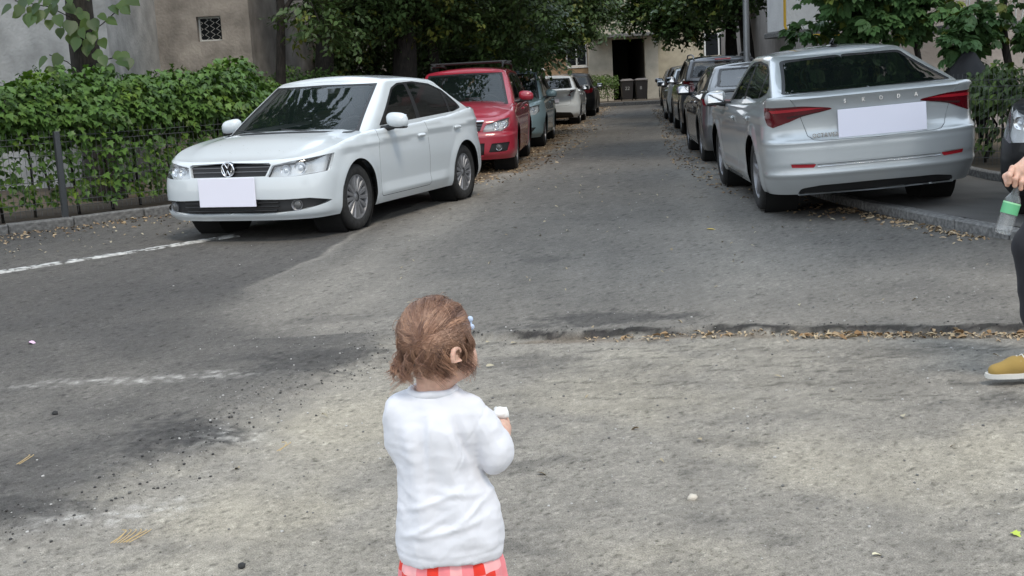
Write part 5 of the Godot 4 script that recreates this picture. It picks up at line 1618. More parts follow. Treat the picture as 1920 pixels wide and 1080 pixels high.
func fence_run(a: Vector3, d: Vector3, lab: String, h: float, post_at: Array) -> void:
	var T := thing("wire_fence", lab, "fence", a)
	var L := a.distance_to(d); var f := (d - a).normalized()
	var side := Vector3.UP.cross(f).normalized()
	var wm := MB.new()
	wm.tube(PackedVector3Array([Vector3.ZERO, Vector3(0, h * 0.84, 0), Vector3(0, h * 0.87, 0) + side * 0.035, Vector3(0, h * 0.9, 0), Vector3(0, h, 0)]), PackedFloat32Array([0.0026, 0.0026, 0.0026, 0.0026, 0.0026]), 4)
	var vm := wm.mesh()
	var n := int(L / 0.06)
	for k in n + 1:
		var o := put("wire", vm, M.wire, T)
		o.position = f * (k * L / n) + Vector3(0, 0.06, 0)
	var hm := MB.new()
	hm.tube(PackedVector3Array([Vector3.ZERO, f * L]), PackedFloat32Array([0.0035, 0.0035]), 4)
	var hmm := hm.mesh()
	for y in [0.1, 0.17, 0.42, 0.72, 0.86, 0.93]:
		var o := put("cross_wire", hmm, M.wire, T)
		o.position = Vector3(0, y * h / 0.98 + 0.04, 0) - side * 0.006
	for t in post_at:
		var pb := MB.new()
		pb.bbox(Vector3(0, h / 2 + 0.02, 0), Vector3(0.06, h + 0.06, 0.06), 0.006, Basis(Vector3.UP, atan2(f.x, f.z)))
		var o := put("post", pb.mesh(), M.post, T)
		o.position = f * (L * t) - side * 0.04

func fences() -> void:
	M.wire = mat(lin(0.10, 0.105, 0.105), 0.6, 0.4)
	M.post = mat(lin(0.055, 0.06, 0.065), 0.6, 0.2)
	var a := Vector3(-8.6, 0.06, -10.75); var d := Vector3(-5.0, 0.06, -14.05); var e := Vector3(-3.35, 0.06, -15.75)
	fence_run(a, d, "welded wire fence panel before the hedge at the left edge", 0.93, [0.0, 1.0])
	fence_run(d, e, "welded wire fence panel between dark post and white saloon", 0.93, [1.0])
	fence_run(e, Vector3(-2.5, 0.06, -19.2), "wire fence panel hidden behind the white saloon", 1.0, [1.0])
	fence_run(Vector3(4.85, 0.07, -14.6), Vector3(5.75, 0.07, -12.95), "dark wire fence behind the pavement on the right", 1.0, [0.0, 1.0])

func pane(parent: Node, c: Vector3, w: float, h: float, frame: Material, bars: int, bas := Basis.IDENTITY, t := 0.06) -> void:
	# window: frame, panes and sill, facing local +z
	var nd := sub("window", parent)
	nd.transform = Transform3D(bas, c)
	for q in [[0.0, h / 2 - t / 2, w, t], [0.0, -h / 2 + t / 2, w, t], [-w / 2 + t / 2, 0.0, t, h - 2 * t], [w / 2 - t / 2, 0.0, t, h - 2 * t]]:
		var b := MB.new()
		b.bbox(Vector3(q[0], q[1], 0), Vector3(q[2], q[3], 0.06), 0.006)
		put("frame", b.mesh(), frame, nd)
	for k in range(1, bars):
		var b := MB.new()
		b.bbox(Vector3(-w / 2 + w * k / bars, 0, 0.002), Vector3(t, h - 2 * t, 0.05), 0.006)
		put("frame", b.mesh(), frame, nd)
	var g := MB.new()
	g.box(Vector3(0, 0, -0.01), Vector3(w - t, h - t, 0.01))
	put("glass_pane", g.mesh(), M.house_glass, nd)
	var s := MB.new()
	s.bbox(Vector3(0, -h / 2 - 0.03, 0.05), Vector3(w + 0.1, 0.05, 0.16), 0.008)
	put("sill", s.mesh(), frame, nd)

func wall_with_hole(parent: Node, called: String, m: Material, a: Vector2, d: Vector2, y0: float, y1: float, th: float, hole := Rect2(), back := true) -> void:
	# wall from a to d (x, z); hole: x along the wall from a, y up
	var f := Vector3(d.x - a.x, 0, d.y - a.y)
	var L := f.length(); f = f.normalized()
	var bas := Basis(f, Vector3.UP, f.cross(Vector3.UP))
	var rects := [Rect2(0, y0, L, y1 - y0)]
	if hole.size.x > 0:
		rects = [Rect2(0, y0, hole.position.x, y1 - y0), Rect2(hole.end.x, y0, L - hole.end.x, y1 - y0), Rect2(hole.position.x, y0, hole.size.x, hole.position.y - y0), Rect2(hole.position.x, hole.end.y, hole.size.x, y1 - hole.end.y)]
	var b := MB.new()
	for r in rects:
		if r.size.x <= 0.001 or r.size.y <= 0.001: continue
		b.box(Vector3(a.x, 0, a.y) + bas * Vector3(r.position.x + r.size.x / 2, r.position.y + r.size.y / 2, -th / 2), Vector3(r.size.x, r.size.y, th), bas)
	put(called, b.mesh(), m, parent)

func plaster(col: Color, sd: int, contrast := 0.25) -> StandardMaterial3D:
	var m := mat(col, 0.95)
	m.albedo_texture = noise_tex(0.006, 1024, FastNoiseLite.TYPE_SIMPLEX_SMOOTH, 7, 1.0 - contrast, 1.0, false, 1.0, sd)
	m.uv1_triplanar = true; m.uv1_world_triplanar = true; m.uv1_scale = Vector3(0.3, 0.3, 0.3)
	m.normal_enabled = true; m.normal_texture = noise_tex(0.1, 512, FastNoiseLite.TYPE_SIMPLEX_SMOOTH, 3, 0, 1, true, 5.0, sd); m.normal_scale = 0.18
	return m

func buildings() -> void:
	M.house_glass = mat(lin(0.012, 0.014, 0.016), 0.25)
	M.house_glass.metallic_specular = 0.2
	M.white_frame = mat(lin(0.6, 0.6, 0.58), 0.5)
	var grey := plaster(lin(0.55, 0.53, 0.5), 21, 0.25)
	var brown := plaster(lin(0.43, 0.385, 0.34), 22, 0.3)
	# left block, near part
	var A := thing("apartment_block", "pale grey rendered end wall of a block at the far left", "building")
	wall_with_hole(A, "wall", grey, Vector2(-16, -19.2), Vector2(-5.87, -19.2), 0, 9, 0.3)
	wall_with_hole(A, "side_wall", grey, Vector2(-5.87, -19.5), Vector2(-5.87, -22.3), 0, 9, 0.3)
	# left block, part with the barred window
	var B := thing("apartment_block", "brown rendered block wall with one small barred window", "building")
	var L := 9.0 - 4.27
	var wx := 9.0 - 4.93 - 0.25
	wall_with_hole(B, "wall", brown, Vector2(-9.0, -22.0), Vector2(-4.27, -22.0), 0, 9, 0.35, Rect2(wx, 2.24, 0.42, 0.42))
	wall_with_hole(B, "side_wall", brown, Vector2(-4.27, -22.35), Vector2(-1.3, -50), 0, 9, 0.3)
	pane(B, Vector3(-9.0 + wx + 0.21, 2.45, -22.16), 0.42, 0.42, M.white_frame, 1, Basis.IDENTITY, 0.03)
	var gnode := sub("window_grille", B)
	gnode.position = Vector3(-9.0 + wx + 0.21, 2.45, -22.05)
	for k in 4:
		var g := MB.new()
		var pl := PackedVector3Array(); var rl := PackedFloat32Array()
		for j in 9:
			pl.append(Vector3(-0.15 + 0.1 * k + (0.035 if (j + k) % 2 == 0 else -0.035), -0.2 + 0.05 * j, 0)); rl.append(0.0042)
		g.tube(pl, rl, 5)
		put("bar", g.mesh(), M.white_frame, gnode)
	# far building with the doorway
	var cream := plaster(lin(0.52, 0.47, 0.38), 23, 0.12)
	var ochre := plaster(lin(0.40, 0.27, 0.16), 24, 0.2)
	var yel := plaster(lin(0.48, 0.42, 0.31), 25, 0.15)
	var F := thing("apartment_block", "cream and ochre block with dark doorway closing the street", "building")
	wall_with_hole(F, "doorway_wall", cream, Vector2(3.62, -52), Vector2(6.5, -52), 0, 9, 0.35, Rect2(1.0, 0.0, 1.34, 2.58))
	wall_with_hole(F, "left_wall", ochre, Vector2(-4.0, -52.1), Vector2(3.62, -52.1), 0, 9, 0.35, Rect2(6.72, 1.58, 0.88, 1.05))
	wall_with_hole(F, "right_wall", yel, Vector2(6.5, -52.1), Vector2(16, -52.1), 0, 9, 0.35)
	var hall := MB.new()
	hall.box(Vector3(5.29, 1.3, -60.0), Vector3(1.9, 2.9, 0.1)); hall.box(Vector3(4.5, 1.3, -56.2), Vector3(0.1, 2.9, 7.6)); hall.box(Vector3(6.08, 1.3, -56.2), Vector3(0.1, 2.9, 7.6)); hall.box(Vector3(5.29, 2.7, -56.2), Vector3(1.9, 0.1, 7.6)); hall.box(Vector3(5.29, 0.02, -56.2), Vector3(1.9, 0.1, 7.6))
	put("hallway", hall.mesh(), mat(lin(0.2, 0.19, 0.18), 0.8), F)
	var cp := MB.new()
	cp.bbox(Vector3(5.3, 2.72, -51.6), Vector3(2.9, 0.14, 1.0), 0.02)
	put("door_canopy", cp.mesh(), M.concrete, F)
	pane(F, Vector3(3.16, 2.1, -52.2), 0.88, 1.05, M.white_frame, 2)
	pane(F, Vector3(1.2, 2.1, -52.04), 1.2, 1.1, M.white_frame, 2)
	pane(F, Vector3(9.0, 2.1, -52.04), 1.2, 1.1, M.white_frame, 2)
	# right block with balcony
	var pink := plaster(lin(0.46, 0.41, 0.375), 26, 0.15)
	var R := thing("apartment_block", "pinkish rendered block on the right with barred balcony", "building")
	wall_with_hole(R, "wall", pink, Vector2(5.75, -21.5), Vector2(16, -20.0), 0, 9, 0.3)
	wall_with_hole(R, "side_wall", pink, Vector2(8.4, -48), Vector2(5.75, -21.6), 0, 9, 0.3)
	var bal := sub("balcony", R)
	var lb := MB.new()
	lb.bbox(Vector3(5.3, 2.5, -22.3), Vector3(0.85, 1.25, 1.5), 0.02)
	put("parapet", lb.mesh(), plaster(lin(0.76, 0.76, 0.75), 27, 0.08), bal)
	var ls := MB.new()
	ls.bbox(Vector3(5.3, 1.83, -22.3), Vector3(0.95, 0.1, 1.6), 0.015)
	put("slab", ls.mesh(), M.concrete, bal)
	var yp := MB.new()
	yp.tube(PackedVector3Array([Vector3(4.78, 3.6, -21.2), Vector3(4.78, 1.95, -21.2), Vector3(4.82, 1.84, -21.2), Vector3(4.95, 1.78, -21.2), Vector3(5.6, 1.76, -21.3), Vector3(5.8, 1.76, -21.45)]), PackedFloat32Array([0.023, 0.023, 0.023, 0.023, 0.023, 0.023]), 10)
	var gp := put("gas_pipe", yp.mesh(), mat(lin(0.62, 0.38, 0.02), 0.5))
	tag(gp, "yellow gas pipe running down the white balcony box", "pipe")
	var bb := sub("balcony", R)
	var bs := MB.new()
	bs.bbox(Vector3(7.7, 1.74, -20.2), Vector3(1.3, 0.12, 1.2), 0.01)
	put("slab", bs.mesh(), M.concrete, bb)
	for k in 14:
		var b := MB.new()
		b.tube(PackedVector3Array([Vector3(7.1 + 0.09 * k, 1.8, -19.65), Vector3(7.12 + 0.09 * k + (0.03 if k % 2 else -0.03), 2.2, -19.62), Vector3(7.1 + 0.09 * k, 2.75, -19.65)]), PackedFloat32Array([0.011, 0.011, 0.011]), 6)
		put("bar", b.mesh(), M.white_frame, bb)
	# lamp post
	var P := thing("lamp_post", "grey steel lamp post standing behind the right row of cars", "lamp post", Vector3(4.68, 0.1, -24.0))
	var pb := MB.new()
	pb.tube(PackedVector3Array([Vector3(0, 0, 0), Vector3(0, 1.2, 0), Vector3(0, 1.25, 0), Vector3(0, 6.5, 0)]), PackedFloat32Array([0.085, 0.08, 0.06, 0.045]), 14)
	put("pole", pb.mesh(), mat(lin(0.33, 0.35, 0.37), 0.45, 0.5), P)
	var ph := MB.new()
	ph.tube(PackedVector3Array([Vector3(0, 6.4, 0), Vector3(-0.3, 6.6, 0), Vector3(-1.0, 6.65, 0)]), PackedFloat32Array([0.035, 0.03, 0.03]), 8)
	ph.bbox(Vector3(-1.25, 6.64, 0), Vector3(0.6, 0.1, 0.22), 0.03)
	put("lamp_head", ph.mesh(), mat(lin(0.3, 0.31, 0.32), 0.5, 0.4), P)
	# bins by the doorway
	for k in 2:
		var T := thing("wheeled_bin", ["dark wheeled bin with pale lid beside the far hedge", "dark wheeled bin with pale lid nearest the far doorway wall"][k], "bin", Vector3(5.0 + 0.58 * k, 0.13, -50.3), "bins before the doorway")
		var b := MB.new()
		var q0 := [Vector3(-0.22, 0.06, 0.22), Vector3(0.22, 0.06, 0.22), Vector3(0.22, 0.06, -0.22), Vector3(-0.22, 0.06, -0.22)]
		var q1 := [Vector3(-0.27, 0.86, 0.28), Vector3(0.27, 0.86, 0.28), Vector3(0.27, 0.86, -0.28), Vector3(-0.27, 0.86, -0.28)]
		for j in 4:
			var m := (j + 1) % 4
			var nn: Vector3 = (q0[j] + q0[m]); nn.y = -0.05; nn = nn.normalized()
			b.flat(PackedVector3Array([q0[j], q0[m], q1[m], q1[j]]), nn)
		b.flat(PackedVector3Array(q0), Vector3.DOWN)
		put("bin_body", b.mesh(), mat(lin(0.035, 0.032, 0.032), 0.5), T)
		var l := MB.new()
		l.bbox(Vector3(0, 0.9, 0), Vector3(0.58, 0.06, 0.62), 0.02)
		l.bbox(Vector3(0, 0.94, -0.02), Vector3(0.46, 0.06, 0.46), 0.025)
		put("bin_lid", l.mesh(), mat(lin(0.2, 0.18, 0.17), 0.6), T)
		for sg in [-1, 1]:
			var w := MB.new()
			w.lathe(PackedVector2Array([Vector2(0.001, -0.02), Vector2(0.09, -0.02), Vector2(0.1, 0.0), Vector2(0.09, 0.02), Vector2(0.001, 0.02)]), 16, Vector3(sg * 0.25, 0.1, -0.2), Basis(Vector3(0, 0, 1), PI / 2))
			put("wheel", w.mesh(), M.rubber, T)
		T.scale = Vector3.ONE * 0.88
		letters(["22", "8"][k], 0.15, 0.004, T, mat(lin(0.3, 0.3, 0.29), 0.7), Transform3D(Basis.IDENTITY, Vector3(-0.1, 0.55, 0.262)), 0.01, true)
	# black cloth cover behind the silver car
	var cv := MB.new()
	var n := 26
	for r in n + 1:
		for k in n + 1:
			var u := float(k) / n * 2 - 1; var w := float(r) / n * 2 - 1
			var rad := clampf(sqrt(u * u + w * w * 0.8), 0.0, 1.3)
			var pk := sqrt((u + 0.15) * (u + 0.15) + w * w * 0.6 + 0.01)
			var h := 1.05 * pow(maxf(0.0, 1.0 - rad / 1.3), 0.32) + 0.3 * exp(-pk * pk * 7.0) + 0.05 * sin(atan2(w, u) * 9.0) * rad
			cv.vert(Vector3(u * 0.55 + 0.1 * (h - 0.5), maxf(h, 0.0), w * 0.85), Vector3.UP)
	for r in n:
		for k in n:
			var i := r * (n + 1) + k
			cv.quad(i, i + 1, i + n + 2, i + n + 1)
	smooth_normals(cv)
	var co := put("covered_motorcycle", cv.mesh(), mat(lin(0.012, 0.012, 0.014), 0.75))
	co.position = Vector3(5.75, 0.1, -15.6)
	tag(co, "black cloth cover over a peaked shape behind the silver car", "cover")

func smooth_normals(b: MB) -> void:
	for k in b.n.size(): b.n[k] = Vector3.ZERO
	for k in range(0, b.ix.size(), 3):
		var a := b.ix[k]; var d := b.ix[k + 1]; var e := b.ix[k + 2]
		var g := (b.v[e] - b.v[a]).cross(b.v[d] - b.v[a])
		b.n[a] += g; b.n[d] += g; b.n[e] += g
	for k in b.n.size(): b.n[k] = b.n[k].normalized()

# ---------------------------------------------------------------- plants
func twig_mesh(kind: String, leaf: float, count: int, spread: float, sd: int) -> ArrayMesh:
	# a spray of leaves round a short twig along +z
	var r := RandomNumberGenerator.new(); r.seed = sd
	var lm := leaf_mesh(kind, leaf, 0.22, 0.25)
	var arr := lm.surface_get_arrays(0)
	var b := MB.new()
	b.tube(PackedVector3Array([Vector3.ZERO, Vector3(0, -spread * 0.05, spread * 0.5), Vector3(0, -spread * 0.15, spread)]), PackedFloat32Array([0.005, 0.004, 0.002]), 3, false, Color(0.5, 0.35, 0.25))
	for k in count:
		var t := (k + 0.5) / count
		var at := Vector3(r.randfn(0, spread * 0.12), -spread * 0.15 * t * t + r.randfn(0, spread * 0.1), spread * t)
		var bs := Basis(Vector3.UP, r.randf_range(-2.2, 2.2)) * Basis(Vector3(1, 0, 0), r.randf_range(-0.2, 0.75)) * Basis(Vector3(0, 0, 1), r.randf_range(-0.5, 0.5))
		bs = bs.scaled(Vector3.ONE * r.randf_range(0.7, 1.2))
		var s := b.v.size()
		var tone := r.randf_range(0.75, 1.15)
		for j in arr[Mesh.ARRAY_VERTEX].size():
			b.vert(at + bs * arr[Mesh.ARRAY_VERTEX][j], (bs * arr[Mesh.ARRAY_NORMAL][j]).normalized(), Color(tone, tone, tone))
		for j in arr[Mesh.ARRAY_INDEX]: b.ix.append(j + s)
	return b.mesh()

func palmate_mesh(size: float, sd: int) -> ArrayMesh:
	# chestnut leaf: five to seven drooping leaflets round one stalk
	var r := RandomNumberGenerator.new(); r.seed = sd
	var arr := leaf_mesh("oval", size, 0.2, 0.35).surface_get_arrays(0)
	var b := MB.new()
	b.tube(PackedVector3Array([Vector3(0, 0, -size * 0.8), Vector3(0, 0.01, 0)]), PackedFloat32Array([0.004, 0.003]), 3, false, Color(0.8, 0.8, 0.5))
	for k in 7:
		var a := (k - 3) * 0.62
		var bs := Basis(Vector3.UP, a) * Basis(Vector3(1, 0, 0), r.randf_range(0.0, 0.3))
		bs = bs.scaled(Vector3.ONE * (1.0 - 0.11 * absf(k - 3)))
		var s := b.v.size()
		for j in arr[Mesh.ARRAY_VERTEX].size():
			b.vert(bs * (arr[Mesh.ARRAY_VERTEX][j] * Vector3(1.25, 1, 1)), (bs * arr[Mesh.ARRAY_NORMAL][j]).normalized(), Color.WHITE)
		for j in arr[Mesh.ARRAY_INDEX]: b.ix.append(j + s)
	return b.mesh()

func bark_tube(called: String, pts: PackedVector3Array, rad: PackedFloat32Array, parent: Node, sides := 12) -> MeshInstance3D:
	var b := MB.new()
	b.tube(pts, rad, sides)
	for k in b.v.size():
		b.v[k] += b.n[k] * N1.get_noise_3d(b.v[k].x * 400, b.v[k].y * 60, b.v[k].z * 400) * rad[0] * 0.18
	return put(called, b.mesh(), M.bark, parent)

func crown(parent: Node, mesh: Mesh, clumps: Array, per: float, base: Color, scale := 1.0, tall := 1.0, called := "crown") -> void:
	# clumps: [centre, radii (Vector3)]; sprays set through the volume, denser towards the outside
	var xs := []; var cs := []
	for cl in clumps:
		var rad: Vector3 = cl[1]
		var n := int(per * rad.x * rad.y * rad.z / (scale * scale) * 4.2 * (16.0 if rad.x < 0.95 else 3.2))
		var dens: float = cl[2] if cl.size() > 2 else 1.0
		n = int(n * dens)
		for k in n:
			var d := Vector3(rng.randfn(), rng.randfn(), rng.randfn()).normalized()
			var rr := pow(rng.randf(), 0.45)
			var wob := 1.0 + 0.55 * N1.get_noise_3d(d.x * 120 + cl[0].x * 70, d.y * 120, d.z * 120 + cl[0].z * 50)
			var p: Vector3 = cl[0] + d * rad * rr * wob
			if p.y < 0.25: continue
			var fw := (Vector3(d.x, d.y * 0.4 - 0.15, d.z) + Vector3(rng.randfn(), rng.randfn() * 0.6, rng.randfn()) * 0.5).normalized()
			var bs := Basis.looking_at(-fw, Vector3.UP if absf(fw.y) < 0.95 else Vector3.RIGHT) * Basis(Vector3(0, 0, 1), rng.randf_range(-0.7, 0.7))
			xs.append(Transform3D(bs.scaled(Vector3.ONE * scale * rng.randf_range(0.75, 1.25)), p))
			var t := rng.randf()
			var q := base * (0.7 + 0.6 * t)
			if rng.randf() < 0.07: q = q.lerp(Color(0.25, 0.24, 0.03), 0.45)
			cs.append(q)
	multi(called, mesh, M.leaf, xs, cs, parent)

func tree(label: String, at: Vector3, lean: Vector2, r0: float, h: float, clumps: Array, mesh: Mesh, per: float, col: Color, scale := 1.0, limbs := 5) -> Node3D:
	var T := thing("tree", label, "tree", at)
	var top := Vector3(lean.x, h, lean.y)
	var pts := PackedVector3Array(); var rad := PackedFloat32Array()
	for k in 9:
		var t := k / 8.0
		pts.append(Vector3(lean.x * t + 0.05 * sin(t * 7.0 + at.x), h * t, lean.y * t + 0.05 * cos(t * 6.0))); rad.append(r0 * (1.0 - 0.45 * t) * (1.0 + 0.35 * pow(1.0 - t, 8)))
	bark_tube("trunk", pts, rad, T)
	for cl in clumps.slice(0, limbs):
		var s := pts[5 + (rng.randi() % 4)]
		var e: Vector3 = cl[0]
		var m := s.lerp(e, 0.5) + Vector3(0, 0.25, 0)
		bark_tube("limb", PackedVector3Array([s, s.lerp(m, 0.5) + Vector3(0, 0.06, 0), m, m.lerp(e, 0.6), e]), PackedFloat32Array([r0 * 0.4, r0 * 0.32, r0 * 0.24, r0 * 0.16, r0 * 0.06]), T, 7)
	crown(T, mesh, clumps, per, col, scale)
	return T

func leafy_hedge(label: String, path: PackedVector3Array, side: float, depth: float, h: float, leaf: ArrayMesh, count: int, col: Color, eye: Vector3, singles := 300, called := "hedge") -> void:
	var T := thing(called, label, "hedge")
	var c := Curve3D.new()
	for q in path: c.add_point(q)
	var L := c.get_baked_length()
	# stems
	for k in int(L / 0.45):
		var p := c.sample_baked((k + 0.5) * 0.45)
		var f := (c.sample_baked(minf((k + 0.5) * 0.45 + 0.1, L)) - p).normalized()
		var s := Vector3.UP.cross(f).normalized() * side
		p += s * depth * rng.randf_range(0.3, 0.7)
		bark_tube("stem", PackedVector3Array([p, p + Vector3(rng.randfn() * 0.06, h * 0.4, rng.randfn() * 0.06), p + Vector3(rng.randfn() * 0.15, h * 0.85, rng.randfn() * 0.15)]), PackedFloat32Array([0.02, 0.015, 0.006]), T, 5)
	var xs := []; var cs := []; var near := []
	for k in count:
		var sL := rng.randf() * L
		var p := c.sample_baked(sL)
		var f := (c.sample_baked(minf(sL + 0.1, L)) - c.sample_baked(maxf(sL - 0.1, 0))).normalized()
		var s := Vector3.UP.cross(f).normalized() * side
		# a rounded section with a lumpy surface
		var a := rng.randf_range(-0.25, PI * 1.02)
		var lump := 1.0 + 0.42 * N1.get_noise_3d(p.x * 60, a * 30, p.z * 60) + 0.15 * N2.get_noise_3d(p.x * 70, a * 60, p.z * 70)
		var rr := (1.0 - (0.5 * pow(rng.randf(), 2.2) if k % 4 else 0.9 * rng.randf())) * lump
		var cx := -cos(a) * depth * 0.62 * rr
		var cy := h * 0.52 + sin(a) * h * 0.5 * rr
		if a < 0.0: cy = h * 0.52 * (1.0 + a / 0.25 * 0.9) + rng.randfn() * 0.03
		if sin(a) < 0.35 and cos(a) > 0: cy = lerpf(0.16, h * 0.75, rng.randf()); cx = -depth * 0.6 * rr * (0.75 + 0.25 * cy / h)
		var pos := p + s * (depth * 0.5 + cx) + Vector3(0, cy, 0)
		var outw := (-s * cos(a) + Vector3(0, 0.55 + sin(a), 0) + Vector3(rng.randfn(), rng.randfn(), rng.randfn()) * 0.35).normalized()
		# blade lies across the outward direction, tip hanging
		var tip := (outw * 0.5 + Vector3(rng.randfn() * 0.5, -0.75, rng.randfn() * 0.5) - s * cos(a) * 0.5).normalized()
		var xx := outw.cross(tip).normalized()
		var bs := Basis(xx, tip.cross(xx).normalized(), tip)
		var t := Transform3D(bs.scaled(Vector3.ONE * rng.randf_range(0.65, 1.25)), pos)
		var yg := sstep(0.1, 0.5, N1.get_noise_2d(pos.x * 80 + 40, pos.y * 80))
		var q := col * rng.randf_range(0.65, 1.3)
		q = q.lerp(Color(0.16, 0.24, 0.03), yg * rng.randf_range(0.1, 0.7))
		xs.append(t); cs.append(q)
		near.append([pos.distance_to(eye) - outw.dot((eye - pos).normalized()) * 2.0 + (3.0 if pos.y < 0.5 else 0.0), xs.size() - 1])
	near.sort_custom(func(p, q): return p[0] < q[0])
	var single := {}
	var tones := []
	for k in 8:
		var m: StandardMaterial3D = M.leaf.duplicate()
		m.vertex_color_use_as_albedo = false
		var q: Color = (col * lerpf(0.7, 1.3, k / 7.0)).lerp(Color(0.16, 0.24, 0.03), 0.5 if k % 3 == 0 else 0.08)
		m.albedo_color = lin(q.r, q.g, q.b)
		tones.append(m)
	var pickn := mini(singles, near.size())
	for k in pickn:
		var id: int = near[int(k * near.size() * 0.35 / pickn)][1]
		if single.has(id): continue
		single[id] = true
		put("leaf", leaf, tones[rng.randi() % 8], T).transform = xs[id]
	var x2 := []; var c2 := []
	for k in xs.size():
		if not single.has(k): x2.append(xs[k]); c2.append(cs[k])
	multi("foliage", leaf, M.leaf, x2, c2, T)

func plants() -> void:
	rng.seed = 23
	M.leaf = mat(Color.WHITE, 0.45, 0.0, true)
	M.leaf.metallic_specular = 0.4
	M.leaf.backlight_enabled = true; M.leaf.backlight = Color(0.55, 0.6, 0.3)
	M.bark = mat(lin(0.05, 0.042, 0.035), 0.95)
	M.bark.albedo_texture = noise_tex(0.02, 512, FastNoiseLite.TYPE_SIMPLEX_SMOOTH, 5, 0.35, 1.0, false, 1, 44)
	M.bark.uv1_triplanar = true; M.bark.uv1_scale = Vector3(3, 0.6, 3)
	var lobed := leaf_mesh("lobed", 0.078, 0.22, 0.35)
	var dg := Color(0.045, 0.085, 0.022)
	var eye := Vector3(0, 1.39, 0)
	leafy_hedge("dense creeper hedge hanging over the wire fence at the left", PackedVector3Array([Vector3(-9.9, 0.06, -9.6), Vector3(-5.0, 0.06, -14.1), Vector3(-3.3, 0.06, -15.86), Vector3(-2.95, 0.06, -16.9)]), 1.0, 0.8, 1.58, lobed, 26000, Color(0.078, 0.148, 0.033), eye)
	leafy_hedge("low privet hedge before the brown block, behind the white saloon", PackedVector3Array([Vector3(-6.6, 0.06, -18.2), Vector3(-4.4, 0.06, -20.6), Vector3(-2.6, 0.06, -22.0)]), 1.0, 0.9, 1.58, leaf_mesh("oval", 0.07, 0.2, 0.2), 12000, Color(0.085, 0.16, 0.045), eye, 60)
	leafy_hedge("clipped hedge beside the bins at the street's end", PackedVector3Array([Vector3(3.1, 0.12, -50.2), Vector3(4.65, 0.12, -50.1)]), 1.0, 0.8, 1.02, leaf_mesh("oval", 0.07, 0.2, 0.2), 3000, Color(0.08, 0.13, 0.03), eye, 20)
	leafy_hedge("loose shrubs behind the fence on the far right", PackedVector3Array([Vector3(6.1, 0.07, -13.0), Vector3(5.3, 0.07, -14.5), Vector3(5.9, 0.07, -18.0)]), -1.0, 0.8, 1.05, leaf_mesh("oval", 0.085, 0.2, 0.3), 6000, Color(0.075, 0.115, 0.042), eye, 120, "shrub")
	var tw := [twig_mesh("oval", 0.085, 14, 0.42, 3), twig_mesh("round", 0.085, 13, 0.4, 4), palmate_mesh(0.15, 5)]
	# trees of the left garden
	var deep := Color(0.075, 0.125, 0.042)
	var over := func(cx: float, cy: float, cz: float, n: int, sx: float, sy: float, sz: float, r: float) -> Array:
		var o := []
		for k in n:
			o.append([Vector3(cx + rng.randf_range(-sx, sx), cy + rng.randf_range(-sy, sy), cz + rng.randf_range(-sz, sz)), Vector3(r, r * 0.7, r) * rng.randf_range(0.75, 1.25)])
		return o
	# vine-clad tree at the left; its big leaves are single parts
	var V := tree("dark trunk behind the hedge with big round vine leaves", Vector3(-5.36, 0.06, -16.6), Vector2(-0.02, 0.0), 0.23, 4.6, over.call(0.8, 7.4, -0.6, 5, 2.0, 1.2, 1.6, 1.4), tw[1], 9.0, deep, 1.4)
	var vl := leaf_mesh("round", 0.155, 0.16, 0.4)
	var vt := []
	for k in 4:
		var m: StandardMaterial3D = M.leaf.duplicate()
		m.vertex_color_use_as_albedo = false
		m.albedo_color = lin(0.022 + 0.008 * k, 0.048 + 0.013 * k, 0.017 + 0.003 * k)
		vt.append(m)
	for q in [[-0.78, 2.52], [-0.7, 2.45], [-0.62, 2.6], [-0.55, 2.5], [-0.48, 2.62], [-0.42, 2.52], [-0.5, 2.4], [-0.33, 2.46], [-0.3, 2.6], [-0.35, 2.33], [-0.2, 2.38], [-0.12, 2.5], [-0.22, 2.22], [-0.05, 2.3], [0.05, 2.4], [-0.1, 2.14], [0.08, 2.2], [0.2, 2.14], [0.3, 2.06], [0.22, 2.3], [0.32, 2.36], [0.45, 2.46], [0.55, 2.5], [0.68, 2.56], [0.6, 2.42], [-0.4, 1.86], [-0.3, 1.8], [-0.22, 1.88], [0.2, 1.9], [0.3, 1.84], [0.42, 1.86], [0.5, 1.78], [0.36, 1.72], [0.62, 1.8], [0.28, 1.66], [-0.66, 2.52], [-0.58, 2.42], [-0.26, 2.52], [-0.16, 2.3], [0.0, 2.45], [-0.06, 2.22], [0.14, 2.3], [0.02, 2.08], [0.16, 2.05], [0.26, 2.2], [0.4, 2.3], [0.1, 1.98], [-0.16, 2.6], [-0.38, 2.6], [-0.45, 2.46], [0.5, 1.86], [0.22, 1.76], [-0.35, 1.74], [-0.02, 2.62], [0.12, 2.68], [-0.15, 2.7]]:
		var o := put("leaf", vl, vt[rng.randi() % 4], V)
		var outw := Vector3(rng.randfn() * 0.35, 0.6 + rng.randfn() * 0.25, 0.8).normalized()
		var tip := Vector3(q[0] * 1.2 + rng.randfn() * 0.4, -0.5, 0.25).normalized()
		var xx := outw.cross(tip).normalized()
		o.transform = Transform3D(Basis(xx, tip.cross(xx).normalized(), tip).scaled(Vector3.ONE * rng.randf_range(0.75, 1.2)), Vector3(q[0], q[1], 0.25 + rng.randf_range(0.0, 0.15)))
	for st in [[[0.0, 2.3], [-0.35, 2.5], [-0.78, 2.6]], [[0.05, 2.1], [0.3, 2.25], [0.7, 2.55]], [[0.0, 1.7], [0.3, 1.8], [0.6, 1.86]], [[0, 1.6], [-0.2, 1.8], [-0.42, 1.9]]]:
		var b := MB.new()
		var pl := PackedVector3Array(); var rl := PackedFloat32Array()
		for p in st: pl.append(Vector3(p[0], p[1], 0.22)); rl.append(0.007)
		b.tube(pl, rl, 5)
		put("vine_stem", b.mesh(), M.bark, V)
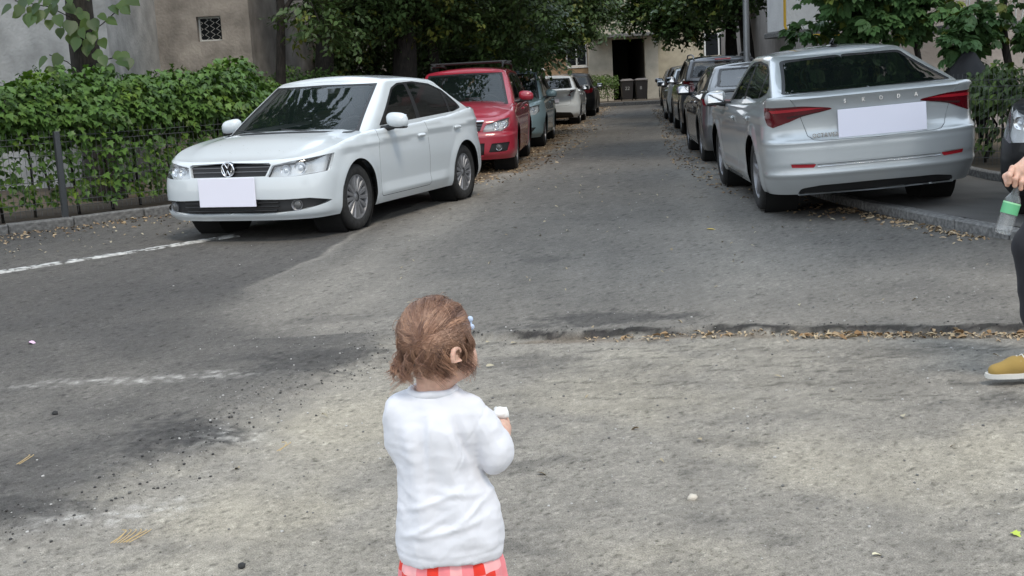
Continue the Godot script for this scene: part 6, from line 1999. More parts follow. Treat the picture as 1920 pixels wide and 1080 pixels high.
	tree("slim dark tree at the corner of the brown block", Vector3(-3.62, 0.06, -21.0), Vector2(0.05, 0.0), 0.1, 4.0, over.call(1.2, 4.9, -0.5, 3, 1.0, 0.6, 1.0, 1.0) + over.call(0.75, 2.5, 0.1, 3, 0.3, 0.4, 0.3, 0.36), tw[0], 11.0, deep, 1.2)
	tree("thick dark tree right of the brown block's corner", Vector3(-3.25, 0.06, -22.6), Vector2(0.35, 0.0), 0.2, 4.2, over.call(1.6, 4.8, -0.6, 4, 1.2, 0.8, 1.4, 1.1) + over.call(1.0, 2.6, -0.2, 5, 0.5, 0.4, 0.5, 0.45), tw[0], 11.0, deep, 1.2)
	tree("stout dark tree above the white saloon's roof", Vector3(-1.82, 0.06, -23.4), Vector2(0.1, -0.2), 0.25, 4.4, over.call(0.2, 4.4, 0.0, 5, 1.8, 0.9, 1.8, 1.2) + over.call(0.0, 2.75, -0.3, 10, 1.3, 0.35, 0.7, 0.55), tw[0], 12.0, deep, 1.2)
	tree("slim dark tree beside the red estate's roof rack", Vector3(-1.35, 0.06, -24.2), Vector2(0.1, 0.0), 0.12, 4.2, over.call(1.0, 4.4, 0.0, 4, 1.8, 0.8, 1.8, 1.1) + over.call(0.9, 2.7, 0.0, 10, 1.2, 0.4, 0.8, 0.55) + over.call(1.0, 2.0, -1.5, 9, 1.2, 0.35, 0.9, 0.45), tw[0], 12.0, deep, 1.2)
	tree("dark tree hanging over the grey-green hatchback", Vector3(-0.55, 0.06, -29.5), Vector2(0.2, 0.0), 0.18, 4.6, over.call(1.0, 4.8, 0.0, 4, 1.6, 1.0, 2.0, 1.1) + over.call(0.9, 2.9, 0.6, 12, 1.6, 0.55, 1.0, 0.65) + over.call(0.6, 2.0, 0.4, 9, 1.1, 0.35, 0.9, 0.5), tw[0], 11.0, deep, 1.2)
	tree("dark leafy tree above the white hatchback", Vector3(0.1, 0.06, -35.5), Vector2(0.3, 0.0), 0.18, 4.8, over.call(0.8, 5.0, 0.0, 3, 1.4, 1.0, 1.8, 1.1) + over.call(1.0, 3.0, 0.6, 12, 1.5, 0.7, 1.0, 0.7), tw[0], 9.0, deep, 1.3)
	tree("shaded tree between the brown wall and the stout trunk", Vector3(-2.9, 0.06, -28.0), Vector2(0.3, 0.0), 0.17, 4.4, over.call(0.5, 2.6, 0.5, 16, 1.7, 1.3, 1.2, 0.75), tw[0], 9.0, deep, 1.3)
	tree("shaded tree far back along the brown wall", Vector3(-1.6, 0.06, -36.0), Vector2(0.3, 0.0), 0.17, 4.4, over.call(0.5, 2.8, 0.5, 16, 1.8, 1.5, 1.5, 0.9), tw[0], 7.0, deep, 1.4)
	# crowns meeting over the street
	tree("tree before the far cream block, left of the doorway", Vector3(1.2, 0.1, -47.5), Vector2(0.4, 0.0), 0.15, 4.6, over.call(2.9, 3.3, 0.5, 15, 1.9, 0.5, 0.8, 0.45) + over.call(4.6, 3.1, 0.5, 6, 0.8, 0.5, 0.6, 0.42) + over.call(0.4, 3.4, 0.4, 5, 0.8, 0.5, 0.8, 0.5), tw[0], 7.0, deep, 1.3)
	tree("broad green tree over the right row of cars", Vector3(6.5, 0.1, -36.0), Vector2(0.2, 0.0), 0.2, 4.6, over.call(-0.6, 3.4, 0.4, 16, 1.9, 0.75, 1.6, 0.75) + over.call(0.2, 5.6, 0.0, 3, 1.8, 0.8, 1.6, 1.2), tw[1], 8.0, deep * 1.1, 1.2)
	tree("tree with low boughs above the slate tall car", Vector3(5.9, 0.1, -30.0), Vector2(-0.2, 0.0), 0.17, 4.6, over.call(-0.7, 3.0, 0.4, 9, 1.3, 0.5, 1.0, 0.6) + over.call(0.2, 7.0, 1.0, 3, 1.4, 1.0, 2.0, 1.2), tw[1], 8.0, deep * 1.1, 1.2)
	# chestnut boughs behind the silver car
	tree("chestnut with broad hand-shaped leaves behind the silver car's roof", Vector3(6.1, 0.1, -18.2), Vector2(-0.4, 0.3), 0.05, 3.4, over.call(-0.8, 1.9, 0.4, 18, 0.95, 0.33, 0.4, 0.34) + over.call(-0.4, 5.3, -0.5, 20, 2.3, 1.7, 1.6, 1.15), tw[2], 20.0, Color(0.07, 0.14, 0.05), 1.05)
	tree("chestnut sapling by the pinkish block, right of the silver car", Vector3(6.6, 0.1, -16.2), Vector2(-0.2, 0.1), 0.06, 2.6, over.call(-0.3, 1.65, 0.2, 11, 0.65, 0.28, 0.4, 0.28), tw[2], 22.0, Color(0.07, 0.14, 0.05), 1.0)
	tree("brown trunk cut by the right edge, above the black car", Vector3(5.75, 0.1, -13.6), Vector2(0.0, 0.0), 0.13, 4.6, over.call(0.0, 5.2, 0.0, 6, 1.8, 0.9, 1.6, 1.2) + over.call(-0.25, 1.9, 0.1, 3, 0.25, 0.35, 0.2, 0.25), tw[1], 9.0, Color(0.05, 0.09, 0.03), 1.1)
	# street trees outside the picture that shade and are mirrored in the cars
	tree("tall street tree outside the view, near the viewer on the left", Vector3(-6.8, 0.0, -7.2), Vector2(0.0, 0.0), 0.24, 5.0, over.call(0.0, 6.6, -1.0, 9, 2.6, 1.4, 2.6, 1.7), tw[1], 4.0, Color(0.05, 0.09, 0.03), 2.0)
	tree("tall street tree outside the view, over the right pavement corner", Vector3(6.4, 0.0, -6.2), Vector2(0.0, 0.0), 0.26, 5.6, over.call(-1.6, 7.6, -1.0, 9, 2.2, 1.2, 2.6, 1.6), tw[1], 4.0, Color(0.05, 0.09, 0.03), 2.0)
	tree("tall street tree outside the view, behind the viewer on the right", Vector3(6.5, 0.0, 7.0), Vector2(0.0, 0.0), 0.26, 4.0, over.call(0.0, 5.4, 0.0, 12, 3.0, 2.2, 3.0, 1.7), tw[1], 4.0, Color(0.05, 0.09, 0.03), 2.0)

# ---------------------------------------------------------------- people
class Field:
	var o: Vector3; var h: float; var nx: int; var ny: int; var nz: int
	var d := PackedFloat32Array()
	func _init(lo: Vector3, hi: Vector3, cell: float) -> void:
		o = lo; h = cell
		nx = int((hi.x - lo.x) / h) + 2; ny = int((hi.y - lo.y) / h) + 2; nz = int((hi.z - lo.z) / h) + 2
		d.resize(nx * ny * nz); d.fill(1.0)
	func box_of(lo: Vector3, hi: Vector3) -> Array:
		return [clampi(int((lo.x - o.x) / h), 0, nx - 1), clampi(int((hi.x - o.x) / h) + 1, 0, nx - 1), clampi(int((lo.y - o.y) / h), 0, ny - 1), clampi(int((hi.y - o.y) / h) + 1, 0, ny - 1), clampi(int((lo.z - o.z) / h), 0, nz - 1), clampi(int((hi.z - o.z) / h) + 1, 0, nz - 1)]
	func smin(a: float, b: float, k: float) -> float:
		if k <= 0.0: return minf(a, b)
		var t := maxf(k - absf(a - b), 0.0) / k
		return minf(a, b) - t * t * k * 0.25
	func cap(a: Vector3, b: Vector3, ra: float, rb: float, k := 0.02) -> void:
		var m := maxf(ra, rb) + k + h * 2
		var r := box_of(Vector3(minf(a.x, b.x), minf(a.y, b.y), minf(a.z, b.z)) - Vector3.ONE * m, Vector3(maxf(a.x, b.x), maxf(a.y, b.y), maxf(a.z, b.z)) + Vector3.ONE * m)
		var ab := b - a
		var l2 := maxf(ab.length_squared(), 1e-8)
		for i in range(r[0], r[1] + 1):
			for j in range(r[2], r[3] + 1):
				for q in range(r[4], r[5] + 1):
					var p := o + Vector3(i, j, q) * h
					var t := clampf((p - a).dot(ab) / l2, 0.0, 1.0)
					var dist := (p - a - ab * t).length() - lerpf(ra, rb, t)
					var at := (i * ny + j) * nz + q
					d[at] = smin(d[at], dist, k)
	func ell(c: Vector3, rad: Vector3, k := 0.02, bas := Basis.IDENTITY) -> void:
		var m := maxf(rad.x, maxf(rad.y, rad.z)) + k + h * 2
		var r := box_of(c - Vector3.ONE * m, c + Vector3.ONE * m)
		var inv := bas.transposed()
		for i in range(r[0], r[1] + 1):
			for j in range(r[2], r[3] + 1):
				for q in range(r[4], r[5] + 1):
					var p := inv * (o + Vector3(i, j, q) * h - c)
					var k0 := (p / rad).length()
					var k1 := (p / (rad * rad)).length()
					var dist := k0 * (k0 - 1.0) / maxf(k1, 1e-5)
					var at := (i * ny + j) * nz + q
					d[at] = smin(d[at], dist, k)
	func cut(f: Callable) -> void:   # keep where f(p) < 0
		for i in nx:
			for j in ny:
				for q in nz:
					var at := (i * ny + j) * nz + q
					if d[at] < h * 4: d[at] = maxf(d[at], f.call(o + Vector3(i, j, q) * h))
	func grad(p: Vector3) -> Vector3:
		var e := h
		return Vector3(val(p + Vector3(e, 0, 0)) - val(p - Vector3(e, 0, 0)), val(p + Vector3(0, e, 0)) - val(p - Vector3(0, e, 0)), val(p + Vector3(0, 0, e)) - val(p - Vector3(0, 0, e)))
	func val(p: Vector3) -> float:
		var g := (p - o) / h
		var i := clampi(int(g.x), 0, nx - 2); var j := clampi(int(g.y), 0, ny - 2); var q := clampi(int(g.z), 0, nz - 2)
		var f := g - Vector3(i, j, q)
		var s := 0.0
		for a in 2:
			for b in 2:
				for c in 2:
					s += d[((i + a) * ny + j + b) * nz + q + c] * (f.x if a else 1 - f.x) * (f.y if b else 1 - f.y) * (f.z if c else 1 - f.z)
		return s
	func mesh_into(mb, disp = null, colf = null) -> void:
		var ids := {}
		var base: int = mb.v.size()
		for i in nx - 1:
			for j in ny - 1:
				for q in nz - 1:
					var at := (i * ny + j) * nz + q
					var v0 := d[at]
					if absf(v0) > h * 2.0: continue
					var cs := PackedFloat32Array([v0, d[at + 1], d[at + nz], d[at + nz + 1], d[at + ny * nz], d[at + ny * nz + 1], d[at + ny * nz + nz], d[at + ny * nz + nz + 1]])
					var neg := 0
					for k in 8: neg += 1 if cs[k] < 0 else 0
					if neg == 0 or neg == 8: continue
					var sum := Vector3.ZERO; var m := 0
					for e in [[0, 1], [0, 2], [0, 4], [1, 3], [1, 5], [2, 3], [2, 6], [3, 7], [4, 5], [4, 6], [5, 7], [6, 7]]:
						var a: float = cs[e[0]]; var b: float = cs[e[1]]
						if (a < 0) != (b < 0):
							var t := a / (a - b)
							var pa := Vector3(e[0] >> 2 & 1, e[0] >> 1 & 1, e[0] & 1); var pb := Vector3(e[1] >> 2 & 1, e[1] >> 1 & 1, e[1] & 1)
							sum += pa.lerp(pb, t); m += 1
					var p := o + (Vector3(i, j, q) + sum / m) * h
					ids[at] = mb.vert(p, grad(p).normalized())
		for at in ids:
			var q: int = at % nz; var j: int = (at / nz) % ny; var i: int = at / (nz * ny)
			var s := d[at] < 0
			if j > 0 and q > 0 and (d[at + ny * nz] < 0) != s: quad4(mb, ids, at, at - nz, at - nz - 1, at - 1)
			if i > 0 and q > 0 and (d[at + nz] < 0) != s: quad4(mb, ids, at, at - ny * nz, at - ny * nz - 1, at - 1)
			if i > 0 and j > 0 and (d[at + 1] < 0) != s: quad4(mb, ids, at, at - ny * nz, at - ny * nz - nz, at - nz)
		if disp != null:
			for k in range(base, mb.v.size()): mb.v[k] = disp.call(mb.v[k], mb.n[k])
			var acc := PackedVector3Array(); acc.resize(mb.v.size())
			for k in range(0, mb.ix.size(), 3):
				var a: int = mb.ix[k]
				if a < base: continue
				var g: Vector3 = (mb.v[mb.ix[k + 2]] - mb.v[a]).cross(mb.v[mb.ix[k + 1]] - mb.v[a])
				acc[a] += g; acc[mb.ix[k + 1]] += g; acc[mb.ix[k + 2]] += g
			for k in range(base, mb.v.size()):
				if acc[k].length() > 1e-12: mb.n[k] = acc[k].normalized()
		if colf != null:
			for k in range(base, mb.v.size()): mb.c[k] = colf.call(mb.v[k])
	func quad4(mb, ids: Dictionary, a: int, b: int, c: int, e: int) -> void:
		if ids.has(a) and ids.has(b) and ids.has(c) and ids.has(e): mb.quad(ids[a], ids[b], ids[c], ids[e])

func sheen(col: Color, rough := 0.9) -> StandardMaterial3D:
	var m := mat(col, rough)
	m.rim_enabled = true; m.rim = 0.25; m.rim_tint = 0.5
	return m

func finger(f: Field, pts: Array, r: float, k := 0.003) -> void:
	for j in pts.size() - 1: f.cap(pts[j], pts[j + 1], r * (1.0 - 0.12 * j), r * (1.0 - 0.12 * (j + 1)), k)

func child() -> void:
	rng.seed = 41
	var T := thing("person", "toddler seen from behind in white t-shirt and pink checked shorts", "person", Vector3(-0.18, gheight(-0.18, -2.75), -2.75))
	M.skin = mat(lin(0.62, 0.36, 0.26), 0.55)
	M.skin.albedo_texture = noise_tex(0.03, 256, FastNoiseLite.TYPE_SIMPLEX_SMOOTH, 5, 0.82, 1.0, false, 1.0, 77); M.skin.uv1_triplanar = true; M.skin.uv1_scale = Vector3(6, 6, 6); M.skin.albedo_color = lin(0.72, 0.44, 0.33)
	M.skin.subsurf_scatter_enabled = true; M.skin.subsurf_scatter_strength = 0.15
	var lift := -T.position.y
	var up := Vector3(0, lift, 0)
	var Fh := Vector3(0.83, -0.12, -0.55).normalized(); var Rh := Vector3(0.55, 0, 0.83)
	var hc := Vector3(0.004, 0.815, 0.0)
	# skin
	var b := MB.new()
	var f := Field.new(Vector3(-0.14, 0.0, -0.2), Vector3(0.19, 0.93, 0.14), 0.006)
	f.ell(hc, Vector3(0.077, 0.085, 0.08), 0.01)
	f.ell(hc + Fh * 0.03 + Vector3(0, -0.045, 0), Vector3(0.058, 0.056, 0.058), 0.03)
	f.ell(hc + Fh * 0.045 + Rh * 0.026 + Vector3(0, -0.05, 0), Vector3(0.034, 0.034, 0.034), 0.02)   # cheek
	f.ell(hc + Fh * 0.045 - Rh * 0.026 + Vector3(0, -0.05, 0), Vector3(0.034, 0.034, 0.034), 0.02)
	f.cap(hc + Fh * 0.078 + Vector3(0, -0.018, 0), hc + Fh * 0.092 + Vector3(0, -0.036, 0), 0.008, 0.011, 0.012)   # nose
	f.cap(hc + Fh * 0.075 + Vector3(0, -0.07, 0) - Rh * 0.012, hc + Fh * 0.075 + Vector3(0, -0.07, 0) + Rh * 0.012, 0.008, 0.008, 0.01)   # lips
	f.cap(hc + Vector3(-0.01, -0.07, 0.01), Vector3(-0.012, 0.67, 0.0), 0.037, 0.04, 0.03)
	f.cap(Vector3(0, 0.61, 0), Vector3(0, 0.34, 0), 0.055, 0.075, 0.02)
	for sg in [-1.0, 1.0]:
		f.cap(Vector3(0.05 * sg, 0.3, 0), Vector3(0.055 * sg, 0.17, 0.0), 0.06, 0.042, 0.02)
		f.cap(Vector3(0.055 * sg, 0.17, 0.0), Vector3(0.055 * sg, 0.05, 0.01), 0.042, 0.028, 0.015)
		f.cap(Vector3(0.055 * sg, 0.025, 0.02), Vector3(0.07 * sg, 0.018, -0.085), 0.026, 0.02, 0.015)
	f.cap(Vector3(0.055, 0.635, 0.004), Vector3(0.122, 0.548, -0.02), 0.028, 0.03, 0.015)
	f.cap(Vector3(0.122, 0.548, -0.02), Vector3(0.138, 0.562, -0.125), 0.031, 0.023, 0.012)
	f.cap(Vector3(-0.07, 0.65, 0), Vector3(-0.088, 0.57, -0.045), 0.034, 0.03, 0.015)
	f.cap(Vector3(-0.088, 0.57, -0.045), Vector3(0.03, 0.55, -0.15), 0.031, 0.023, 0.012)
	f.mesh_into(b)
	# ear
	var fe := Field.new(hc + Rh * 0.075 - Vector3.ONE * 0.04, hc + Rh * 0.075 + Vector3.ONE * 0.04, 0.0025)
	var eb := Basis(Rh, Vector3.UP, Rh.cross(Vector3.UP))
	var ec := hc + Rh * 0.078 - Fh * 0.004 + Vector3(0, -0.027, 0)
	var pr := []
	for k in 12:
		var a := lerpf(-0.9, 4.0, k / 11.0)
		pr.append(ec + Fh * (-0.013 * sin(a) + 0.002) + Vector3(0, 0.019 * cos(a), 0) + Rh * (0.010 + 0.004 * sin(a)))
	for k in 11: fe.cap(pr[k], pr[k + 1], 0.0052, 0.0052, 0.003)
	fe.ell(ec + Rh * 0.003, Vector3(0.009, 0.019, 0.013), 0.006, eb)
	fe.ell(ec + Vector3(0, -0.02, 0) + Rh * 0.006, Vector3(0.007, 0.009, 0.008), 0.006)
	fe.mesh_into(b)
	# hands round the tissue
	for hd in [[Vector3(0.138, 0.565, -0.13), 1.0], [Vector3(0.045, 0.555, -0.155), -1.0]]:
		var c: Vector3 = hd[0]; var sg: float = hd[1]
		var fh := Field.new(c - Vector3(0.055, 0.045, 0.07), c + Vector3(0.055, 0.06, 0.045), 0.0028)
		fh.ell(c + Vector3(0, 0.0, -0.012), Vector3(0.019, 0.014, 0.024), 0.006)
		for k in 4:
			var z := -0.034 + 0.004 * absf(k - 1.5)
			var x := (k - 1.5) * 0.0095
			finger(fh, [c + Vector3(x, 0.002, -0.026), c + Vector3(x - sg * 0.004, 0.012, z - 0.006), c + Vector3(x - sg * 0.01, 0.022, z + 0.006)], 0.0062)
		finger(fh, [c + Vector3(-sg * 0.012, 0.004, -0.005), c + Vector3(-sg * 0.022, 0.014, -0.014), c + Vector3(-sg * 0.02, 0.022, -0.024)], 0.0066)
		fh.mesh_into(b)
	for k in b.v.size(): b.v[k] += up
	put("body", b.mesh(), M.skin, T)
	# eyes, brows and mouth on the far side of the head
	for sg in [-1.0, 1.0]:
		var e := MB.new()
		ball(e, hc + up + Fh * 0.068 + Rh * 0.026 * sg + Vector3(0, -0.012, 0), 0.0095)
		put("eye", e.mesh(), mat(lin(0.05, 0.03, 0.02), 0.1), T)
	# t-shirt
	var s := Field.new(Vector3(-0.19, 0.27, -0.17), Vector3(0.2, 0.74, 0.17), 0.005)
	s.ell(Vector3(-0.008, 0.605, 0.0), Vector3(0.108, 0.092, 0.086), 0.03)
	s.ell(Vector3(-0.01, 0.50, 0.0), Vector3(0.095, 0.15, 0.09), 0.04)
	s.ell(Vector3(0.006, 0.355, 0.0), Vector3(0.124, 0.16, 0.11), 0.05)
	s.cap(Vector3(-0.075, 0.655, 0.0), Vector3(0.055, 0.65, 0.008), 0.036, 0.036, 0.03)
	s.cap(Vector3(-0.02, 0.675, 0.0), Vector3(-0.004, 0.675, 0.0), 0.045, 0.045, 0.03)
	s.cap(Vector3(-0.08, 0.65, 0.0), Vector3(-0.094, 0.578, -0.02), 0.039, 0.042, 0.03)
	s.cap(Vector3(0.06, 0.645, 0.012), Vector3(0.116, 0.55, 0.0), 0.042, 0.05, 0.004)
	s.cut(func(p: Vector3): return (0.314 + 0.006 * sin(p.x * 30.0 + 1.0) - 0.03 * p.x * p.x / 0.015 * 0.2) - p.y)
	s.cut(func(p: Vector3): return (Vector2(p.x + 0.012, p.z).length() * -1.0 + 0.046) if p.y > 0.694 else -1.0)
	s.cut(func(p: Vector3): return p.y - 0.702 + 0.1 * maxf(0.0, p.z) + 0.1 * absf(p.x + 0.012))
	var sm := MB.new()
	var fold := func(p: Vector3, n: Vector3) -> Vector3:
		var w := 0.0
		# long soft folds falling from the shoulder blades, gathered at the arm
		w += 0.0052 * sin((p.x * 1.0 + 0.16 * (p.y - 0.5)) * 62.0 + 3.0 * N1.get_noise_3d(p.x * 120, p.y * 60, p.z * 120)) * sstep(0.7, 0.6, p.y) * sstep(0.33, 0.42, p.y)
		w += 0.0036 * (1.0 - 2.0 * absf(N1.get_noise_3d(p.x * 170 + p.y * 90, p.y * 190 - p.x * 120, p.z * 170)))
		w += 0.0018 * N2.get_noise_3d(p.x * 200 + p.y * 260, p.y * 620, p.z * 200)
		# deep fold from the armpit up to the blade
		var t := Vector2(p.x - 0.052, p.y - 0.60); var dir := Vector2(-0.28, 0.96).normalized()
		var dd := t.dot(Vector2(dir.y, -dir.x)); var al := t.dot(dir)
		if p.z > 0: w -= 0.011 * exp(-pow(dd / 0.009, 2)) * sstep(-0.085, -0.03, al) * sstep(0.075, 0.0, al)
		if p.z > 0: w += 0.006 * exp(-pow((dd + 0.02) / 0.012, 2)) * sstep(-0.085, -0.03, al) * sstep(0.075, 0.0, al)
		# middle crease
		if p.z > 0: w += 0.006 * exp(-pow((p.x + 0.025 - 0.08 * (p.y - 0.55)) / 0.008, 2)) * sstep(0.46, 0.52, p.y) * sstep(0.68, 0.62, p.y)
		for q in [[-0.03, 0.46, 0.35, 0.07], [0.04, 0.475, -0.25, 0.06], [-0.05, 0.40, 0.5, 0.06], [0.02, 0.40, 0.2, 0.08], [0.06, 0.43, 0.6, 0.05]]:
			var e := Vector2(p.x - q[0], p.y - q[1]).rotated(-q[2])
			if p.z > 0: w += 0.0048 * exp(-pow(e.y / 0.007, 2)) * exp(-pow(e.x / q[3], 2))
		# hem stitching
		w -= 0.0022 * exp(-pow((p.y - 0.334) / 0.0022, 2))
		# shoulder seam
		var sd := (p - Vector3(0.083, 0.62, 0.0)).dot(Vector3(0.86, -0.5, 0.0).normalized())
		if p.y > 0.53 and p.x > 0.03: w -= 0.002 * exp(-pow(sd / 0.0025, 2))
		return p + n * w
	s.mesh_into(sm, fold)
	for k in sm.v.size(): sm.v[k] += up
	var tm := sheen(lin(0.66, 0.66, 0.69))
	tm.normal_enabled = true; tm.normal_texture = noise_tex(0.2, 512, FastNoiseLite.TYPE_SIMPLEX_SMOOTH, 2, 0, 1, true, 6.0, 55); tm.normal_scale = 0.5
	tm.uv1_triplanar = true; tm.uv1_scale = Vector3(9, 9, 9)
	var so := put("t_shirt", sm.mesh(), tm, T)
	var cb := MB.new()
	var rp := PackedVector3Array(); var rr := PackedFloat32Array()
	for k in 33:
		var a := TAU * k / 32.0
		var q := Vector3(-0.012 + cos(a) * 0.05, 0.0, sin(a) * 0.047)
		q.y = 0.702 - 0.1 * maxf(0.0, q.z) - 0.1 * absf(q.x + 0.012) + lift
		rp.append(q); rr.append(0.0095)
	cb.tube(rp, rr, 8, false)
	put("collar", cb.mesh(), tm, so)
	# shorts
	var im := Image.create(64, 64, false, Image.FORMAT_RGB8)
	im.fill(Color(0.89, 0.50, 0.52))
	var rg := RandomNumberGenerator.new(); rg.seed = 3
	for i in 8:
		for j in 8:
			var q := rg.randf()
			if (i + j) % 2 == 0 and q < 0.45: im.fill_rect(Rect2i(i * 8, j * 8, 8, 8), Color(0.86, 0.2, 0.14))
			elif q > 0.85: im.fill_rect(Rect2i(i * 8, j * 8, 8, 8), Color(0.93, 0.66, 0.66))
	var pm := sheen(Color.WHITE)
	pm.albedo_texture = ImageTexture.create_from_image(im)
	pm.texture_filter = BaseMaterial3D.TEXTURE_FILTER_NEAREST
	var p := Field.new(Vector3(-0.16, 0.12, -0.15), Vector3(0.17, 0.37, 0.15), 0.006)
	p.ell(Vector3(0.006, 0.28, 0), Vector3(0.118, 0.1, 0.105), 0.03)
	for sg in [-1.0, 1.0]: p.cap(Vector3(0.006 + 0.05 * sg, 0.26, 0), Vector3(0.006 + 0.066 * sg, 0.16, 0.0), 0.07, 0.078, 0.02)
	p.cut(func(q: Vector3): return 0.165 - q.y)
	var ps := MB.new()
	p.mesh_into(ps, func(q: Vector3, n: Vector3): return q + n * 0.004 * sin(atan2(q.z, q.x) * 17.0 + 4.0 * N1.get_noise_1d(q.y * 200)) * sstep(0.34, 0.22, q.y))
	for k in ps.v.size():
		ps.uv[k] = Vector2(atan2(ps.v[k].z, ps.v[k].x - 0.006) * 0.125 / 0.26, ps.v[k].y / 0.26 + 0.04)
		ps.v[k] += up
	put("shorts", ps.mesh(), pm, T)
	# hair: cap and strands gathered to a small tail at the back
	var hm := mat(Color.WHITE, 0.42, 0.0, true)
	hm.metallic_specular = 0.6
	var hf := Field.new(hc - Vector3(0.12, 0.12, 0.12), hc + Vector3(0.12, 0.12, 0.12), 0.005)
	hf.ell(hc + Vector3(0, 0.006, 0), Vector3(0.086, 0.088, 0.088), 0.0)
	hf.cut(func(q: Vector3): return maxf((q - hc).dot(Fh) - 0.042 - 0.35 * maxf(0.0, q.y - hc.y), hc.y - 0.058 + 0.4 * maxf(0.0, (q - hc).dot(Fh)) + 0.45 * maxf(0.0, (q - hc).dot(Rh) - 0.05) - q.y))
	var hb := MB.new()
	hf.mesh_into(hb, func(q: Vector3, n: Vector3): return q + n * 0.003 * N2.get_noise_3d(q.x * 300, q.y * 100, q.z * 300), func(_q): return Color(0.17, 0.088, 0.055))
	var knot := hc + Vector3(-0.024, 0.012, 0.092)
	var strand := func(pts: PackedVector3Array, r: float, col: Color):
		var rad := PackedFloat32Array()
		for k in pts.size(): rad.append(r * (1.0 - 0.65 * float(k) / (pts.size() - 1)))
		var at0 := hb.v.size()
		hb.tube(pts, rad, 3, false, col)
		for k in range(at0, hb.v.size()):
			hb.c[k] = col * (0.6 + 0.8 * float((k - at0) / 3) / (pts.size() - 1))
	var tone := func() -> Color:
		return Color(0.14, 0.066, 0.042).lerp(Color(0.44, 0.25, 0.155), pow(rng.randf(), 1.2))
	var skull := func(q: Vector3, lift_: float) -> Vector3:
		var dir := (q - hc).normalized()
		return hc + Vector3(0, 0.006, 0) + dir * (Vector3(0.087, 0.089, 0.089) + Vector3.ONE * lift_)
	for c in 120:
		# locks combed from the hairline over the skull to the knot
		var d := Vector3(rng.randfn(), rng.randfn() * 0.8 + 0.3, rng.randfn()).normalized()
		if d.dot(Fh) > 0.5 or d.y < -0.4: continue
		var cc := hc + d * 0.09
		var bow := rng.randfn() * 0.014
		var lift0 := rng.randf_range(0.001, 0.006)
		var base_tone: Color = tone.call()
		for k in 24:
			var st: Vector3 = cc + Vector3(rng.randfn(), rng.randfn(), rng.randfn()) * 0.0055
			var en := knot + Vector3(rng.randfn(), rng.randfn(), 0) * 0.006
			var pts := PackedVector3Array()
			for j in 9:
				var t := j / 8.0
				var q := st.lerp(en, t) + Vector3(bow, bow * 0.6, 0) * sin(t * PI)
				pts.append(skull.call(q, lift0 * sin(t * PI * 0.9) + 0.001))
			strand.call(pts, rng.randf_range(0.0006, 0.001), base_tone.lerp(tone.call(), 0.18))
	for c in 80:
		# short locks from the back of the head down to the nape, each with its own curl
		var a := rng.randf_range(-1.0, 1.0)
		var yy := rng.randf_range(-0.055, 0.02)
		var st0: Vector3 = skull.call(hc + Vector3(-0.02 + a * 0.075, yy, 0.06 - 0.03 * absf(a)), 0.003)
		var endy := rng.randf_range(0.728, 0.772) - 0.02 * maxf(0.0, -a - 0.2)
		var len_ := st0.y - endy
		if len_ < 0.02: continue
		var curl := rng.randf_range(0.006, 0.019) * (1.0 if rng.randf() < 0.5 else -1.0)
		var ph := rng.randf() * TAU
		var flick := -rng.randf_range(0.0, 0.022) if a < 0.0 else rng.randf_range(-0.006, 0.006)
		var base_tone: Color = tone.call()
		for k in 17:
			var st: Vector3 = st0 + Vector3(rng.randfn(), rng.randfn(), rng.randfn()) * 0.0028
			var l2 := len_ * rng.randf_range(0.75, 1.12)
			var spread := Vector3(rng.randfn(), 0, rng.randfn()) * 0.0022
			var pts := PackedVector3Array()
			for j in 9:
				var t := j / 8.0
				var q := st + Vector3(a * 0.006 * t, -l2 * t, 0.0)
				var on: Vector3 = skull.call(q, 0.003)
				var hug := sstep(hc.y - 0.02, hc.y - 0.09, q.y)
				on = Vector3(lerpf(on.x, st.x * 0.92, hug), q.y, lerpf(on.z, st.z * 0.6 + 0.018, hug))
				on += Vector3(curl * sin(t * 5.0 + ph) * t * 1.6 + flick * t * t, 0.0, 0.5 * curl * cos(t * 5.0 + ph) * t) + spread * t
				pts.append(on)
			strand.call(pts, rng.randf_range(0.0006, 0.001), base_tone.lerp(tone.call(), 0.2))
	for k in 70:
		# flyaways
		var d := Vector3(rng.randfn(), rng.randfn() * 0.6 + 0.2, rng.randfn()).normalized()
		if d.dot(Fh) > 0.4: continue
		var st: Vector3 = skull.call(hc + d, 0.001)
		var side := d.cross(Vector3(rng.randfn(), rng.randfn(), rng.randfn())).normalized()
		var pts := PackedVector3Array()
		for j in 6:
			var t := j / 5.0
			pts.append(st + side * 0.035 * t + d * 0.012 * sin(t * 2.4) + Vector3(0, -0.012 * t * t, 0))
		strand.call(pts, 0.0006, tone.call())
	for k in 34:
		# fine stray hairs at the side and over the ear
		var st := hc + Rh * rng.randf_range(0.05, 0.088) - Fh * rng.randf_range(-0.02, 0.06) + Vector3(0, rng.randf_range(0.0, 0.06), 0)
		var pts := PackedVector3Array()
		var fo := rng.randfn() * 0.014 + 0.012
		for j in 7:
			var t := j / 6.0
			var q: Vector3 = skull.call(st, 0.003)
			pts.append(q + Vector3(0, -0.06 * t, 0) - Fh * fo * t * 1.5 + Rh * (0.002 - 0.012 * t * t))
		strand.call(pts, 0.0009, tone.call())
	for k in hb.v.size(): hb.v[k] += up
	put("hair", hb.mesh(), hm, T)
	# hair clip
	var cl := MB.new()
	var cc := hc + up + Vector3(0.077, 0.036, 0.02)
	for q in [[0.0, 0.0, 0.0, 0.006], [0.002, 0.009, 0.003, 0.007], [0.004, -0.009, 0.002, 0.007]]: ball(cl, cc + Vector3(q[0], q[1], q[2]), q[3], Vector3(1, 1, 0.6))
	put("hair_clip", cl.mesh(), mat(lin(0.45, 0.55, 0.72), 0.3), T)
	# crumpled tissue held in the hands
	var ti := MB.new()
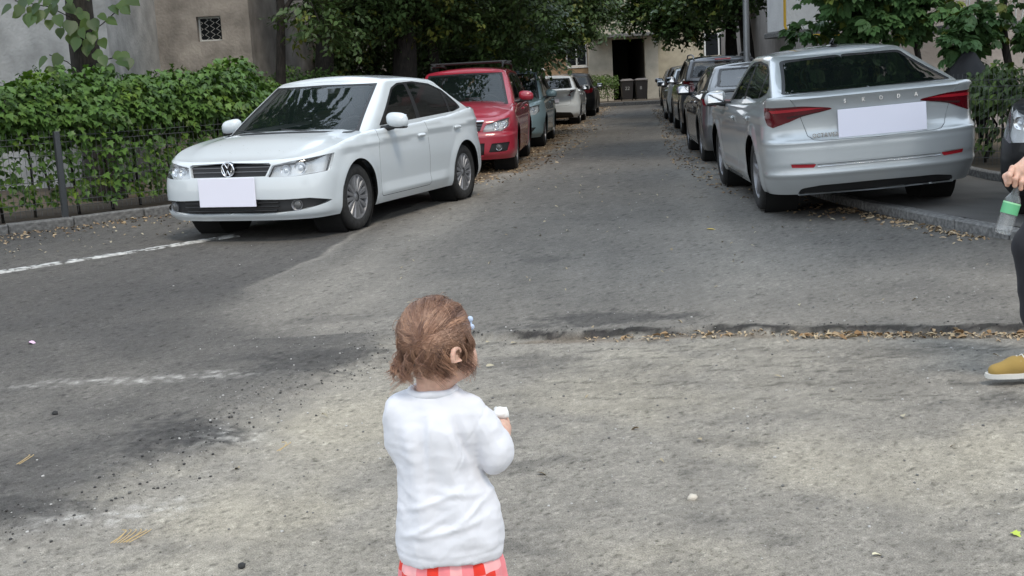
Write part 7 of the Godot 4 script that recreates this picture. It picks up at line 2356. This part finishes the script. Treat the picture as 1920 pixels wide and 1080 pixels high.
	ball(ti, Vector3.ZERO, 0.019)
	for k in ti.v.size(): ti.v[k] *= Vector3(1.1, 0.8, 0.9) * (0.85 + 0.8 * absf(N1.get_noise_3dv(ti.v[k] * 2500.0)))
	smooth_normals(ti)
	var tt := put("tissue", ti.mesh(), mat(lin(0.8, 0.8, 0.78), 0.8))
	tt.position = T.position + Vector3(0.136, 0.592 + lift, -0.15)
	tag(tt, "crumpled white tissue in the toddler's hands", "tissue")

func adult() -> void:
	var at := Vector3(2.2, gheight(2.2, -5.2), -5.2)
	var T := thing("person", "adult in black trousers and mustard shoes holding a bottle, cut by the right edge", "person", at)
	var wy := -at.y
	# standing, facing left; near side is the left leg, half a step forward
	var b := MB.new()
	var f := Field.new(Vector3(-0.2, 0.05, -0.42), Vector3(0.55, 1.78, 0.25), 0.013)
	var X := 0.24
	f.cap(Vector3(X, 0.98, -0.1), Vector3(X + 0.01, 1.36, -0.1), 0.1, 0.12, 0.05)
	f.cap(Vector3(X + 0.01, 1.42, -0.1), Vector3(X - 0.02, 1.52, -0.1), 0.06, 0.058, 0.04)
	f.ell(Vector3(X - 0.05, 1.62, -0.1), Vector3(0.1, 0.12, 0.08), 0.02)
	f.ell(Vector3(X - 0.09, 1.57, -0.1), Vector3(0.06, 0.065, 0.058), 0.03)
	f.cap(Vector3(X - 0.145, 1.62, -0.1), Vector3(X - 0.162, 1.595, -0.1), 0.012, 0.017, 0.02)
	f.ell(Vector3(X - 0.04, 1.615, -0.015), Vector3(0.022, 0.035, 0.014), 0.01)
	f.ell(Vector3(X - 0.04, 1.615, -0.185), Vector3(0.022, 0.035, 0.014), 0.01)
	f.cap(Vector3(X, 1.38, 0.08), Vector3(X - 0.04, 1.1, 0.14), 0.045, 0.04, 0.03)
	f.cap(Vector3(X - 0.04, 1.1, 0.14), Vector3(-0.05, 0.925, 0.13), 0.04, 0.029, 0.02)
	f.cap(Vector3(X, 1.38, -0.28), Vector3(X + 0.04, 1.1, -0.32), 0.045, 0.04, 0.03)
	f.cap(Vector3(X + 0.04, 1.1, -0.32), Vector3(X - 0.03, 0.86, -0.31), 0.04, 0.028, 0.02)
	for sg in [[0.0, 0.0], [0.36, -0.2]]:
		f.cap(Vector3(X - 0.02, 0.9, sg[1]), Vector3(0.008 + sg[0], 0.56, sg[1]), 0.07, 0.052, 0.03)
		f.cap(Vector3(0.008 + sg[0], 0.56, sg[1]), Vector3(0.055 + sg[0] * 1.05, 0.06, sg[1]), 0.052, 0.036, 0.02)
	f.mesh_into(b)
	# near hand: a fist closed round the bottle's neck
	var hc := Vector3(-0.105, 0.875, 0.13)
	var fh := Field.new(hc - Vector3(0.09, 0.09, 0.08), hc + Vector3(0.11, 0.1, 0.07), 0.0032)
	fh.cap(Vector3(-0.05, 0.93, 0.13), hc + Vector3(0.01, 0.015, 0.0), 0.027, 0.027, 0.01)
	fh.ell(hc + Vector3(0.004, 0.002, 0.004), Vector3(0.042, 0.036, 0.02), 0.012, Basis(Vector3(0, 0, 1), 0.5))
	for k in 4:
		var t := k / 3.0
		var kn := hc + Vector3(-0.036 + 0.021 * k, 0.012 - 0.012 * k, 0.018)
		finger(fh, [kn + Vector3(0.012, 0.014, -0.006), kn + Vector3(-0.006, -0.010, 0.012), kn + Vector3(-0.004, -0.034, 0.004), kn + Vector3(0.003, -0.034, -0.022)], 0.0108 - 0.0007 * k, 0.004)
	finger(fh, [hc + Vector3(-0.012, 0.012, -0.012), hc + Vector3(-0.038, -0.004, -0.014), hc + Vector3(-0.036, -0.032, 0.0)], 0.0115, 0.005)
	var h0 := b.v.size()
	fh.mesh_into(b)
	for k in range(h0, b.v.size()): b.v[k] = hc + (b.v[k] - hc) * 1.18 + Vector3(-0.012, 0.004, 0.0)
	# far hand, relaxed
	var h2 := Vector3(0.19, 0.8, -0.31)
	var f2 := Field.new(h2 - Vector3(0.07, 0.13, 0.06), h2 + Vector3(0.07, 0.1, 0.06), 0.0045)
	f2.cap(Vector3(0.21, 0.87, -0.31), h2, 0.027, 0.027, 0.01)
	f2.ell(h2 + Vector3(0, -0.01, 0), Vector3(0.036, 0.045, 0.016), 0.01)
	for k in 4: finger(f2, [h2 + Vector3(-0.027 + 0.018 * k, -0.045, 0), h2 + Vector3(-0.03 + 0.018 * k, -0.078 - 0.005 * (1.5 - absf(k - 1.5)), 0.008), h2 + Vector3(-0.034 + 0.018 * k, -0.1, 0.024)], 0.009, 0.003)
	finger(f2, [h2 + Vector3(-0.03, -0.005, 0.004), h2 + Vector3(-0.05, -0.035, 0.012), h2 + Vector3(-0.048, -0.06, 0.02)], 0.0105, 0.004)
	f2.mesh_into(b)
	for k in b.v.size(): b.v[k].y += wy
	put("body", b.mesh(), M.skin, T)
	# black trousers
	var tr := Field.new(Vector3(-0.16, 0.08, -0.38), Vector3(0.56, 1.05, 0.17), 0.012)
	tr.ell(Vector3(X, 0.93, -0.1), Vector3(0.14, 0.14, 0.185), 0.04)
	for sg in [[0.0, 0.0], [0.36, -0.2]]:
		tr.cap(Vector3(X - 0.02, 0.88, sg[1]), Vector3(0.008 + sg[0], 0.56, sg[1]), 0.112, 0.086, 0.03)
		tr.cap(Vector3(0.008 + sg[0], 0.56, sg[1]), Vector3(0.055 + sg[0] * 1.05, 0.13, sg[1]), 0.086, 0.07, 0.02)
	tr.cut(func(p: Vector3): return maxf(0.125 - p.y, p.y - 1.0))
	var tb := MB.new()
	tr.mesh_into(tb, func(p: Vector3, n: Vector3): return p + n * (0.007 * N1.get_noise_3d(p.x * 90, p.y * 160, p.z * 90) + 0.004 * sin(p.y * 60.0 + p.x * 50.0) * sstep(0.5, 0.2, p.y)))
	for k in tb.v.size(): tb.v[k].y += wy
	put("trousers", tb.mesh(), sheen(lin(0.012, 0.012, 0.016)), T)
	# top
	var tp := Field.new(Vector3(0.0, 0.9, -0.42), Vector3(0.5, 1.52, 0.24), 0.013)
	tp.ell(Vector3(X, 1.02, -0.1), Vector3(0.155, 0.16, 0.2), 0.05)
	tp.ell(Vector3(X, 1.28, -0.1), Vector3(0.16, 0.24, 0.2), 0.05)
	tp.cap(Vector3(X, 1.38, 0.07), Vector3(X - 0.035, 1.14, 0.135), 0.066, 0.06, 0.04)
	tp.cap(Vector3(X, 1.38, -0.27), Vector3(X + 0.035, 1.13, -0.32), 0.066, 0.06, 0.04)
	tp.cut(func(p: Vector3): return 0.94 - p.y)
	tp.cut(func(p: Vector3): return p.y - 1.47)
	var tpb := MB.new()
	tp.mesh_into(tpb, func(p: Vector3, n: Vector3): return p + n * 0.006 * N1.get_noise_3d(p.x * 120, p.y * 150, p.z * 120))
	for k in tpb.v.size(): tpb.v[k].y += wy
	put("t_shirt", tpb.mesh(), sheen(lin(0.6, 0.6, 0.62)), T)
	var hr := MB.new()
	var hf := Field.new(Vector3(0.04, 1.5, -0.24), Vector3(0.37, 1.78, 0.03), 0.009)
	hf.ell(Vector3(X - 0.035, 1.645, -0.1), Vector3(0.11, 0.118, 0.09), 0.01)
	hf.cut(func(p: Vector3): return maxf(0.15 - p.x - 0.9 * maxf(0.0, p.y - 1.66), 1.58 - p.y))
	hf.mesh_into(hr)
	for k in hr.v.size(): hr.v[k].y += wy
	put("hair", hr.mesh(), mat(lin(0.03, 0.02, 0.015), 0.5), T)
	# shoes: suede upper, pale sole, laces
	for sg in [[0.0, 0.0], [0.38, -0.2]]:
		var c := Vector3(-0.035 + sg[0], 0.0, sg[1])
		var up := MB.new()
		var sf := Field.new(c + Vector3(-0.2, 0.0, -0.08), c + Vector3(0.17, 0.17, 0.08), 0.0055)
		sf.cap(c + Vector3(-0.115, 0.03, 0.004), c + Vector3(-0.03, 0.045, 0.0), 0.03, 0.036, 0.03)
		sf.cap(c + Vector3(-0.03, 0.048, 0.0), c + Vector3(0.1, 0.05, 0.0), 0.037, 0.036, 0.03)
		sf.cap(c + Vector3(0.045, 0.075, 0.0), c + Vector3(0.09, 0.085, 0.0), 0.034, 0.035, 0.03)
		sf.cut(func(p: Vector3): return maxf(0.016 - p.y, p.y - 0.105))
		sf.mesh_into(up)
		for k in up.v.size(): up.v[k].y += wy
		var so := put("shoe", up.mesh(), sheen(lin(0.30, 0.2, 0.055)), T)
		var sl := MB.new()
		var prof := PackedVector2Array()
		for k in 36:
			var a := TAU * k / 36.0
			var x := cos(a); var z := sin(a)
			prof.append(Vector2(-0.01 + x * 0.148, z * (0.043 if x > 0 else 0.049) * pow(absf(z), -0.25) if absf(z) > 0.01 else 0.0))
		for k in 36:
			var m := (k + 1) % 36
			for yy in [[0.0, 0.008, 0.97, 1.0], [0.008, 0.021, 1.0, 0.985]]:
				var A := prof[k]; var B := prof[m]
				var nn := Vector3(A.x + B.x, 0, (A.y + B.y) * 4).normalized()
				sl.flat(PackedVector3Array([c + Vector3(A.x * yy[2], yy[0] + wy, A.y * yy[2]), c + Vector3(B.x * yy[2], yy[0] + wy, B.y * yy[2]), c + Vector3(B.x * yy[3], yy[1] + wy, B.y * yy[3]), c + Vector3(A.x * yy[3], yy[1] + wy, A.y * yy[3])]), nn)
		var topf := PackedVector3Array()
		for q in prof: topf.append(c + Vector3(q.x * 0.985, 0.021 + wy, q.y * 0.985))
		sl.flat(topf, Vector3.UP)
		put("sole", sl.mesh(), mat(lin(0.6, 0.58, 0.53), 0.7), so)
		var lc := MB.new()
		for k in 5:
			var x := -0.045 + 0.022 * k; var y := 0.08 + 0.006 * k
			lc.tube(PackedVector3Array([c + Vector3(x - 0.008, y - 0.016 + wy, -0.03), c + Vector3(x, y + 0.004 + wy, 0.0), c + Vector3(x + 0.006, y - 0.014 + wy, 0.032)]), PackedFloat32Array([0.0035, 0.0035, 0.0035]), 5)
		put("laces", lc.mesh(), mat(lin(0.65, 0.63, 0.58), 0.8), so)
	# plastic bottle hanging from the hand
	var B := thing("plastic_bottle", "clear plastic bottle with green label in the adult's hand", "bottle", at + Vector3(-0.117, wy + 0.838, 0.13))
	B.rotation = Vector3(0.0, 0.0, -0.3)
	B.scale = Vector3.ONE * 1.08
	var gl := MB.new()
	var bp := PackedVector2Array([Vector2(0.011, 0.0), Vector2(0.0115, -0.02), Vector2(0.016, -0.035), Vector2(0.028, -0.055), Vector2(0.0315, -0.07), Vector2(0.0315, -0.115), Vector2(0.03, -0.12), Vector2(0.0315, -0.126), Vector2(0.03, -0.135), Vector2(0.0315, -0.143), Vector2(0.03, -0.152), Vector2(0.0315, -0.16), Vector2(0.03, -0.17), Vector2(0.031, -0.178), Vector2(0.027, -0.19), Vector2(0.018, -0.192), Vector2(0.012, -0.184), Vector2(0.001, -0.182)])
	bp.reverse()
	gl.lathe(bp, 28)
	put("bottle_shell", gl.mesh(), mat(lin(0.85, 0.9, 0.9, 0.06), 0.05), B)
	var lb := MB.new()
	lb.lathe(PackedVector2Array([Vector2(0.0322, -0.113), Vector2(0.0322, -0.072)]), 28)
	var lo := put("bottle_label", lb.mesh(), mat(lin(0.11, 0.4, 0.19), 0.45), B)
	lo.set_meta("label", "green wrap label")
	var l2 := MB.new()
	l2.lathe(PackedVector2Array([Vector2(0.0325, -0.0745), Vector2(0.0325, -0.0685)]), 28)
	put("label_edge", l2.mesh(), mat(lin(0.3, 0.65, 0.35), 0.45), lo)

func look() -> void:
	var cam := Camera3D.new()
	cam.name = "camera"
	var p := deg_to_rad(9.68); var r := deg_to_rad(-3.1)
	var fw := Vector3(0, -sin(p), -cos(p)); var up := Vector3(0, cos(p), -sin(p)); var rt := Vector3(1, 0, 0)
	cam.transform = Transform3D(Basis(rt * cos(r) + up * sin(r), up * cos(r) - rt * sin(r), -fw), Vector3(0, 1.39, 0))
	cam.fov = rad_to_deg(2 * atan(540.0 / 2340.0))
	cam.far = 400
	add_child(cam)
	var e := Environment.new()
	e.background_mode = Environment.BG_SKY
	var sm := ProceduralSkyMaterial.new()
	sm.sky_top_color = Color(0.80, 0.86, 0.93); sm.sky_horizon_color = Color(0.95, 0.95, 0.94); sm.sky_curve = 0.15
	sm.ground_bottom_color = Color(0.3, 0.29, 0.27); sm.ground_horizon_color = Color(0.6, 0.6, 0.58)
	e.sky = Sky.new(); e.sky.sky_material = sm
	e.tonemap_mode = Environment.TONE_MAPPER_LINEAR
	e.tonemap_exposure = 2.15
	e.sdfgi_enabled = true; e.ssao_enabled = true; e.ssil_enabled = true
	var we := WorldEnvironment.new(); we.name = "environment"; we.environment = e
	add_child(we)
	var sun := DirectionalLight3D.new(); sun.name = "sun"
	sun.light_energy = 0.28; sun.light_angular_distance = 14; sun.shadow_enabled = true
	sun.light_color = Color(1.0, 0.96, 0.9)
	sun.rotation_degrees = Vector3(-58, 25, 0)
	add_child(sun)

func _ready() -> void:
	rng.seed = 7
	N1.seed = 3; N1.frequency = 0.03; N1.fractal_octaves = 4
	N2.seed = 9; N2.frequency = 0.05; N2.fractal_octaves = 2
	look()
	materials()
	ground()
	print("ground ", Time.get_ticks_msec())
	surroundings()
	litter()
	plants()
	print("plants ", Time.get_ticks_msec())
	place_car(jetta(), -1.745, -13.5, 3.508)
	place_car(octavia(), 3.317, -13.04, 0.048, 0.045, 0.05)
	place_car(logan(), -0.515, -20.3, 3.225)
	more_cars()
	print("cars ", Time.get_ticks_msec())
	child()
	adult()
	print("ms ", Time.get_ticks_msec())
